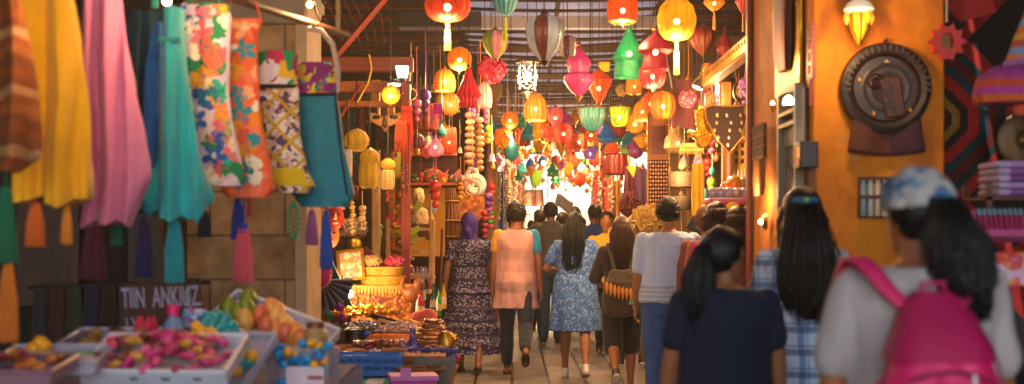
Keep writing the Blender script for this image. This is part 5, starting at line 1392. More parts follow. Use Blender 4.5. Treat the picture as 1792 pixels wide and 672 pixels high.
stm = M('white teal stripes', pat=p_stripes(0, 7, ['d8d8e0', 'd0d0dc', '2ca0a0', 'd8d8e0'], 'Object', .02), rough=.9, var=.15)
part('cloth', MB().box((.04, -.05, -.33), (.66, .5, .64)), stm, st, bevel=.02)
# date platter
dp_ = thing('date_platter', 'oval wooden platter of glossy red and brown dates', 'platter', at(660, 622, 8.45))
part('platter', MB().loft([(0, 0, 0, .14, .08), (0, 0, .025, .19, .11), (0, 0, .04, .195, .115), (0, 0, .034, .18, .1), (0, 0, .012, .13, .07)], 32), wood('7a4018', 'a8642c', 0), dp_)
rnd = random.Random(2); pr = {}
for i in range(34):
    c = ['6a1420', '8a1c2c', '7a3a24', 'a0605a'][min(3, int((i % 17) / 4.3))]
    x = -.15 + .3 * (i % 17) / 16; y = rnd.uniform(-.06, .05)
    loc = dp_.location + Vector((x, y, .05 + rnd.uniform(0, .03) + (.018 if i >= 17 else 0)))
    lab = {'6a1420': 'dark red glazed date on the oval platter', '8a1c2c': 'crimson glazed date on the oval platter', '7a3a24': 'brown date on the oval platter', 'a0605a': 'pale dusty date on the oval platter'}[c]
    if c in pr: dup(pr[c], loc, (0, rnd.uniform(-.3, .3), rnd.random() * 6))
    else: pr[c] = solo('date', MB().sphere((0, 0, 0), (.026, .016, .016), 12, 8), M('date ' + c, c, .22, .3, 30, coat=.5), lab, 'date', loc, (0, 0, rnd.random() * 6), 'dates on the oval platter')
solo('figurine', MB().sphere((0, 0, .015), (.03, .018, .012), 10, 7).sphere((-.026, -.004, .02), .012, 8, 6).sphere((.026, -.004, .02), .012, 8, 6).sphere((0, -.008, .03), .012, 8, 6), M('white glaze', 'd8d4d0', .3, .1), 'tiny white glazed flower figurine at the foot of the date platter', 'figurine', at(656, 620, 8.3))
# pots and tins
pew = M('pewter', '6a6464', .35, .4, 16, .15, 40, .85)
def pot(px, py, d, r, h, mat, label, name='metal_pot'):
    t = thing(name, label, 'pot', at(px, py, d))
    part('body', MB().lathe([(r * .92, 0), (r, h * .08), (r, h * .95), (r * 1.06, h), (r * .94, h), (r * .92, h * .2), (.001, h * .18)], 28), mat, t)
    part('band', MB().lathe([(r * 1.015, h * .62), (r * 1.03, h * .66), (r * 1.015, h * .7)], 28, cap=False), mat, t, thick=.003)
    return t
pot(590, 599, 9.0, .062, .13, pew, 'round pewter pot at the left of the low table')
pot(622, 600, 9.1, .085, .1, M('dark tin', '4a4440', .4, .4, 14, .1, 40, .8), 'wide dark tin tub beside the round pewter pot')
pot(551, 590, 9.2, .05, .12, brass(), 'tall brass beaker by the stone pillar')
pot(567, 588, 9.4, .035, .13, M('copper tin', 'a8622c', .35, .3, 14, metal=.8), 'slim copper beaker beside the tall brass beaker')
pot(540, 566, 9.6, .06, .09, M('orange clay', 'b86420', .7, .3), 'orange clay pot tucked behind the brass beaker')
def heap(name, px, py, d, rx, ry, h, cols, label, cat, n=160, size=.012, metal=.0, rough=.35, kind='bits'):
    """a jumbled heap of tiny trinkets nobody could count: one object"""
    rnd = random.Random(px); m = MB()
    m.loft([(0, 0, 0, rx, ry), (0, 0, h * .4, rx * .8, ry * .8), (0, 0, h * .8, rx * .3, ry * .3)], 20, mi=0)
    for i in range(n):
        a = rnd.random() * 6.28; q = math.sqrt(rnd.random()); x, y = q * rx * math.cos(a), q * ry * math.sin(a); z = h * (1 - q * q) * rnd.uniform(.8, 1.1) + size * .5
        c = rnd.randrange(len(cols)); s_ = size * rnd.uniform(.6, 1.4)
        if kind == 'rings':
            t0 = Vector((rnd.gauss(0, 1), rnd.gauss(0, 1), rnd.gauss(0, 1))).normalized(); u = t0.orthogonal().normalized(); v = t0.cross(u)
            m.tube([Vector((x, y, z)) + (u * math.cos(k * PI / 4) + v * math.sin(k * PI / 4)) * s_ * 2 for k in range(9)], s_ * .35, 4, mi=c)
        else: m.sphere((x, y, z), (s_ * rnd.uniform(.7, 1.5), s_, s_ * rnd.uniform(.6, 1)), 7, 5, mi=c)
    o = solo(name, m, [M('bit %s %.1f' % (c, metal), c, rough, .3, 20, metal=metal) for c in cols], label, cat, at(px, py, d)); o['kind'] = 'stuff'; return o
heap('trinkets', 630, 580, 9.5, .2, .14, .05, ['9a98a8', '6a6478', 'b8b0b8', '7c6c90'], 'jumble of silver trinkets in the middle of the low table', 'trinkets', 240, .011, .7, .3, 'rings')
heap('trinkets', 700, 580, 9.3, .17, .12, .06, ['c08a80', 'b89a9a', 'a87c60', 'd0b0a0'], 'jumble of rosy bead trinkets right of the silver ones', 'trinkets', 300, .009, .2)
heap('gold_chains', 640, 549, 10.0, .26, .14, .045, ['d89a20', 'b87818', 'e8b83c'], 'spread of gold chains behind the silver trinkets', 'jewellery', 300, .010, .85, .3, 'rings')
heap('amber_beads', 712, 571, 9.5, .12, .1, .04, ['d08818', 'b86a14', 'd8a040'], 'scatter of amber beads under the hand fan', 'beads', 180, .010, .3)
for px, py, c, lab in ((594, 538, '7c1c8c', 'violet crystal flower near the pillar foot'), (600, 556, 'a01c80', 'magenta crystal flower in front of the violet one'), (575, 551, '108048', 'green glass gem cluster near the pillar foot')):
    petal_ball(px, py, 18, 9.4, c, lab, 40, 'crystal_flower', cord=False)
solo('blue_ball', MB().sphere((0, 0, 0), .024, 14, 10).lathe([(.008, .02), (.008, .035), (.001, .036)], 8), M('cobalt glass', '1440b0', .1, .1, coat=.5), 'cobalt blue glass ball at the front of the trinkets', 'ball', at(641, 584, 9.0))
fan = thing('hand_fan', 'closed black hand fan with cream and lime guards lying on the low table', 'fan', at(690, 566, 9.4), (R(-6), R(12), R(-14)))
part('leaf', MB().loft([(0, 0, 0, .2, .035), (0, 0, .03, .19, .03)], 24, 3), M('black silk', '14101a', .4), fan)
part('guard', MB().box((-.03, -.04, .0), (.16, .012, .024)), M('cream lacquer', 'd0b080', .4), fan, bevel=.004)
part('guard', MB().tube([(.06, -.04, -.01), (.2, -.045, -.03), (.22, -.05, -.06)], .012, 8), M('lime lacquer', '9aa820', .4), fan)
# bangle cone
bg_ = thing('bangle_stand', 'cone of stacked glittering gold and pink bangles', 'bangles', at(757, 608, 9.1))
for i in range(15):
    r = .15 - .0065 * i; z = .01 + .0125 * i
    part('bangle', MB().lathe([(r, z), (r + .008, z + .006), (r, z + .012), (r - .008, z + .006), (r, z)], 30, c=(.01 * math.sin(i * 2), .008 * math.cos(i * 3), 0), cap=False), M(('bangle gold', 'bangle pink', 'bangle cream')[i % 3], ('d8a040', 'c87c78', 'd8c0a0')[i % 3], .25, .4, 60, .2, 90, .7), bg_)
part('dish', MB().lathe([(.1, -.03), (.17, -.005), (.18, .006), (.15, .004), (.001, 0)], 30), M('glass dish', 'a8b8c0', .15, .1, coat=.6), bg_)
bk = thing('wire_basket', 'cobalt blue wire basket holding folded fabric rolls', 'basket', at(757, 642, 8.7))
m = MB(); 
for z, r in ((.0, .12), (.04, .14), (.08, .155), (.12, .165)): m.tube([(r * math.cos(i * PI / 14), r * .8 * math.sin(i * PI / 14), z) for i in range(29)], .007, 6)
for i in range(22):
    a = i * PI / 11; m.tube([(.12 * math.cos(a), .096 * math.sin(a), 0), (.165 * math.cos(a), .132 * math.sin(a), .12)], .0055, 5)
part('wires', m, M('cobalt wire', '1838a8', .4, .3), bk)
for i, c in enumerate(('5c3438', '7a4a4c', '40283c', '886064')):
    solo('fabric_roll', MB().tube([(-.09, 0, 0), (0, .005, .008), (.09, 0, 0)], [.03, .034, .03], 12), M('roll ' + c, pat=p_stripes(0, 16, [c, 'b09090', c], 'Object', .02), rough=.9), 'dusky striped fabric roll in the cobalt basket, %s' % ('left lower one', 'right lower one', 'left upper one', 'right upper one')[i], 'fabric roll', bk.location + Vector(((-.06, .05, -.03, .06)[i], (-.04, -.02, .03, .04)[i], (.045, .045, .1, .1)[i])), (0, .1, .5 + i * .5))
solo('blue_bead_bottle', MB().lathe([(.04, 0), (.045, .06), (.02, .1), (.016, .16), (.022, .17), (.001, .172)], 16), M('blue mosaic', pat=p_cells(60, ['1838a8', '6c80d0', 'a04090', '20308c']), rough=.25), 'blue mosaic bottle left of the bangle cone', 'bottle', at(722, 618, 9.0))
solo('blue_bead_bottle', MB().lathe([(.035, 0), (.04, .05), (.03, .08), (.012, .12), (.018, .14), (.001, .142)], 16), M('violet mosaic', pat=p_cells(60, ['3048b8', '8860b0', 'b0a0d0', '20308c']), rough=.25), 'short violet mosaic bottle in front of the taller blue one', 'bottle', at(708, 634, 8.8))
bowl_('woven_bowl', 735, 664, 8.0, .15, .07, basket_mat('7a3c28'), 'wide woven bowl with dark red rim beside the magenta box')
solo('starfish', MB().prism([(.05 * (1 if i % 2 == 0 else .4) * math.sin(i * PI / 5), .05 * (1 if i % 2 == 0 else .4) * math.cos(i * PI / 5)) for i in range(10)], -.008, .008), M('dry star', 'a8744c', .8, .3), 'dried starfish leaning in the wide woven bowl', 'starfish', at(742, 652, 7.95), (R(-35), 0, 0))
mbx = thing('gift_box', 'magenta cardboard box with lilac lid at the bottom edge', 'box', at(722, 700, 7.6), (0, 0, R(10)))
part('box', MB().box((0, 0, .06), (.26, .2, .12)), M('magenta card', 'c01c98', .5, .15), mbx, bevel=.004)
part('lid', MB().box((0, 0, .135), (.28, .22, .03)), M('lilac card', 'c070c0', .5, .15), mbx, bevel=.004)
part('tab', MB().box((-.05, -.11, .17), (.06, .006, .05), ), M('lilac card', 'c070c0'), mbx)
part('printed_patch', MB().box((.07, -.102, .04), (.06, .004, .035)), M('white print', 'e0d0e0'), mbx)
m = MB().grid(lambda u, v: (-.1 + .26 * u + .02 * math.sin(v * 6), -.25 + .015 * math.sin(u * 9 + v * 4) - v * .03, .05 - .26 * v * v + .012 * math.sin(u * 7 + v * 5)), 40, 26)
solo('draped_scarf', m, fab('6a6c70'), 'crumpled grey scarf slipping over the table edge beside the print dress', 'scarf', at(752, 634, 8.5), thick=.008)
solo('pink_pouch', MB().loft([(0, 0, 0, .07, .05), (0, 0, .05, .1, .06), (.01, 0, .1, .09, .05), (.03, 0, .13, .04, .03)], 24, folds=6, famp=.08), fab('d8584c'), 'coral pink leather pouch behind the bangle cone', 'pouch', at(741, 572, 9.7))
solo('gold_pouch', MB().loft([(0, 0, 0, .06, .05), (0, 0, .05, .07, .05), (0, 0, .1, .03, .03)], 20), gold(), 'small gold pouch at the right end of the low table', 'pouch', at(781, 606, 9.0))
solo('fruit_string', MB().tube([(0, 0, 0), (.03, 0, -.1), (.08, -.02, -.2)], .02, 8).sphere((.03, 0, -.08), .035, 9, 7).sphere((.06, 0, -.14), .035, 9, 7).sphere((.09, 0, -.2), .035, 9, 7), M('red bead string', pat=p_cells(40, ['8c1830', 'c03848', '601020'])), 'string of dark red beads hanging off the table end', 'beads', at(776, 578, 9.2))
# illuminated riser
rs = thing('display_riser', 'gold fringed display riser lit by small bulbs in the left shop', 'stand', at(668, 560, 10.6))
k = 10.6 / F
part('box', MB().box((0, .1, .13), (.48, .3, .26)), M('gold brocade', pat=p_cells(50, ['a05c18', '7a3410', 'c8882c', '5c1c10']), rough=.6, metal=.2), rs)
part('cloth', MB().grid(lambda u, v: (-.3 + .6 * u, -.08 + .36 * v, .275), 12, 8), M('gold cloth', 'd89c38', .6, .4, 20, .3), rs, thick=.012)
m = MB()
for i in range(22): m.prism([(-.3 + .6 * i / 22, .28), (-.3 + .6 * (i + 1) / 22, .28), (-.3 + .6 * (i + .8) / 22, .225), (-.3 + .6 * (i + .5) / 22, .21), (-.3 + .6 * (i + .2) / 22, .225)], -.092, -.085)
part('fringe', m, M('amber fringe', 'd88c30', .6, .3), rs)
def stack_basket(x, y, z, w, h, mat, label, loc0):
    t = thing('woven_box', label, 'box', loc0 + Vector((x, y, z)))
    part('body', MB().loft([(0, 0, 0, w * .46, w * .3), (0, 0, h, w * .5, w * .33)], 28, 5), mat, t)
    part('lid', MB().loft([(0, 0, h, w * .52, w * .35), (0, 0, h * 1.25, w * .52, w * .35), (0, 0, h * 1.3, w * .4, w * .25)], 28, 5), mat, t)
    return t
gb = M('gold wicker', 'c89428', .4, .6, 50, .8, 80, .4)
for i, (x, z, w) in enumerate(((0, .285, .36), (0, .36, .34))): stack_basket(x, .06, z, w, .055, gb, ('lower gold wicker box on the fringed riser', 'upper gold wicker box on the fringed riser')[i], rs.location)
for i, (x, c) in enumerate(((-.08, 'd8b070'), (.1, 'c83c60'))):
    t = petal_ball(0, 0, 36, 10.6, c, ('cream and red flower cake on the gold wicker boxes', 'pink crystal flower on the gold wicker boxes')[i], 60, 'flower_cake', .6, False); t.location = rs.location + Vector((x, .02, .475))
for i, (px, py, e) in enumerate(((601, 492, 4), (612, 514, 6))):
    b = thing('string_bulb', ('small warm bulb beside the framed picture', 'larger warm bulb at the corner of the gilded riser')[i], 'bulb', at(px, py, 10.2))
    part('glass', MB().sphere((0, 0, 0), .022 + .008 * i, 12, 8), M('hot bulb', 'ffe8b0', .2, .0, emit='ffd890', es=40), b)
    part('socket', MB().lathe([(.012, .02), (.012, .05)], 8), wire_m, b); LAMPS.append((px + 6, py - 6, 10.05, e))
pf = thing('picture_frame', 'gilt framed picture of faded figures propped on the riser', 'picture', at(614, 464, 10.55), (R(-14), R(-6), 0))
part('canvas', MB().box((0, 0, 0), (.17, .012, .21)), M('faded picture', pat=p_cells(28, ['c89c78', 'b87c68', 'd8b89c', '8c6c88', 'c07838'], 'Object', .1), rough=.6), pf)
m = MB().box((-.098, 0, 0), (.024, .025, .25)).box((.098, 0, 0), (.024, .025, .25)).box((0, 0, .117), (.172, .024, .022)).box((0, 0, -.117), (.172, .024, .022))
part('frame', m, gold(), pf)
t = thing('twig_vase', 'gold vase topped by a tangle of pale wire loops', 'vase', at(618, 434, 10.9))
part('vase', MB().lathe([(.05, -.04), (.075, 0), (.07, .05), (.05, .08), (.06, .1)], 20), gold(), t)
m = MB(); rnd = random.Random(9)
for i in range(60):
    a = rnd.random() * 6.28; c = Vector((.1 * math.cos(a) * rnd.random() ** .5, .06 * math.sin(a), .12 + .1 * rnd.random())); n_ = Vector((rnd.gauss(0, 1), rnd.gauss(0, 1), rnd.gauss(0, 1))).normalized(); u = n_.orthogonal().normalized(); v = n_.cross(u); r = rnd.uniform(.02, .045)
    m.tube([c + (u * math.cos(q * PI / 4) + v * math.sin(q * PI / 4)) * r for q in range(9)], .0045, 4)
part('loops', m, M('pale wire', 'c8a890', .4, .3, metal=.3), t)
def garland(px, py0, py1, d, cols, r, label, n=None, flat=.8, name='bead_garland', jig=.2, cord=True, metal=0.0, cat='garland'):
    k = d / F; L_ = (py1 - py0) * k; n = n or max(2, int(L_ / (r * 1.7 * flat))); m = MB(); rnd = random.Random(int(px * 3 + py0))
    for i in range(n):
        z = -L_ * (i + .5) / n; q = r * rnd.uniform(1 - jig, 1 + jig)
        m.sphere((rnd.gauss(0, r * jig * .5), rnd.gauss(0, r * jig * .5), z), (q, q, q * flat), 10, 7, mi=rnd.randrange(len(cols)))
    m.tube([(0, 0, .12 if cord else 0), (0, 0, -L_)], .003, 4, mi=0)
    return solo(name, m, [M('bead %s %.1f' % (c, metal), c, .45, .35, 24, .2, 60, metal) for c in cols], label, cat, at(px, py0, d))
garland(616, 352, 408, 10.6, ['c8a058', 'b08840'], .022, 'string of straw coloured gourds left of the gold vase', jig=.3)
garland(634, 360, 404, 10.8, ['c8a878', 'b89460'], .026, 'string of pale knotted gourds above the gold vase', jig=.35)
for i, (px, py, c, c2, lab) in enumerate(((553, 392, 'd8a028', '8a3c14', 'yellow carved mask hanging by the stone pillar'), (588, 380, 'c02820', 'e0c090', 'red carved mask with cream trim'), (580, 412, 'e06020', 'c8a060', 'orange carved mask below the red one'), (566, 386, 'c88820', 'a04018', 'ochre carved mask between the yellow and red ones'))):
    t = thing('carved_mask', lab, 'mask', at(px, py, 10.2)); 
    part('face', MB().sphere((0, 0, 0), (.062, .03, .095), 18, 12), M('mask ' + c, c, .5, .4, 20, .3), t)
    for s_ in (-1, 1): part('eye', MB().sphere((s_ * .024, -.026, .02), (.014, .008, .009), 10, 6), M('mask dark', '1a0c08'), t)
    part('nose', MB().tube([(0, -.026, .03), (0, -.042, -.015)], [.006, .012], 8), M('mask ' + c2, c2, .5), t)
    part('mouth', MB().sphere((0, -.024, -.045), (.024, .008, .01), 10, 6), M('mask ' + c2, c2, .5), t)
    part('crest', MB().prism([(.07 * math.cos(a), .06 + .05 * math.sin(a) * (1 if j % 2 else .7)) for j, a in enumerate([q * PI / 10 for q in range(11)])], -.008, .012), M('mask ' + c2, c2, .5), t)
t = thing('heart_cushion', 'crimson and pink beaded heart shaped cushion in front of the paper fan', 'cushion', at(558, 470, 9.6), (0, R(-12), 0))
part('cushion', MB().loft([(0, 0, -.14, .02, .02), (0, 0, -.11, .06, .04), (0, 0, -.03, .09, .055), (0, 0, .06, .085, .055), (0, 0, .12, .055, .04), (0, 0, .14, .02, .02)], 28), M('crimson satin', pat=lambda nt: ramp(nt, sepx(nt, coords(nt), 2), [(.3, C('c0186c')), (.55, C('d0284c'))]) if False else C('c81c50') and mixc(nt, math_(nt, 'LESS_THAN', sepx(nt, coords(nt), 2), -.03), C('c01840'), C('c82c80')), rough=.4, var=.3), t)
m = MB()
for i in range(40):
    a = i * PI / 20; m.sphere((.094 * math.cos(a), -.02, .0 + .145 * math.sin(a)), .006, 6, 4)
part('beads', m, M('pearl', 'd8b8b0', .3), t)
t = thing('paper_fan', 'open dark and silver pleated paper fan under the heart cushion', 'fan', at(563, 490, 9.75))
m = MB()
for i in range(24):
    a0, a1 = -PI * 1.02 + PI * 1.04 * i / 24, -PI * 1.02 + PI * 1.04 * (i + 1) / 24; am = (a0 + a1) / 2
    m.add([(.04 * math.cos(a0), 0, .04 * math.sin(a0)), (.23 * math.cos(a0), 0, .23 * math.sin(a0)), (.235 * math.cos(am), -.02, .235 * math.sin(am)), (.04 * math.cos(am), -.008, .04 * math.sin(am)), (.23 * math.cos(a1), 0, .23 * math.sin(a1)), (.04 * math.cos(a1), 0, .04 * math.sin(a1))], [(0, 1, 2, 3), (3, 2, 4, 5)], mi=i % 2)
part('leaf', m, [M('fan dark', '28303c', .5), M('fan silver', '7c8894', .4)], t, thick=.003, smooth=False)
part('fringe', (lambda m: [m.tube([(-.03 + .005 * i, -.01, -.2), (-.04 + .007 * i, -.01, -.34)], .0025, 4) for i in range(16)] and m)(MB()), fab('b08c80'), t)
solo('teal_cloth', MB().prism([(-.05, .26), (.16, -.2), (-.1, -.16)], 0, .02), fab('103848'), 'dark teal pointed cloth hanging behind the paper fan', 'cloth', at(585, 500, 10), bevel=.004)
solo('wooden_rail', MB().box((0, 0, 0), (.42, .05, .07)), redw, 'slanting red wooden rail behind the gilded riser', 'rail', at(667, 463, 11.2), (0, R(40), 0), bevel=.006)
# rack, bust, hat garland
rk = thing('wooden_rack', 'pale slatted wooden rack with shelf of small goods', 'rack', at(718, 520, 11.6))
k = 11.6 / F
for x in (-.2, .2): part('post', MB().box((x, 0, .33), (.032, .03, .72)), ltw, rk, bevel=.004)
for z in (.2, .4, .6): part('rung', MB().box((0, .0, z), (.4, .022, .028)), ltw, rk)
part('shelf', MB().box((0, .12, .17), (.42, .24, .02)), ltw, rk)
part('cap', MB().box((-.2, 0, .7), (.03, .03, .03)), M('red cap', 'c02018'), rk)
for i in range(10): solo('spice_jar', MB().lathe([(.014, 0), (.016, .01), (.016, .06), (.01, .07), (.012, .085), (.001, .086)], 10), M('jar lilac', '9a7c94', .3, .3, see=.0), 'one of ten little mauve jars lined up on the rack shelf', 'jar', rk.location + Vector((-.17 + .037 * i, .1, .182)), group='mauve jars on the rack shelf')
bs_ = thing('bust_statue', 'cream carved bust statue on a dark wooden pedestal', 'statue', at(732, 392, 11.9))
me = remeshed(MB().loft([(0, 0, 0, .085, .06), (0, 0, .05, .1, .065), (0, 0, .12, .085, .06), (0, 0, .15, .04, .04), (0, 0, .18, .035, .04)], 24).sphere((0, 0, .24), (.058, .06, .072), 20, 14).sphere((0, .02, .29), (.05, .05, .04), 14, 10).sphere((0, -.058, .235), (.012, .016, .02), 10, 8), 'bust', .006, 2, wr(.006, 40, 1))
link('bust', me, M('cream stone', 'd8b480', .7, .3, 20, .5, 60), bs_)
part('pedestal', MB().box((0, 0, -.03), (.26, .2, .06)).box((0, 0, -.09), (.2, .16, .06)), wood('4a2410', '6a3a1c', 0), bs_, bevel=.006)
solo('backdrop_board', MB().box((0, 0, 0), (.42, .03, .75)), M('yellow backdrop', 'c88c1c', .7, .35, 4), 'ochre yellow backdrop board behind the cream bust', 'board', at(740, 380, 12.6), smooth=False)
solo('backdrop_board', MB().box((0, 0, 0), (.14, .03, 1.3)), M('lime panel', '9a9028', .7, .35, 4), 'slim olive yellow door board behind the hat garland', 'board', at(700, 370, 12.8), smooth=False)
hg = thing('hat_garland', 'hanging garland of folded fabric hats in red, olive and pink', 'garland', at(704, 340, 11.2))
k = 11.2 / F
for i, (dz, w, h, c) in enumerate(((0, 24, 18, 'a82420'), (26, 48, 26, '8a4c18'), (52, 40, 26, 'a83018'), (68, 46, 24, '9a9020'), (84, 36, 16, 'b02050'), (98, 40, 14, '8c5428'), (112, 44, 16, 'b03c70'), (126, 36, 16, '6c6c8c'), (140, 46, 18, 'c08848'), (156, 30, 18, 'a04828'))):
    w *= k; h *= k; z = -dz * k; o = (4 * math.sin(i * 2.1)) * k
    part('hat', MB().lathe([(.004, h * .6), (w * .2, h * .4), (w * .5, 0), (w * .42, -h * .25), (w * .1, -h * .5)], 6, c=(o, 0, z), rot=i * .5), M('hat ' + c, pat=p_cells(45, [c, c, 'c8a048', c]), rough=.7, var=.35), hg, ang=20)
    if i in (1, 3, 4): part('ribbon', MB().prism([(o + w * .3, z + .02), (o + w * .62, z + .07), (o + w * .7, z + .03), (o + w * .4, z - .03)], -.02, -.012), fab('98a028'), hg)
part('cord', MB().tube([(0, 0, .3), (0, 0, -160 * k)], .005, 5), fab('a82420'), hg)
# clutter at the foot of the rack
solo('wood_carving', remeshed(MB().sphere((0, 0, .06), (.07, .05, .06)).sphere((.05, 0, .12), (.04, .03, .05)).tube([(0, 0, .05), (-.08, 0, .1), (-.1, 0, .17)], [.03, .025, .015]), 'wood_carving', .008, 2), wood('7a3c14', 'a85c28', 0), 'brown wooden animal carving beside the gilded riser', 'carving', at(728, 516, 10.4)) if False else None
me = remeshed(MB().sphere((0, 0, .06), (.08, .05, .07)).sphere((.05, 0, .14), (.045, .04, .05)).tube([(-.03, 0, .05), (-.09, 0, .12), (-.07, 0, .2)], [.035, .028, .015]), 'carving', .008, 2)
tag(link('wood_carving', me, M('carved wood', '8a4c20', .5, .4, 20, .3), None, at(722, 528, 10.4)), 'brown carved wooden animal beside the gilded riser', 'carving')
BT = [(655, 545, '24303c', .03, .26, 'x'), (664, 552, 'b81c30', .035, .2, 'x')]
for px, py, d, r, h, c, lab in ((742, 540, 10.5, .016, .33, '2c3c50', 'tall slate blue bottle behind the coral pouch'), (735, 556, 10.1, .035, .2, 'c01c34', 'squat red bottle behind the coral pouch'), (759, 548, 10.6, .03, .24, '1c4c30', 'dark green bottle beside the print dress'), (768, 552, 10.2, .022, .2, '3c8c34', 'bright green slim bottle beside the print dress'), (776, 540, 10.8, .025, .2, 'c8a020', 'yellow bottle half behind the print dress'), (750, 520, 10.9, .028, .15, '7c2420', 'maroon bottle standing behind the dark green one')):
    t = thing('bottle', lab, 'bottle', at(px, py, d)); part('glass', MB().lathe([(r * .9, 0), (r, h * .05), (r, h * .6), (r * .4, h * .78), (r * .36, h * .95), (r * .45, h), (.001, h)], 18), M('glass ' + c, c, .15, .2, coat=.5), t); part('label', MB().lathe([(r * 1.015, h * .2), (r * 1.015, h * .45)], 18, cap=False), M('label cream', 'c8b890', .7), t)
for px, py, h, c, lab in ((753, 400, .16, 'd0b040', 'yellow vase on the shelf by the wicker cone'), (757, 372, .1, '8ca0b0', 'pale blue bottle on the shelf by the wicker cone'), (752, 420, .1, 'c07010', 'orange jar under the yellow vase')):
    solo('vase', MB().lathe([(.03, 0), (.045, h * .3), (.03, h * .7), (.022, h * .85), (.03, h)], 18), M('glaze ' + c, c, .3, .3), lab, 'vase', at(px, py, 12))
solo('wooden_pole', MB().tube([(0, 0, -.5), (.01, 0, .35)], .012, 8), ltw, 'thin pale wooden pole right of the cream bust', 'pole', at(752, 420, 11.7))
solo('wooden_pole', MB().tube([(0, 0, -.6), (.03, 0, .35)], .012, 8), wood(), 'dark wooden pole beside the wicker cone', 'pole', at(768, 470, 11.5))
# wicker cone & square basket
wc = thing('wicker_cone', 'tall cone shaped wicker basket beaded along its ribs', 'basket', at(788, 480, 13.2))
k = 13.2 / F
part('cone', MB().lathe([(30 * k, 0), (32 * k, 30 * k), (26 * k, 66 * k), (21 * k, 90 * k), (20 * k, 100 * k), (13 * k, 128 * k), (9 * k, 150 * k), (8 * k, 156 * k)], 36, 18, .12), wicker('8a5020'), wc)
for z, r in ((64, 28), (92, 23), (126, 14), (154, 10)): part('ring', MB().lathe([(r * k, z * k), ((r + 1.6) * k, (z + 1.5) * k), (r * k, (z + 3) * k)], 28, cap=False), M('ring straw', 'b88040', .7, .5, 60), wc, thick=.008)
sb = thing('wicker_hamper', 'brown square wicker hamper hung beside the tan column', 'hamper', at(826, 385, 14.2))
k = 14.2 / F
part('body', MB().box((0, 0, 22 * k), (44 * k, .15, 46 * k)), M('check wicker', pat=p_cells(30, ['a85818', '7a3810', 'c07828', '8c4414'], rnd=.1), rough=.7, var=.4, bump=.6, bs=60), sb, bevel=.01)
part('rim', MB().box((0, 0, 46 * k), (47 * k, .17, 4 * k)), wicker('b87830'), sb, bevel=.006)
garland(822, 196, 290, 12.6, ['c09068', 'a87850', 'd8a878', '8c6450', 'b88c80'], .05, 'long garland of smooth tan pebbles, left strand', flat=.68, jig=.15, name='pebble_garland')
garland(838, 205, 300, 12.8, ['c88a50', 'b87c60', 'd8b090', 'a86c40'], .046, 'long garland of smooth tan pebbles, right strand', flat=.68, jig=.15, name='pebble_garland')
garland(858, 330, 400, 14.5, ['d84838', 'e0a020', 'c83468', '40a040'], .034, 'garland of red, yellow and green balls next to the tan column', jig=.1)
garland(848, 368, 420, 13.6, ['a01c38', '801830', 'c03040'], .04, 'garland of dark red berries above the purple headscarf', jig=.2)
sp = MB()
pts = []; 
for i in range(40):
    a = i * .38; r = .015 + .0019 * i; pts.append((r * math.cos(a), 0, r * math.sin(a)))
sp.tube(pts, [.012 + .0006 * i for i in range(40)], 10)
solo('spiral_shell', sp, M('white shell', 'd8ccc0', .35, .2), 'white and brown spiral shell ornament under the pebble garland', 'shell', at(832, 325, 12.6))
solo('shell_hook', MB().tube([(-.05, 0, -.12), (-.055, 0, 0), (-.02, 0, .07), (.04, 0, .06), (.06, 0, -.03)], [.024, .026, .028, .024, .015], 12), M('white shell', 'd8ccc0'), 'white hook shaped horn above the spiral shell', 'horn', at(826, 308, 12.7))
# upper hangings of the left shop
mk = thing('carnival_mask', 'large bronze eye mask on the wall of the left shop', 'mask', at(674, 208, 11.2))
m = MB().prism([(-.15, .06), (-.09, .05), (-.03, .02), (0, .03), (.03, .02), (.09, .05), (.15, .06), (.14, .0), (.08, -.05), (.03, -.07), (0, -.12), (-.03, -.07), (-.08, -.05), (-.14, .0)], -.015, .015)
part('face', m, M('bronze', 'a8703c', .35, .4, 20, .2, 40, .6), mk, bevel=.006)
for s_ in (-1, 1): part('eye_hole', MB().sphere((s_ * .075, -.014, .012), (.038, .006, .018), 14, 8), M('mask dark', '1a0c08'), mk)
part('nose', MB().tube([(0, -.015, .02), (0, -.045, -.06), (0, -.02, -.075)], [.012, .024, .012], 8), M('bronze', 'a8703c'), mk)
bd = thing('bead_curtain', 'black sequin bead curtain hanging under the bronze eye mask', 'curtain', at(674, 215, 11.3))
m = MB(); k = 11.3 / F
for i in range(26):
    x = (-29 + 58 * i / 25) * k; L_ = (52 + 8 * math.sin(i * 1.3)) * k
    for j in range(16): m.sphere((x, .004 * math.sin(j + i), -L_ * j / 15), .0085, 6, 4)
part('beads', m, M('black sequin', '241c18', .2, .4, 60, metal=.5), bd)
part('rod', MB().tube([(-32 * k, 0, .01), (32 * k, 0, .01)], .01, 8), M('bronze', 'a8703c'), bd)
def fringe(px, py0, py1, w, d, col, label, n=22, name='fringe_scarf', mat=None):
    k = d / F; t = thing(name, label, 'scarf', at(px, py0, d)); m = MB(); rnd = random.Random(int(px)); w2 = w * k; L_ = (py1 - py0) * k
    for i in range(n):
        x = -w2 / 2 + w2 * i / (n - 1); m.tube([(x * .8, 0, 0), (x, -.01, -L_ * .5), (x + rnd.gauss(0, .006), 0, -L_ * rnd.uniform(.8, 1))], [w2 / n * .6, w2 / n * .55, w2 / n * .3], 5)
    part('strands', m, mat or fab(col), t); part('band', MB().box((0, 0, .0), (w2 * .85, .03, .04)), mat or fab(col), t, bevel=.006); return t
fringe(712, 190, 285, 22, 10.6, 'b02c14', 'bundle of red leather straps hanging from the red post')
fringe(702, 215, 270, 22, 10.5, 'a83410', 'second bundle of rusty leather straps left of the red post')
fringe(766, 185, 212, 18, 11.8, 'b01c90', 'magenta silk tassel bundle beside the dark red wicker drum')
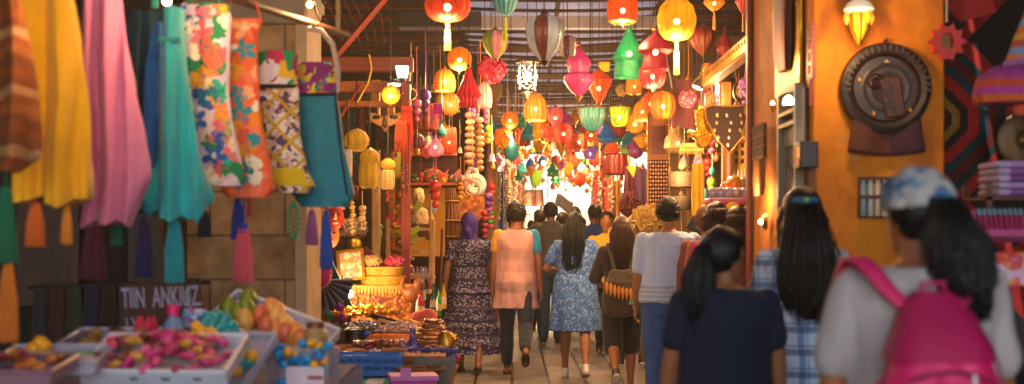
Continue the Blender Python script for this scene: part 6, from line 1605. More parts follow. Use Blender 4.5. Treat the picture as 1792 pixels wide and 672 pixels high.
fringe(623, 330, 350, 10, 9.8, 'a04020', 'rusty strip fringe under the round woven lantern')
garland(705, 285, 345, 10.4, ['6a1c1c', 'a0503c', '3c1414'], .012, 'string of wine coloured beads under the red straps', jig=.1)
garland(712, 288, 340, 10.4, ['8c2c24', '501818'], .012, 'second string of wine coloured beads, right of the first', jig=.1)
garland(678, 334, 352, 10.3, ['c02040', 'd04050'], .014, 'short string of red beads under the small pale woven lantern')
for i, (px, c) in enumerate(((610, '38302c'), (622, '203048'), (634, '5a2c20'), (645, '2c2420'), (655, '4a3424'))):
    hang('draped_cloth', ('dim grey', 'dim navy', 'dim rust', 'dim brown', 'dim tan')[i] + ' cloth hanging on the rod under the left shop beam', 'cloth', 11.5, [(186, px - 5, px + 5), (230, px - 6, px + 6), (285, px - 5, px + 5)], fab(c), 4, .15, .03, .004, seg=24, ph=i)
solo('cloth_rod', MB().tube([(-.2, 0, 0), (.3, 0, .01)], .01, 8), wire_m, 'thin rod under the left shop beam carrying dim cloths', 'rod', at(640, 185, 11.5))
# colourful ceramics shelf between the red post and the pebbles
sh_ = thing('wall_shelf', 'brown wall shelf of colourful ceramics behind the red post', 'shelf', at(752, 322, 12.4))
part('board', MB().box((0, .05, 0), (.5, .2, .025)), orw, sh_)
part('board', MB().box((0, .05, .28), (.5, .2, .025)), orw, sh_)
part('back', MB().box((0, .16, .14), (.5, .02, .34)), wood('3c1c0c', '5a2c14', 0), sh_)
for i, (x, z, c, lab) in enumerate(((-.12, .012, '3c7c34', 'green painted cup on the ceramics shelf'), (.0, .012, 'c83820', 'red painted cup on the ceramics shelf'), (.12, .012, 'd88c28', 'orange painted cup on the ceramics shelf'), (-.1, .292, 'a88030', 'ochre bowl on the upper board of the ceramics shelf'), (.08, .292, 'c0a060', 'straw bowl on the upper board of the ceramics shelf'))):
    bowl_('ceramic_cup', 0, 0, 0, .055, .07, M('glaze ' + c, pat=p_cells(40, [c, c, 'd8c090', c]), rough=.3), lab, 'cup', loc=sh_.location + Vector((x, .0, z)))
fs = thing('fish_ornament', 'painted orange fish ornament hanging under the pink garlic lantern', 'ornament', at(757, 305, 11.4))
part('body', MB().loft([(0, 0, 0, .005, .01), (0, 0, .03, .03, .02), (0, 0, .09, .05, .035), (0, 0, .15, .045, .03), (0, 0, .19, .015, .012)], 18, T=Matrix.Rotation(R(-90), 4, 'Y') @ Matrix.Translation((0, 0, -.1))), M('fish glaze', pat=p_cells(35, ['e07828', 'd04830', 'e0b060', '50805c']), rough=.3), fs)
part('tail', MB().prism([(.09, 0), (.14, .05), (.125, 0), (.14, -.05)], -.008, .008), M('fish tail', 'c84030', .4), fs)
part('fin', MB().prism([(-.02, .045), (.03, .085), (.04, .04)], -.005, .005), M('fish tail', 'c84030'), fs)
fs2 = thing('bird_ornament', 'striped green and coral bird ornament right of the orange fish', 'ornament', at(800, 312, 12))
part('body', MB().sphere((0, 0, 0), (.07, .04, .04), 16, 10), M('bird glaze', pat=p_stripes(0, 18, ['d04838', 'e8c090', '3c8c50'], 'Object', .05), rough=.3), fs2)
part('wing', MB().prism([(-.04, .02), (.02, .09), (.05, .01)], -.05, -.035), M('bird wing', 'd05c40', .4), fs2)
part('tail', MB().prism([(.05, 0), (.14, -.07), (.13, -.02)], -.01, .01), M('bird wing', 'd05c40'), fs2)
garland(806, 318, 350, 12.6, ['d8a020', 'c87818'], .03, 'short string of amber balls by the wicker cone', jig=.1)
# more filler in the shadows of the left shop
for i, (px, py, c, lab) in enumerate(((662, 410, '584018', 'olive green carved parrot on the dark shelf'), (655, 440, '3c3020', 'dim brown carved owl on the dark shelf'))):
    me = remeshed(MB().sphere((0, 0, 0), (.04, .035, .06)).sphere((.01, 0, .07), (.03, .03, .03)).tube([(0, 0, -.04), (.02, 0, -.1)], [.025, .01]).tube([(.02, 0, .075), (.055, 0, .06)], [.012, .004]), 'body', .007, 2)
    tag(link('carved_bird', me, M('bird wood ' + c, ['708c28', '6a4c28'][i], .5, .4), None, at(px, py, 11.8)), lab, 'carving')
# ================================================================ RIGHT SIDE
X0 = 1.49
# --- emblem disc on the orange front wall (front plane y = 6.5)
em = thing('wall_emblem', 'large dark carved wooden disc emblem on the ochre wall', 'emblem', (at(1549, 155, 6.47)))
RT = Matrix.Rotation(R(90), 4, 'X')
dk = M('dark carved wood', '241612', .5, .4, 12, .4, 50); rdw = M('red brown carving', '4a1e10', .55, .4, 12, .3, 50)
r = .225
part('rim', MB().lathe([(r * .74, 0), (r * .76, .03), (r * .86, .04), (r * .97, .03), (r, 0)], 64, cap=False, T=RT), dk, em, thick=.004)
part('disc', MB().lathe([(.001, .012), (r * .3, .013), (r * .32, .016), (r * .34, .013), (r * .48, .013), (r * .5, .016), (r * .52, .013), (r * .6, .014), (r * .76, .01)], 64, T=RT), M('slate wood', '2e2228', .5, .4, 12, .3, 50), em)
part('ring', MB().lathe([(r * .7, .012), (r * .72, .024), (r * .745, .012)], 64, cap=False, T=RT), rdw, em, thick=.003)
m = MB().box((0, 0, 0), (.105, .02, .2))
pl = part('plaque', m, rdw, em, bevel=.012, loc=(.035, -.012, -.045), rot=(0, R(-9), 0))
text('3HD', .075, (.0, -.012, -.07), pl, dk, rot=(R(90), R(-90), 0), sx=1.1, ext=.003, name='lettering')
m = MB().lathe([(.03, .012), (.034, .024), (.04, .012)], 24, cap=False, T=RT)
m.lathe([(.012, .012), (.016, .022), (.02, .012)], 20, cap=False, T=RT)
part('knot', m, rdw, em, loc=(-.052, 0, .035), thick=.003)
part('crest', MB().prism([(-.014, .125), (0, .14), (.014, .125)], -.03, -.015), M('pale stud', 'b09070'), em)
for x, z in ((-.13, .04), (-.06, -.125), (.12, -.11)): part('stud', MB().sphere((x, -.018, z), (.008, .006, .012), 8, 6), M('gold stud', 'c88a18', .4), em)
rim_txt = 'A R A B A S A N D H A N D  C R A F T'
for i in range(22):
    a = PI * (1.02 - 1.04 * i / 21)
    part('rim_mark', MB().box((0, 0, 0), (.012, .012, .03)), M('rim carving', '382420', .5), em, loc=(r * .87 * math.cos(a), -.04, r * .87 * math.sin(a)), rot=(0, -(a - PI / 2) + (i % 3 - 1) * .3, 0))
part('nail', MB().tube([(0, .01, r + .01), (0, -.03, r + .015)], .006, 8), wire_m, em)
m = MB().grid(lambda u, v: (-.16 + .32 * u - (u - .5) * .06 * v * 0 + (u - .5) * .06 * v, -.02 - .012 * math.sin(u * 9), -.17 - (.05 + .11 * abs(1 - 0)) * v * (1 - .25 * (2 * u - 1) ** 2 * -1) + .06 * abs(2 * u - 1) ** 2), 30, 8)
bn = part('ribbon', m, M('maroon ribbon cloth', pat=lambda nt: mixc(nt, math_(nt, 'GREATER_THAN', sepx(nt, coords(nt), 0), .02), C('5a2c14'), C('40182a')), rough=.8, var=.3), em, thick=.006)
# --- jars rack, lantern, sun, on the front wall
jr = thing('jar_rack', 'wall rack of pale cylindrical jars under the carved emblem', 'rack', at(1533, 345, 6.47))
part('backboard', MB().box((0, -.01, 0), (.18, .012, .2)), wood('4a2410', '6a3418', 0), jr)
part('rail', MB().box((0, -.045, .0), (.185, .008, .02)).box((0, -.045, .09), (.19, .008, .012)), wood('4a2410', '6a3418', 0), jr)
for i, c in enumerate(('7c9098', 'a8b0a8', 'd0b090', 'd8b8a0', 'b8a898')):
    m = MB().lathe([(.014, -.095), (.0165, -.09), (.0165, .06), (.012, .07), (.013, .095), (.001, .097)], 14)
    solo('jar', m, M('jar ' + c, c, .3, .2), ('slate', 'grey green', 'sand', 'pink', 'stone')[i] + ' coloured cylindrical jar in the wall rack', 'jar', jr.location + Vector((-.07 + .035 * i, -.03, 0)), group='jars in the wall rack')
gl = thing('star_lantern', 'gold and white glass star lantern hanging on the ochre wall', 'lantern', at(1503, 24, 6.35))
k = 6.35 / F
part('crown', MB().lathe([(.02, .07), (.055, .05), (.075, .02), (.06, .005)], 12), M('white lamp crown', 'e8d8c8', .3, .1, emit='ffdcb0', es=.25), gl)
part('glass', MB().lathe([(.04, .0), (.05, -.02), (.04, -.08), (.02, -.12), (.002, -.15)], 6), M('amber glass', 'e89018', .2, .3, 20, emit='base', es=.5), gl)
for i in range(6):
    a = i * PI / 3; part('pendant', MB().lathe([(.002, .01), (.015, -.01), (.014, -.03), (.002, -.055)], 6, c=(.06 * math.cos(a), .06 * math.sin(a), .0)), M('amber glass', 'e89018'), gl)
m = MB()
for i in range(6):
    a = i * PI / 3 + .5; m.tube([(.05 * math.cos(a), .05 * math.sin(a), .0), (.044 * math.cos(a), .044 * math.sin(a), -.08), (.005, 0, -.15)], .004, 5)
part('frame', m, M('dark iron', '2a201a'), gl); part('cord', MB().tube([(0, 0, .07), (0, 0, 2.0)], .004, 5), wire_m, gl)
LAMPS_W.append((4, at(1503, 60, 6.15)))
sn = thing('sun_ornament', 'red spiky wooden sun hanging at the edge of the ochre wall', 'ornament', at(1657, 73, 6.2))
k = 6.2 / F
poly = []
for i in range(20):
    a = i * PI / 10; q = (34 if i % 2 == 0 else 24) * k * (1.25 if i == 15 else 1); poly.append((q * math.cos(a), q * math.sin(a)))
m = MB(); n = 20
inn = [(12 * k * math.cos(i * PI / 10), 15 * k * math.sin(i * PI / 10)) for i in range(20)]
for y in (-.012, .012): pass
vsx = [(x, -.012, z) for x, z in poly] + [(x, -.012, z) for x, z in inn] + [(x, .012, z) for x, z in poly] + [(x, .012, z) for x, z in inn]
fsx = []
for i in range(20):
    j = (i + 1) % 20
    fsx += [(i, j, 20 + j, 20 + i), (40 + i, 60 + i, 60 + j, 40 + j), (i, 40 + i, 40 + j, j), (20 + i, 20 + j, 60 + j, 60 + i)]
m.add(vsx, fsx); part('rays', m, M('red painted sun', 'c8180c', .5, .3), sn, smooth=False)
part('centre', MB().box((0, .012, 0), (15 * k, .008, 32 * k)), M('sun back', '8a5c20', .6), sn)
part('cord', MB().tube([(0, 0, 34 * k), (0, 0, 1.2)], .005, 5), M('pale cord', 'a89888'), sn)
# --- side face (plane x = 1.49, from y 6.5 to 8.1): coordinates by (py, y)
def sideP(py, y, off=.0): return Vector((X0 - off, y, EYE + (HY - py) * y / F))
def sidey(px): return X0 * F / (px - CX)
SR = (0, 0, R(-90))
def side(name, label, cat, px, py, off=.01, **kw):
    y = sidey(px); return thing(name, label, cat, (X0 - off, y, EYE + (HY - py) * y / F), SR, **kw)
pt = thing('corner_post', 'tall dark brown post with red edge at the end of the ochre building', 'post', (1.53, 8.2, 0))
part('post', MB().box((0, 0, 1.9), (.1, .12, 3.8)), wood('38180a', '5a2a12', 2), pt, bevel=.006)
part('strip', MB().box((-.06, -.02, 1.9), (.02, .05, 3.8)), redw, pt)
gf = side('gilt_textile', 'dark red textile in a hammered gilt frame high on the ochre side wall', 'textile', 1386, 60, .02)
part('panel', MB().box((0, 0, 0), (.62, .02, .62)), gold(), gf, bevel=.004)
m = MB().loft([(0, -.02, .36, .2, .025), (0, -.035, .1, .18, .03), (.02, -.035, -.12, .16, .03), (.03, -.03, -.2, .1, .02)], 30, 3, 6, .1)
part('cloth', m, fab('5a1410'), gf)
bv = side('weave_hanging', 'brown woven wall hanging with long fringe on the dark post', 'hanging', 1347, 285, .06)
part('weave', MB().box((0, 0, .12), (.34, .02, .2)), M('brown weave', pat=p_stripes(2, 16, ['4a2010', '2a1408', '6a3418', '3a180c']), rough=.9, bump=.5), bv)
m = MB()
for i in range(26): m.tube([(-.165 + .33 * i / 25, 0, .02), (-.165 + .33 * i / 25, -.004, -.13 - .03 * (i % 3))], .005, 4)
part('fringe', m, fab('7a4820'), bv)
cb = side('wall_cabinet', 'white framed glazed cabinet with knives inside on the ochre side wall', 'cabinet', 1400, 262, .03)
wf = M('white cabinet paint', '847868', .5, .2, 6)
part('back', MB().box((0, .01, 0), (.42, .02, .6)), M('cabinet inside', '5a4434', .6, .3), cb)
for x in (-.21, .21): part('frame', MB().box((x, -.02, 0), (.035, .05, .64)), wf, cb, bevel=.004)
for z in (-.31, .31, .19, .13): part('frame', MB().box((0, -.02, z), (.385, .05, .03 if abs(z) > .3 else .018)), wf, cb)
m = MB()
for i in range(12): m.box((-.17 + .03 * i, -.012, .07), (.012, .01, .09))
part('grille', m, M('grille', '8a7c70', .5), cb)
for i in range(4): part('blade', MB().prism([(-.12 + .07 * i, -.25), (-.1 + .07 * i, -.05 - .02 * i), (-.08 + .07 * i, -.25)], -.02, -.012), M('blade steel', '8c8890', .25, .2, metal=.8), cb)
part('lamp', MB().lathe([(.03, 0), (.025, .03), (.01, .045)], 14, c=(.05, -.04, .23)), M('white lamp glass', 'fff2dc'), cb)
part('copper_pan', MB().sphere((-.08, -.02, .25), (.07, .02, .035), 14, 9), M('copper tin', 'a8622c'), cb)
mtb = side('meter_box', 'dark electric meter box with red digits beside the glazed cabinet', 'meter', 1428, 272, .05)
part('case', MB().box((0, .0, 0), (.16, .09, .13)), M('charcoal plastic', '241c1c', .5, .2), mtb, bevel=.008)
led = M('red digits', 'e02810', .4, .02, emit='ff3010', es=1.2)
for z in (-.03, 0, .03): text('8', .028, (.012, -.046, z - .012), mtb, led, name='digit', ext=.001)
part('window', MB().box((.055, -.047, .01), (.02, .004, .05)), M('amber window', 'd88028', .4, .02, emit='ff9030', es=.6), mtb)
wb = side('wooden_board', 'plain brown board fixed under the meter box', 'board', 1424, 318, .015)
part('board', MB().box((0, 0, 0), (.14, .024, .14)), wood('5a2c10', '8a4a1c', 2), wb, bevel=.004)
br = side('fretwork_bracket', 'red brown fretwork bracket on the ochre side wall', 'bracket', 1425, 90, .015)
m = MB().box((-.045, 0, 0), (.022, .02, .28)).box((.045, 0, 0), (.022, .02, .28))
for z in (-.12, -.06, 0, .06, .12): m.box((0, 0, z), (.07, .018, .02))
m.box((0, 0, -.2), (.02, .02, .14)); part('fretwork', m, redw, br)
sc_l = side('wall_sconce', 'tiny gold sconce glowing beside the white cabinet', 'sconce', 1368, 188, .05)
part('cup', MB().lathe([(.006, -.03), (.017, -.006), (.02, .015)], 14), gold(), sc_l); part('flame', MB().sphere((0, 0, .02), (.01, .01, .016), 10, 8), M('hot bulb', 'ffe8b0'), sc_l)
LAMPS_W.append((3.5, (1.3, 7.0, 2.25))); LAMPS_W.append((3, (1.38, 7.6, 1.6)))
sc2 = side('wall_sconce', 'round gold rosette glowing low on the ochre side wall', 'sconce', 1350, 388, .03)
part('rosette', MB().lathe([(.001, .03), (.03, .025), (.05, .0)], 10, 10, .15, T=RT), gold(), sc2); part('bulb', MB().sphere((0, -.03, 0), .015, 10, 8), M('hot bulb', 'ffe8b0'), sc2)
# --- rug stall at far right
rug = M('geometric rug', pat=None, col='3c1410') if False else None
def rugp(nt):
    v = coords(nt); x = math_(nt, 'ABSOLUTE', math_(nt, 'SUBTRACT', math_(nt, 'FRACT', math_(nt, 'MULTIPLY', sepx(nt, v, 0), 1.15)), .5)); z = math_(nt, 'ABSOLUTE', math_(nt, 'SUBTRACT', math_(nt, 'FRACT', math_(nt, 'MULTIPLY', sepx(nt, v, 2), 1.15)), .5))
    dd = math_(nt, 'MAXIMUM', math_(nt, 'MAXIMUM', x, z), math_(nt, 'MULTIPLY', math_(nt, 'ADD', x, z), .75))
    return ramp(nt, dd, [(0, C('2a1a10')), (.1, C('8a6420')), (.15, C('1c1410')), (.2, C('a01818')), (.27, C('14343c')), (.33, C('5a1010')), (.39, C('102428')), (.44, C('8c1414')), (.52, C('14100e'))], 'CONSTANT')
rg = thing('hanging_rug', 'dark red and black geometric rug hung behind the knitted goods', 'rug', (2.75, 7.2, 1.55))
part('pile', MB().box((0, 0, 0), (1.25, .03, 2.7)), M('geometric rug', pat=rugp, rough=.95, var=.4, vs=40, bump=.4, bs=150), rg, bevel=.004)
part('rod', MB().tube([(-.66, -.01, 1.36), (.66, -.01, 1.36)], .018, 10), wire_m, rg)
solo('hanging_flag', MB().prism([(0, 0), (.2, .02), (.24, -.09), (.06, -.14), (.0, -.08)], -.006, .006), fab('8c1018'), 'dark red cloth flap at the top of the rug stall', 'cloth', at(1660, -10, 6.6))
lm = [(0, 'd06030'), (1, '9c3c98'), (2, 'c04890'), (3, 'e08040'), (4, '7088b8')]
knit = M('striped knit', pat=p_stripes(2, 7, ['d0502c', 'b03c84', '9c3c98', 'e06a2c', 'c0409c'], 'Object', .02), rough=.95, var=.3, vs=40, bump=.8, bs=140)
kh = thing('knit_hat', 'striped purple and orange knitted hat near the right edge', 'hat', at(1762, 150, 5.0))
me = remeshed(MB().loft([(0, 0, -.07, .12, .09), (0, 0, -.03, .125, .1), (0, 0, .03, .11, .09), (.02, 0, .075, .06, .06)], 30, 2.6), 'crown', .008, 2, wr(.004, 30)); link('crown', me, knit, kh)
part('band', MB().tube([(-.04, -.08, .07), (.03, -.09, .085), (.1, -.06, .08)], .012, 8), fab('a85c98'), kh)
kc = thing('knit_cone', 'tall striped knitted cone in orange and lilac at the right edge', 'hat', at(1785, 105, 5.1))
part('cone', MB().loft([(0, 0, -.05, .07, .05), (.02, 0, .08, .045, .04), (.045, 0, .2, .02, .02)], 22), M('orange lilac knit', pat=p_stripes(2, 9, ['e07828', '8098c0', 'c05038', 'e0a040'], 'Object', .02), rough=.95, bump=.8, bs=140), kc)
solo('pom', MB().sphere((0, 0, 0), .03, 12, 9), fab('d05028'), 'orange knitted pompom under the striped hat', 'pompom', at(1785, 190, 5.0))
sh2 = thing('textile_stand', 'tiered stand of folded striped cloths at the right edge', 'stand', (2.05, 5.4, 0))
for z in (1.16, 1.36, 1.5): part('shelf', MB().box((0, 0, z), (.3, .3, .015)), wood(), sh2)
for x in (-.14, .14):
    for y in (-.14, .14): part('post', MB().box((x, y, .78), (.02, .02, 1.56)), wood(), sh2)
def folded(x, y, z, w, h, cols, label, n=5):
    t = thing('folded_cloth', label, 'cloth', (x, y, z))
    for i in range(n): part('fold', MB().box((0, 0, h * (i + .5) / n), (w - .008 * (i % 2), .24, h / n * .94)), M('fold ' + cols[i % len(cols)], pat=p_stripes(0, 6, [cols[i % len(cols)], 'b098c0', cols[i % len(cols)]], 'Object', .03), rough=.9), t, bevel=.014)
folded(2.05, 5.34, 1.508, .24, .14, ['8a58a0', 'b088c0', '7a4488'], 'lilac striped folded cloths on the top tier at the right edge')
folded(2.06, 5.32, 1.168, .26, .11, ['b83c98', 'c86cb0'], 'magenta striped folded cloths on the lower tier at the right edge')
tr = thing('pencil_rack', 'pink slanted rack of coloured crayons near the right edge', 'rack', at(1752, 392, 5.1), (R(-20), 0, 0))
part('board', MB().box((0, .02, 0), (.2, .012, .13)), M('pink card', 'c04c80', .6, .2), tr)
part('ledge', MB().box((0, -.01, -.05), (.2, .05, .03)), M('pink card', 'c04c80'), tr)
for i in range(9):
    t = thing('crayon', 'one of nine dark pink crayons with teal tips in the slanted rack', 'crayon', tr.location + Vector((-.08 + .02 * i, -.012, -.02)), (R(-20), 0, 0), 'crayons in the slanted rack')
    part('stick', MB().lathe([(.0075, 0), (.0075, .06), (.001, .061)], 10), M('crayon pink', 'a02858', .5), t); part('tip', MB().lathe([(.0078, .058), (.0078, .078), (.003, .086), (.001, .087)], 10), M('crayon teal', '5a98a8', .5), t)
folded(1.98, 5.2, 1.165, .2, .1, ['d09090', '8c98a0', 'c8c0c8'], 'pale mixed folded cloths under the crayon rack')
solo('bright_packet', MB().loft([(0, 0, 0, .09, .03), (0, 0, .08, .095, .035), (0, 0, .12, .08, .01)], 24, 4), M('packet print', pat=p_cells(18, ['d8443c', 'e07ca0', 'e09030', 'd0a8c0'], 'Object', .2), rough=.4), 'red and pink printed packet behind the headscarfed woman', 'packet', at(1776, 500, 4.7))
solo('round_tray', MB().lathe([(.14, 0), (.15, .02), (.13, .03), (.05, .025), (.03, .04), (.001, .042)], 36, T=RT), M('dark brass', '4a3014', .4, .4, 14, metal=.6), 'dark round brass tray hanging on the rug at the right edge', 'tray', at(1792, 245, 6.9))
# ================================================================ RIGHT HAND SHOP (9 - 14 m)
ab = thing('awning_beam', 'long gilt trimmed awning beam over the right hand shop', 'beam', (1.72, 11.3, 2.72))
part('beam', MB().box((0, 0, 0), (.09, 4.6, .13)), wood('5a2a10', '8a4a1c', 1), ab, bevel=.006)
part('trim', MB().box((-.05, 0, -.03), (.02, 4.6, .05)), gold(), ab)
m = MB()
for i in range(40): m.box((-.05, -2.2 + 4.4 * i / 39, .02), (.022, .04, .03))
part('studs', m, gold(), ab)
for y in (9.2, 11.4, 13.6):
    t = thing('shop_post', {9.2: 'nearest', 11.4: 'middle', 13.6: 'farthest'}[y] + ' orange brown post of the right hand shop', 'post', (1.86, y, 0)); part('shaft', MB().box((0, 0, 1.34), (.08, .08, 2.68)), wood('6a3010', 'a05a1c', 2), t, bevel=.006); part('foot', MB().box((0, 0, .06), (.12, .12, .12)), wood('6a3010', 'a05a1c', 2), t)
t = thing('shop_lamp', 'white shop lamp shining under the gilt awning beam', 'lamp', at(1221, 153, 11.6), (0, R(25), 0))
part('diffuser', MB().lathe([(.045, -.01), (.05, 0), (.03, .05)], 16), M('white lamp glass', 'fff2dc'), t); part('housing', MB().lathe([(.052, .0), (.035, .06), (.01, .08)], 16), wire_m, t); part('arm', MB().tube([(0, 0, .07), (.02, 0, .3)], .008, 6), wire_m, t)
t = thing('shop_lamp', 'slim white shop lamp right of the other under the beam', 'lamp', at(1255, 155, 11.2)); part('diffuser', MB().box((0, 0, 0), (.025, .03, .09)), M('white lamp glass', 'fff2dc'), t); part('housing', MB().box((.012, .02, .02), (.03, .03, .12)), wire_m, t)
LAMPS.append((1221, 185, 11.2, 20))
hang('wine_cloth', 'wine coloured cloth hung behind the white shop lamp', 'cloth', 12.2, [(140, 1180, 1250), (160, 1180, 1252), (225, 1178, 1240)], fab('5a1c24'), 6, .06, .03, .004)
hang('wine_cloth', 'dark wine cloth hung between the lamp and the yellow cloth', 'cloth', 11.6, [(138, 1255, 1335), (230, 1256, 1330)], fab('3c1418'), 6, .06, .03, .004, ph=2)
hang('yellow_cloth', 'knotted bright yellow cloth hanging at the end of the right hand shop', 'cloth', 8.9, [(125, 1322, 1334), (160, 1310, 1334), (196, 1304, 1335), (206, 1308, 1334), (236, 1300, 1336), (244, 1312, 1332)], fab('e0b00c', .2), 6, .14, .05, .008)
hp = thing('jewellery_display', 'black heart shaped jewellery panel edged in bronze on a slim stand', 'panel', at(1276, 250, 10.2))
k = 10.2 / F
outl = [(-42, 62), (-30, 66), (0, 64), (30, 66), (42, 62), (40, 40), (20, 5), (0, -18), (-20, 5), (-40, 40)]
part('panel', MB().prism([(x * k, z * k) for x, z in outl], -.012, .012), M('black velvet', '2a1410', .9, .3), hp)
part('edge', MB().tube([(x * k, -.014, z * k) for x, z in outl + outl[:1]], .007, 6), M('bronze', 'a8703c'), hp)
part('stand', MB().tube([(0, 0, -18 * k), (0, 0, -18 * k - 1.1)], .028, 8), wood('5a2c14', '7a4420', 2), hp)
rnd = random.Random(6)
for i in range(14):
    part('brooch', MB().sphere(((-22 + 22 * (i % 3)) * k + rnd.gauss(0, .01), -.016, (48 - 13 * (i // 3)) * k), (.012, .006, .016), 8, 6), M('brooch %d' % (i % 3), ('d8a060', 'c0b8a8', 'a86c30')[i % 3], .3, .2, metal=.7), hp)
for px, py, w_, h_, lab, c in ((1243, 176, 20, 36, 'oval bronze hand mirror above the gold boot', 'b89058'), (1297, 160, 30, 36, 'small framed oval cameo over the black heart panel', '4a3018')):
    t = thing('oval_mirror', lab, 'mirror', at(px, py, 10.6)); kk = 10.6 / F
    part('frame', MB().loft([(0, 0, 0, w_ * kk / 2, h_ * kk / 2), (0, 0, .02, w_ * kk / 2 * .95, h_ * kk / 2 * .95)], 28, 2.5, T=RT), M('mirror frame ' + c, c, .4, .4, 20, metal=.5), t)
    part('glass', MB().loft([(0, 0, .0, w_ * kk * .34, h_ * kk * .36), (0, 0, .026, w_ * kk * .33, h_ * kk * .35)], 24, T=RT), M('mirror speckle', pat=p_cells(110, ['c8b078', '6a4c28', 'a88848', 'd8c8a0']), rough=.3), t)
    part('centre', MB().sphere((0, -.028, 0), (w_ * kk * .12, .008, h_ * kk * .16), 12, 8), M('cameo', '3c2c20' if h_ and px > 1270 else 'a88848'), t)
bt = thing('gold_boot', 'sparkling gold boot ornament with upturned brim hanging in the right hand shop', 'ornament', at(1231, 228, 10.8))
k = 10.8 / F
me = remeshed(MB().tube([(-.02, 0, .17), (-.01, 0, .05), (0, 0, -.02)], [.055, .05, .05], 14).tube([(-.02, 0, -.02), (.08, 0, -.03), (.14, 0, .0)], [.05, .04, .015], 12).tube([(-.13, 0, -.01), (-.05, 0, -.05), (.05, 0, -.07), (.14, 0, -.02)], [.02, .035, .035, .012], 10).sphere((0, 0, -.1), (.07, .03, .05), 14, 9), 'boot', .008, 2, wr(.012, 60, 1)); link('boot', me, M('glitter gold', 'd89818', .3, .5, 70, .8, 80, .8), bt)
part('loop', MB().tube([(-.02, 0, .16), (-.02, 0, .5)], .005, 5), wire_m, bt)
petal_ball(1240, 122, 26, 11.5, 'd8780c', 'orange paper flower under the gilt awning beam', 60, cord=False)
# jewellery panels, lamps, tinsel
jp = thing('jewellery_board', 'tall pink hanging panel fringed with gold coins and dark bangles', 'panel', at(1152, 200, 13.4))
k = 13.4 / F
part('panel', MB().box((0, .01, -80 * k), (38 * k, .02, 172 * k)), M('rose board', 'b06c50', .8, .3), jp)
part('net', MB().box((0, -.004, -122 * k), (33 * k, .012, 84 * k)), M('black velvet', '2a1410'), jp)
m = MB()
for i in range(7):
    for j in range(12): m.sphere(((-14 + 28 * i / 6) * k, -.014, (-84 - 6.6 * j) * k), (.011, .008, .014), 7, 5, mi=(i + j) % 2)
part('bangles', m, [M('bead cream', 'd8a080', .4), M('bead rose', 'c07058', .4)], jp)
m = MB().box((0, -.006, -45 * k), (24 * k, .004, 50 * k))
for i in range(4):
    for j in range(9): m.box(((-9 + 6 * i) * k, -.012, (-24 - 5 * j) * k), (.014, .01, .022))
part('charms', m, M('charm brown', '7a3020', .5), jp)
m = MB()
for s_ in (-1, 1):
    for j in range(46): m.sphere((s_ * 19 * k, -.01, (6 - 3.8 * j) * k), .012, 6, 4)
for j in range(10): m.sphere(((-19 + 4.2 * j) * k, -.01, 7 * k), .012, 6, 4)
part('coins', m, gold(), jp)
garland(1172, 195, 372, 13.2, ['d8a060', 'b07830', 'e0b880'], .013, 'thin string of gold beads right of the pink jewellery panel', jig=.1)
cn = thing('tiered_bell', 'cream and gold ribbed bell lamp beside the pink jewellery panel', 'lamp', at(1184, 235, 12.8)); k = 12.8 / F
part('bell', MB().lathe([(8 * k, 34 * k), (10 * k, 14 * k), (13 * k, 0), (20 * k, -8 * k), (22 * k, -24 * k), (15 * k, -32 * k), (5 * k, -34 * k)], 28, 14, .06), M('cream gilt', 'd8b070', .4, .4, 30, .3, 60, .3), cn)
part('pearl', MB().sphere((0, -.1, -17 * k), .018, 10, 7), M('hot bulb', 'ffe8b0'), cn)
wl2 = thing('wicker_lamp', 'brown two tier wicker lampshade on a stem behind the white tee', 'lamp', at(1193, 355, 11.8)); k = 11.8 / F
part('upper_shade', MB().lathe([(22 * k, 54 * k), (24 * k, 50 * k), (24 * k, 28 * k), (22 * k, 26 * k)], 30, 15, .04), wicker('4a3018'), wl2)
part('lower_shade', MB().lathe([(15 * k, 12 * k), (16 * k, 10 * k), (16 * k, -10 * k), (15 * k, -12 * k)], 30, 15, .04), wicker('3c2814'), wl2)
part('stem', MB().tube([(0, 0, 70 * k), (0, 0, -60 * k)], .008, 6), gold(), wl2)
for z in (64, 18): part('finial', MB().sphere((0, 0, z * k), .03, 12, 9), M('cream gilt', 'd8b070'), wl2)
t = petal_ball(1135, 386, 64, 13, 'b08840', 'bush of gold tinsel behind the white tee', 260, 'tinsel_bush', .9, False)
t = petal_ball(1103, 362, 40, 14.4, '6a1424', 'dark red bead bouquet above the spiky haired walker', 120, 'bead_bouquet', .9, False)
hang('purple_scarf', 'dark purple scarf hanging left of the pink jewellery panel', 'scarf', 14.0, [(296, 1112, 1134), (340, 1110, 1136), (385, 1112, 1132)], fab('4a1c50'), 5, .12, .03, .005)
hang('plum_scarf', 'plum red scarf hanging beside the dark purple one', 'scarf', 14.2, [(290, 1094, 1114), (340, 1092, 1116), (380, 1096, 1112)], fab('6a1430'), 5, .12, .03, .005, ph=2)
solo('lime_pennant', MB().prism([(-.05, .05), (.06, .06), (.03, -.07)], -.01, .01), fab('98b020'), 'small lime green pennant by the dark red drum lantern', 'pennant', at(1104, 300, 14))
fringe(1210, 255, 272, 40, 11.4, 'c08838', 'short gold fringe trim below the gold boot', 14, 'fringe_trim')
yp = hang('yellow_scarf', 'long yellow satin sash beside the wicker lamp', 'scarf', 11.0, [(286, 1212, 1232), (350, 1210, 1230), (400, 1214, 1228)], fab('d8a818'), 4, .12, .03, .004)
hang('teal_scarf', 'teal scarf end in the shadow right of the yellow sash', 'scarf', 11.4, [(330, 1232, 1246), (372, 1230, 1250)], fab('0c5c68'), 4, .12, .03, .004)
lw = thing('lattice_window', 'yellow lattice window panel over the shelf of glass jars', 'window', at(1310, 268, 10.4)); k = 10.4 / F
part('panel', MB().box((0, .03, 0), (56 * k, .01, 44 * k)), M('dim window', '5a3410', .6), lw)
m = MB()
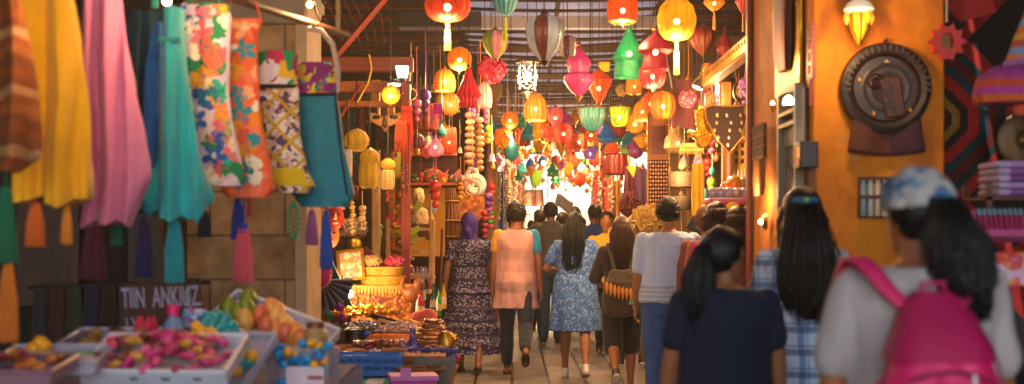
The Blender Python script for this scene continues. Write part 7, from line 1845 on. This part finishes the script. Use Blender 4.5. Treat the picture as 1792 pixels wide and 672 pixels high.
for i in range(6): m.box(((-27 + 54 * i / 5) * k, 0, 0), (.024, .03, 44 * k))
for j in range(4): m.box((0, .0, (-21 + 42 * j / 3) * k), (56 * k, .026, .024))
part('lattice', m, M('ochre lattice', 'c89030', .6, .3), lw)
sf = thing('jar_shelf', 'ochre shelf of small glass jars under the lattice window', 'shelf', at(1310, 322, 10.3))
part('board', MB().box((0, 0, 0), (.26, .12, .015)), ltw, sf); part('back', MB().box((0, .07, .07), (.26, .012, .16)), M('ochre lattice', 'c89030'), sf)
for i in range(9): solo('glass_jar', MB().lathe([(.011, 0), (.013, .01), (.013, .07), (.008, .08), (.01, .1), (.001, .101)], 10), M('pale glass', 'b0a090', .12, .2, coat=.5), 'one of nine little pale glass jars under the lattice window', 'jar', sf.location + Vector((-.11 + .0275 * i, -.01, .008)), group='pale jars under the lattice window')
ps = thing('pink_counter', 'pink edged counter shelf carrying painted eggs and balls', 'counter', at(1288, 352, 9.3)); k = 9.3 / F
part('top', MB().box((0, .1, 0), (94 * k, .34, .05)), M('pink lacquer', 'd04c78', .4, .2), ps, bevel=.012)
part('edge', MB().box((0, -.075, .018), (92 * k, .012, .012)), M('pink trim', 'e0a0b0', .4), ps)
part('cupboard', MB().box((.01, .12, -.62), (86 * k, .28, 1.2)), wood('5a2c10', '8a4a1c', 2), ps)
part('door_knob', MB().sphere((.1, -.03, -.3), .016, 10, 7), gold(), ps)
pr = {}
for i in range(13):
    px = 1247 + 6.9 * i; c = ['a8a4c8', 'b0b0d0', 'c8b8c0', 'd8c8a8', 'd0bc90'][min(4, i // 3)]
    lab = {'a8a4c8': 'lavender egg on the pink counter', 'b0b0d0': 'pale blue egg on the pink counter', 'c8b8c0': 'pinkish white egg on the pink counter', 'd8c8a8': 'cream egg on the pink counter', 'd0bc90': 'straw coloured egg on the pink counter'}[c]
    loc = ps.location + Vector(((px - 1288) * k, .0 + .03 * (i % 2), .06))
    if c in pr: dup(pr[c], loc, (0, 0, i))
    else: pr[c] = solo('painted_egg', MB().sphere((0, 0, 0), (.03, .03, .038), 14, 10), M('egg ' + c, pat=p_stripes(2, 40, [c, c, 'a88870', c], 'Object', .003), rough=.35), lab, 'egg', loc, None, 'painted eggs on the pink counter')
for px, r, c, lab in ((1285, .062, 'd8901c', 'large gold ball behind the painted eggs'), (1303, .056, 'b89078', 'large beige ball behind the painted eggs'), (1327, .046, '88a020', 'lime green ball behind the painted eggs')):
    solo('display_ball', MB().sphere((0, 0, 0), r, 20, 14).lathe([(r * .5, -r * 1.02), (r * .45, -r * .85)], 16), M('ball ' + c, c, .25, .3, 12, coat=.4), lab, 'ball', at(px, 322, 9.55))
bh = thing('velvet_bonnet', 'black velvet bonnet trimmed with gold on a gilt stand under the counter', 'bonnet', at(1316, 385, 8.9)); k = 8.9 / F
part('crown', MB().lathe([(22 * k, -24 * k), (23 * k, -10 * k), (21 * k, 8 * k), (15 * k, 22 * k), (6 * k, 29 * k), (.001, 30 * k)], 26), M('black velvet hat', '14100e', .7, .2), bh)
part('braid', MB().tube([(-13 * k, -17 * k, -12 * k), (-12 * k, -16 * k, 6 * k), (-6 * k, -13 * k, 20 * k), (3 * k, -12 * k, 24 * k)], .006, 6), gold(), bh)
part('stand', MB().lathe([(24 * k, -38 * k), (26 * k, -30 * k), (24 * k, -24 * k)], 26), gold(), bh)
part('foot', MB().box((0, 0, -38 * k - .55), (.1, .1, 1.1)), wood('5a2c10', '8a4a1c', 2), bh)
solo('gold_rosette', MB().lathe([(.001, .03), (.03, .025), (.055, .0)], 12, 12, .2, T=RT), M('gilt with added glow', 'e0a028', .3, .3, 30, metal=.6, emit='e08c18', es=.3), 'gold rosette on the front of the pink counter', 'rosette', at(1282, 368, 9.1))  # the rosette is no lamp; its gleam is added as emission
solo('dark_box_lid', MB().box((0, 0, 0), (.16, .02, .12)), M('navy lid', '1c2838', .5), 'dark navy box lid tilted beside the white tee', 'lid', at(1222, 395, 10.6), (R(20), R(25), 0), bevel=.004)
LAMPS.append((1300, 372, 8.75, 4)); LAMPS.append((1180, 300, 11.5, 14)); LAMPS.append((1250, 280, 9.8, 12))
# side goods wall so the shop has depth: shelf rows
for r_, z in enumerate((.9, 1.6, 2.2)):
    t = thing('back_shelf', ('low', 'middle', 'high')[r_] + ' back shelf of the right hand shop', 'shelf', (2.4, 13.9, z)); part('board', MB().box((0, 0, 0), (.9, .3, .03)), orw, t); 
    for s_ in (-.4, .4): part('bracket', MB().box((s_, .05, -.07), (.03, .2, .12)), orw, t)
# ================================================================ DOWN THE LANE: strings of goods in front of the bright end
rnd = random.Random(21)
CS = ['c83040', 'e0a080', 'd8c0b0', 'a02848', 'e07038', 'd0a848', 'd8c0b0', 'f0e0d0', 'c8b0a0', 'f0e0d0', 'e0a080']
nm = {'c83040': 'red', 'e0a080': 'peach', 'd8c0b0': 'oyster', 'a02848': 'wine red', 'e07038': 'orange', 'd0a848': 'straw', '4080a0': 'blue', 'b05890': 'mauve', 'c8b0a0': 'sand', 'f0e0d0': 'ivory'}
gp = {}
for i in range(95):
    side_ = rnd.random()
    if side_ < .42: d = rnd.uniform(17, 26); px = rnd.gauss(890, 14)
    elif side_ < .7: d = rnd.uniform(17, 26); px = rnd.uniform(1036, 1085)
    else: d = rnd.uniform(24, 31); px = rnd.uniform(890, 1060); rnd.random()
    py0 = rnd.uniform(285, 330); c = rnd.choice(CS); loc = at(px, py0, d); s_ = rnd.uniform(.7, 1.2) * (1 if side_ < .7 else .45)
    lab = 'one of the %s bead strings hanging far down the lane' % nm[c]
    if c not in gp:
        m = MB(); k2 = random.Random(hash(c) % 99 if False else len(gp))
        for j in range(22): q = .026 * k2.uniform(.6, 1.3); m.sphere((k2.gauss(0, .012), k2.gauss(0, .012), -.75 * j / 21), (q, q, q * .9), 7, 5)
        m.tube([(0, 0, 0), (0, 0, 1.3)], .004, 4)
        gp[c] = solo('bead_string', m, M('far bead ' + c, c, .4, .35, 20), lab, 'beads', loc, None, '%s bead strings down the lane' % nm[c]); gp[c].scale = (s_,) * 3
    else: dup(gp[c], loc, (0, 0, rnd.random() * 6), scale=s_)
for i, (px, d, w_, c, lab) in enumerate(((874, 18, 14, '1c5ca0', 'blue cloth strip hanging beside the tan column'), (880, 19, 14, '8c2c24', 'rust red cloth beside the blue strip down the lane'), (1046, 20, 12, 'a83838', 'red pleated curtain in front of the bright opening'), (1064, 19.5, 14, 'c8503c', 'salmon pleated curtain beside the red one down the lane'), (1080, 19, 12, 'd89c30', 'gold pleated curtain at the right of the bright opening'), (1052, 24, 22, 'e8d8c8', 'ivory pleated curtain far in the bright opening'))):
    hang('hanging_curtain', lab, 'curtain', d, [(300 + 4 * i, px - w_ / 2, px + w_ / 2), (360, px - w_ / 2, px + w_ / 2), (412, px - w_ / 2 - 1, px + w_ / 2 + 1)], fab(c), 6, .12, .03, .004, seg=40, ph=i)
solo('black_flag', MB().grid(lambda u, v: (-.13 + .26 * u, .02 * math.sin(u * 5), .09 - .18 * v - .07 * u + .012 * math.sin(u * 6)), 14, 8), fab('5a5256'), 'small dark flag flying in the bright opening over the heads', 'flag', at(988, 352, 19), (0, R(14), 0), thick=.01)
# market stalls far down
for i, (x, y, c, lab) in enumerate(((.0, 27, 'b83028', 'small far stall with red awning at the left of the bright end'), (2.5, 29, 'd89028', 'small far stall with amber awning at the right of the bright end'))):
    t = thing('market_stall', lab, 'stall', (x, y, 0))
    part('counter', MB().box((0, 0, .45), (1.1, .6, .9)), wood('6a4020', '9a6a38', 0), t)
    part('awning', MB().grid(lambda u, v: (-.65 + 1.3 * u, -.5 + 1.0 * v, 1.95 + .35 * v), 8, 4), M('awning ' + c, pat=p_stripes(0, 5, [c, 'e0d0b8'], 'Object', 0), rough=.8), t, thick=.02)
    for sx in (-.6, .6):
        for sy in (-.45, .45): part('post', MB().tube([(sx, sy, 0), (sx, sy, 2.1 + sy * .3)], .02, 6), ltw, t)

# small charms hung about both shops
CK = [('red bead', 'c02a24', 's'), ('amber drop', 'e09018', 't'), ('turquoise drop', '168c8c', 't'), ('pink bead', 'd05a8c', 's'), ('gilt bell', 'c8922c', 'b'), ('straw ring', 'c09050', 'r'), ('brown gourd', '8a4a20', 't'), ('lime bead', '8cb020', 's'), ('violet bead', '6a2c90', 's'), ('ivory shell', 'd8c8b0', 'b')]
cp = {}; rnd = random.Random(77)
for i in range(110):
    left = i % 2
    if left: px = rnd.uniform(716, 862); py = rnd.uniform(150, 345); d = rnd.uniform(11.8, 15.2) - .6 * (px < 770)
    else: px = rnd.uniform(1122, 1330); py = rnd.uniform(125, 330); d = 14 - 4.2 * (px - 1122) / 208 + rnd.uniform(-.2, .6)
    nm_, c, kd = rnd.choice(CK); loc = at(px, py, d); s_ = rnd.uniform(.7, 1.5)
    if nm_ not in cp:
        r = .036; m = MB()
        if kd == 's':
            for q in range(3): m.sphere((0, 0, -q * r * 1.5), (r * (1 - .2 * q),) * 3, 12, 8)
        elif kd == 't': m.lathe([(r, 0.0), (r * .95, r * .5), (r * .5, r * 1.4), (.004, r * 2.2)], 16); m.sphere((0, 0, 0), r, 16, 8)
        elif kd == 'b': m.lathe([(r * 1.2, -r), (r, -r * .5), (r * .7, r * .8), (.004, r * 1.4)], 18, 9, .1)
        else: m.lathe([(r * 1.2, -.008), (r * 1.35, 0), (r * 1.2, .008), (r * 1.05, 0), (r * 1.2, -.008)], 22, cap=False, T=RT)
        m.tube([(0, 0, r), (.004, 0, .2), (0, 0, .4)], .003, 4)
        cp[nm_] = solo('hanging_charm', m, M('charm ' + c, c, .35, .4, 25, .2, 60, .6 if kd == 'b' else 0), 'one of the small %s charms hung about the lit shops' % nm_, 'charm', loc, None, '%s charms' % nm_); cp[nm_].scale = (s_,) * 3
    else: dup(cp[nm_], loc, None, scale=s_)
# ================================================================ LIGHT, CAMERA
w = bpy.data.worlds.new('World'); sc.world = w; w.use_nodes = True
nt = w.node_tree; nt.nodes.clear()
sky = nt.nodes.new('ShaderNodeTexSky'); sky.sky_type = 'NISHITA'; sky.sun_disc = False
SUN_EL, SUN_AZ = 46, 190        # azimuth the light comes from, measured clockwise from +Y
sky.sun_elevation = R(SUN_EL); sky.sun_rotation = R(SUN_AZ)
bg = nt.nodes.new('ShaderNodeBackground'); bg.inputs[1].default_value = .15
wo = nt.nodes.new('ShaderNodeOutputWorld')
nt.links.new(sky.outputs[0], bg.inputs[0]); nt.links.new(bg.outputs[0], wo.inputs[0])
sl = bpy.data.lights.new('sun', 'SUN'); sl.energy = 4.2; sl.angle = R(.5); sl.color = (1, .92, .8)
so = bpy.data.objects.new('sun', sl); COL.objects.link(so)
dirv = Vector((math.sin(R(SUN_AZ)) * math.cos(R(SUN_EL)), math.cos(R(SUN_AZ)) * math.cos(R(SUN_EL)), math.sin(R(SUN_EL))))
so.rotation_euler = dirv.to_track_quat('Z', 'Y').to_euler(); so.location = dirv * 30

for px, py, d, e in LAMPS: lamp(e * .85, at(px, py, d))
for e, loc in LAMPS_W: lamp(e * .7, loc)

cam = bpy.data.cameras.new('camera'); co = bpy.data.objects.new('camera', cam); COL.objects.link(co)
cam.sensor_width = 36; cam.lens = 36 * F / 1792
co.location = (0, 0, EYE); co.rotation_euler = (R(90), 0, 0)
cam.shift_y = (HY - 336) / 1792
cam.clip_end = 400
cam.dof.use_dof = True; cam.dof.focus_distance = 12.8; cam.dof.aperture_fstop = 1.9
sc.camera = co
sc.render.engine = 'CYCLES'
cy = sc.cycles
cy.use_denoising = True
cy.max_bounces = 7; cy.diffuse_bounces = 3; cy.glossy_bounces = 3; cy.transmission_bounces = 5; cy.transparent_max_bounces = 8
cy.sample_clamp_indirect = 6; cy.caustics_reflective = False; cy.caustics_refractive = False
vs = sc.view_settings; vs.view_transform = 'Standard'; vs.look = 'None'; vs.exposure = 2.2; vs.gamma = 1
hz = MB().box((0, 50, 3.4), (150, 170, 9.6))
ho = struct('haze', hz, None); ho['kind'] = 'stuff'
hm = bpy.data.materials.new('warm haze'); hm.use_nodes = True; hn = hm.node_tree; hn.nodes.clear()
o_ = hn.nodes.new('ShaderNodeOutputMaterial'); v_ = hn.nodes.new('ShaderNodeVolumePrincipled'); v_.inputs['Density'].default_value = .0028; v_.inputs['Color'].default_value = (.95, .88, .78, 1); v_.inputs['Anisotropy'].default_value = .3
hn.links.new(v_.outputs[0], o_.inputs['Volume']); ho.data.materials.append(hm)
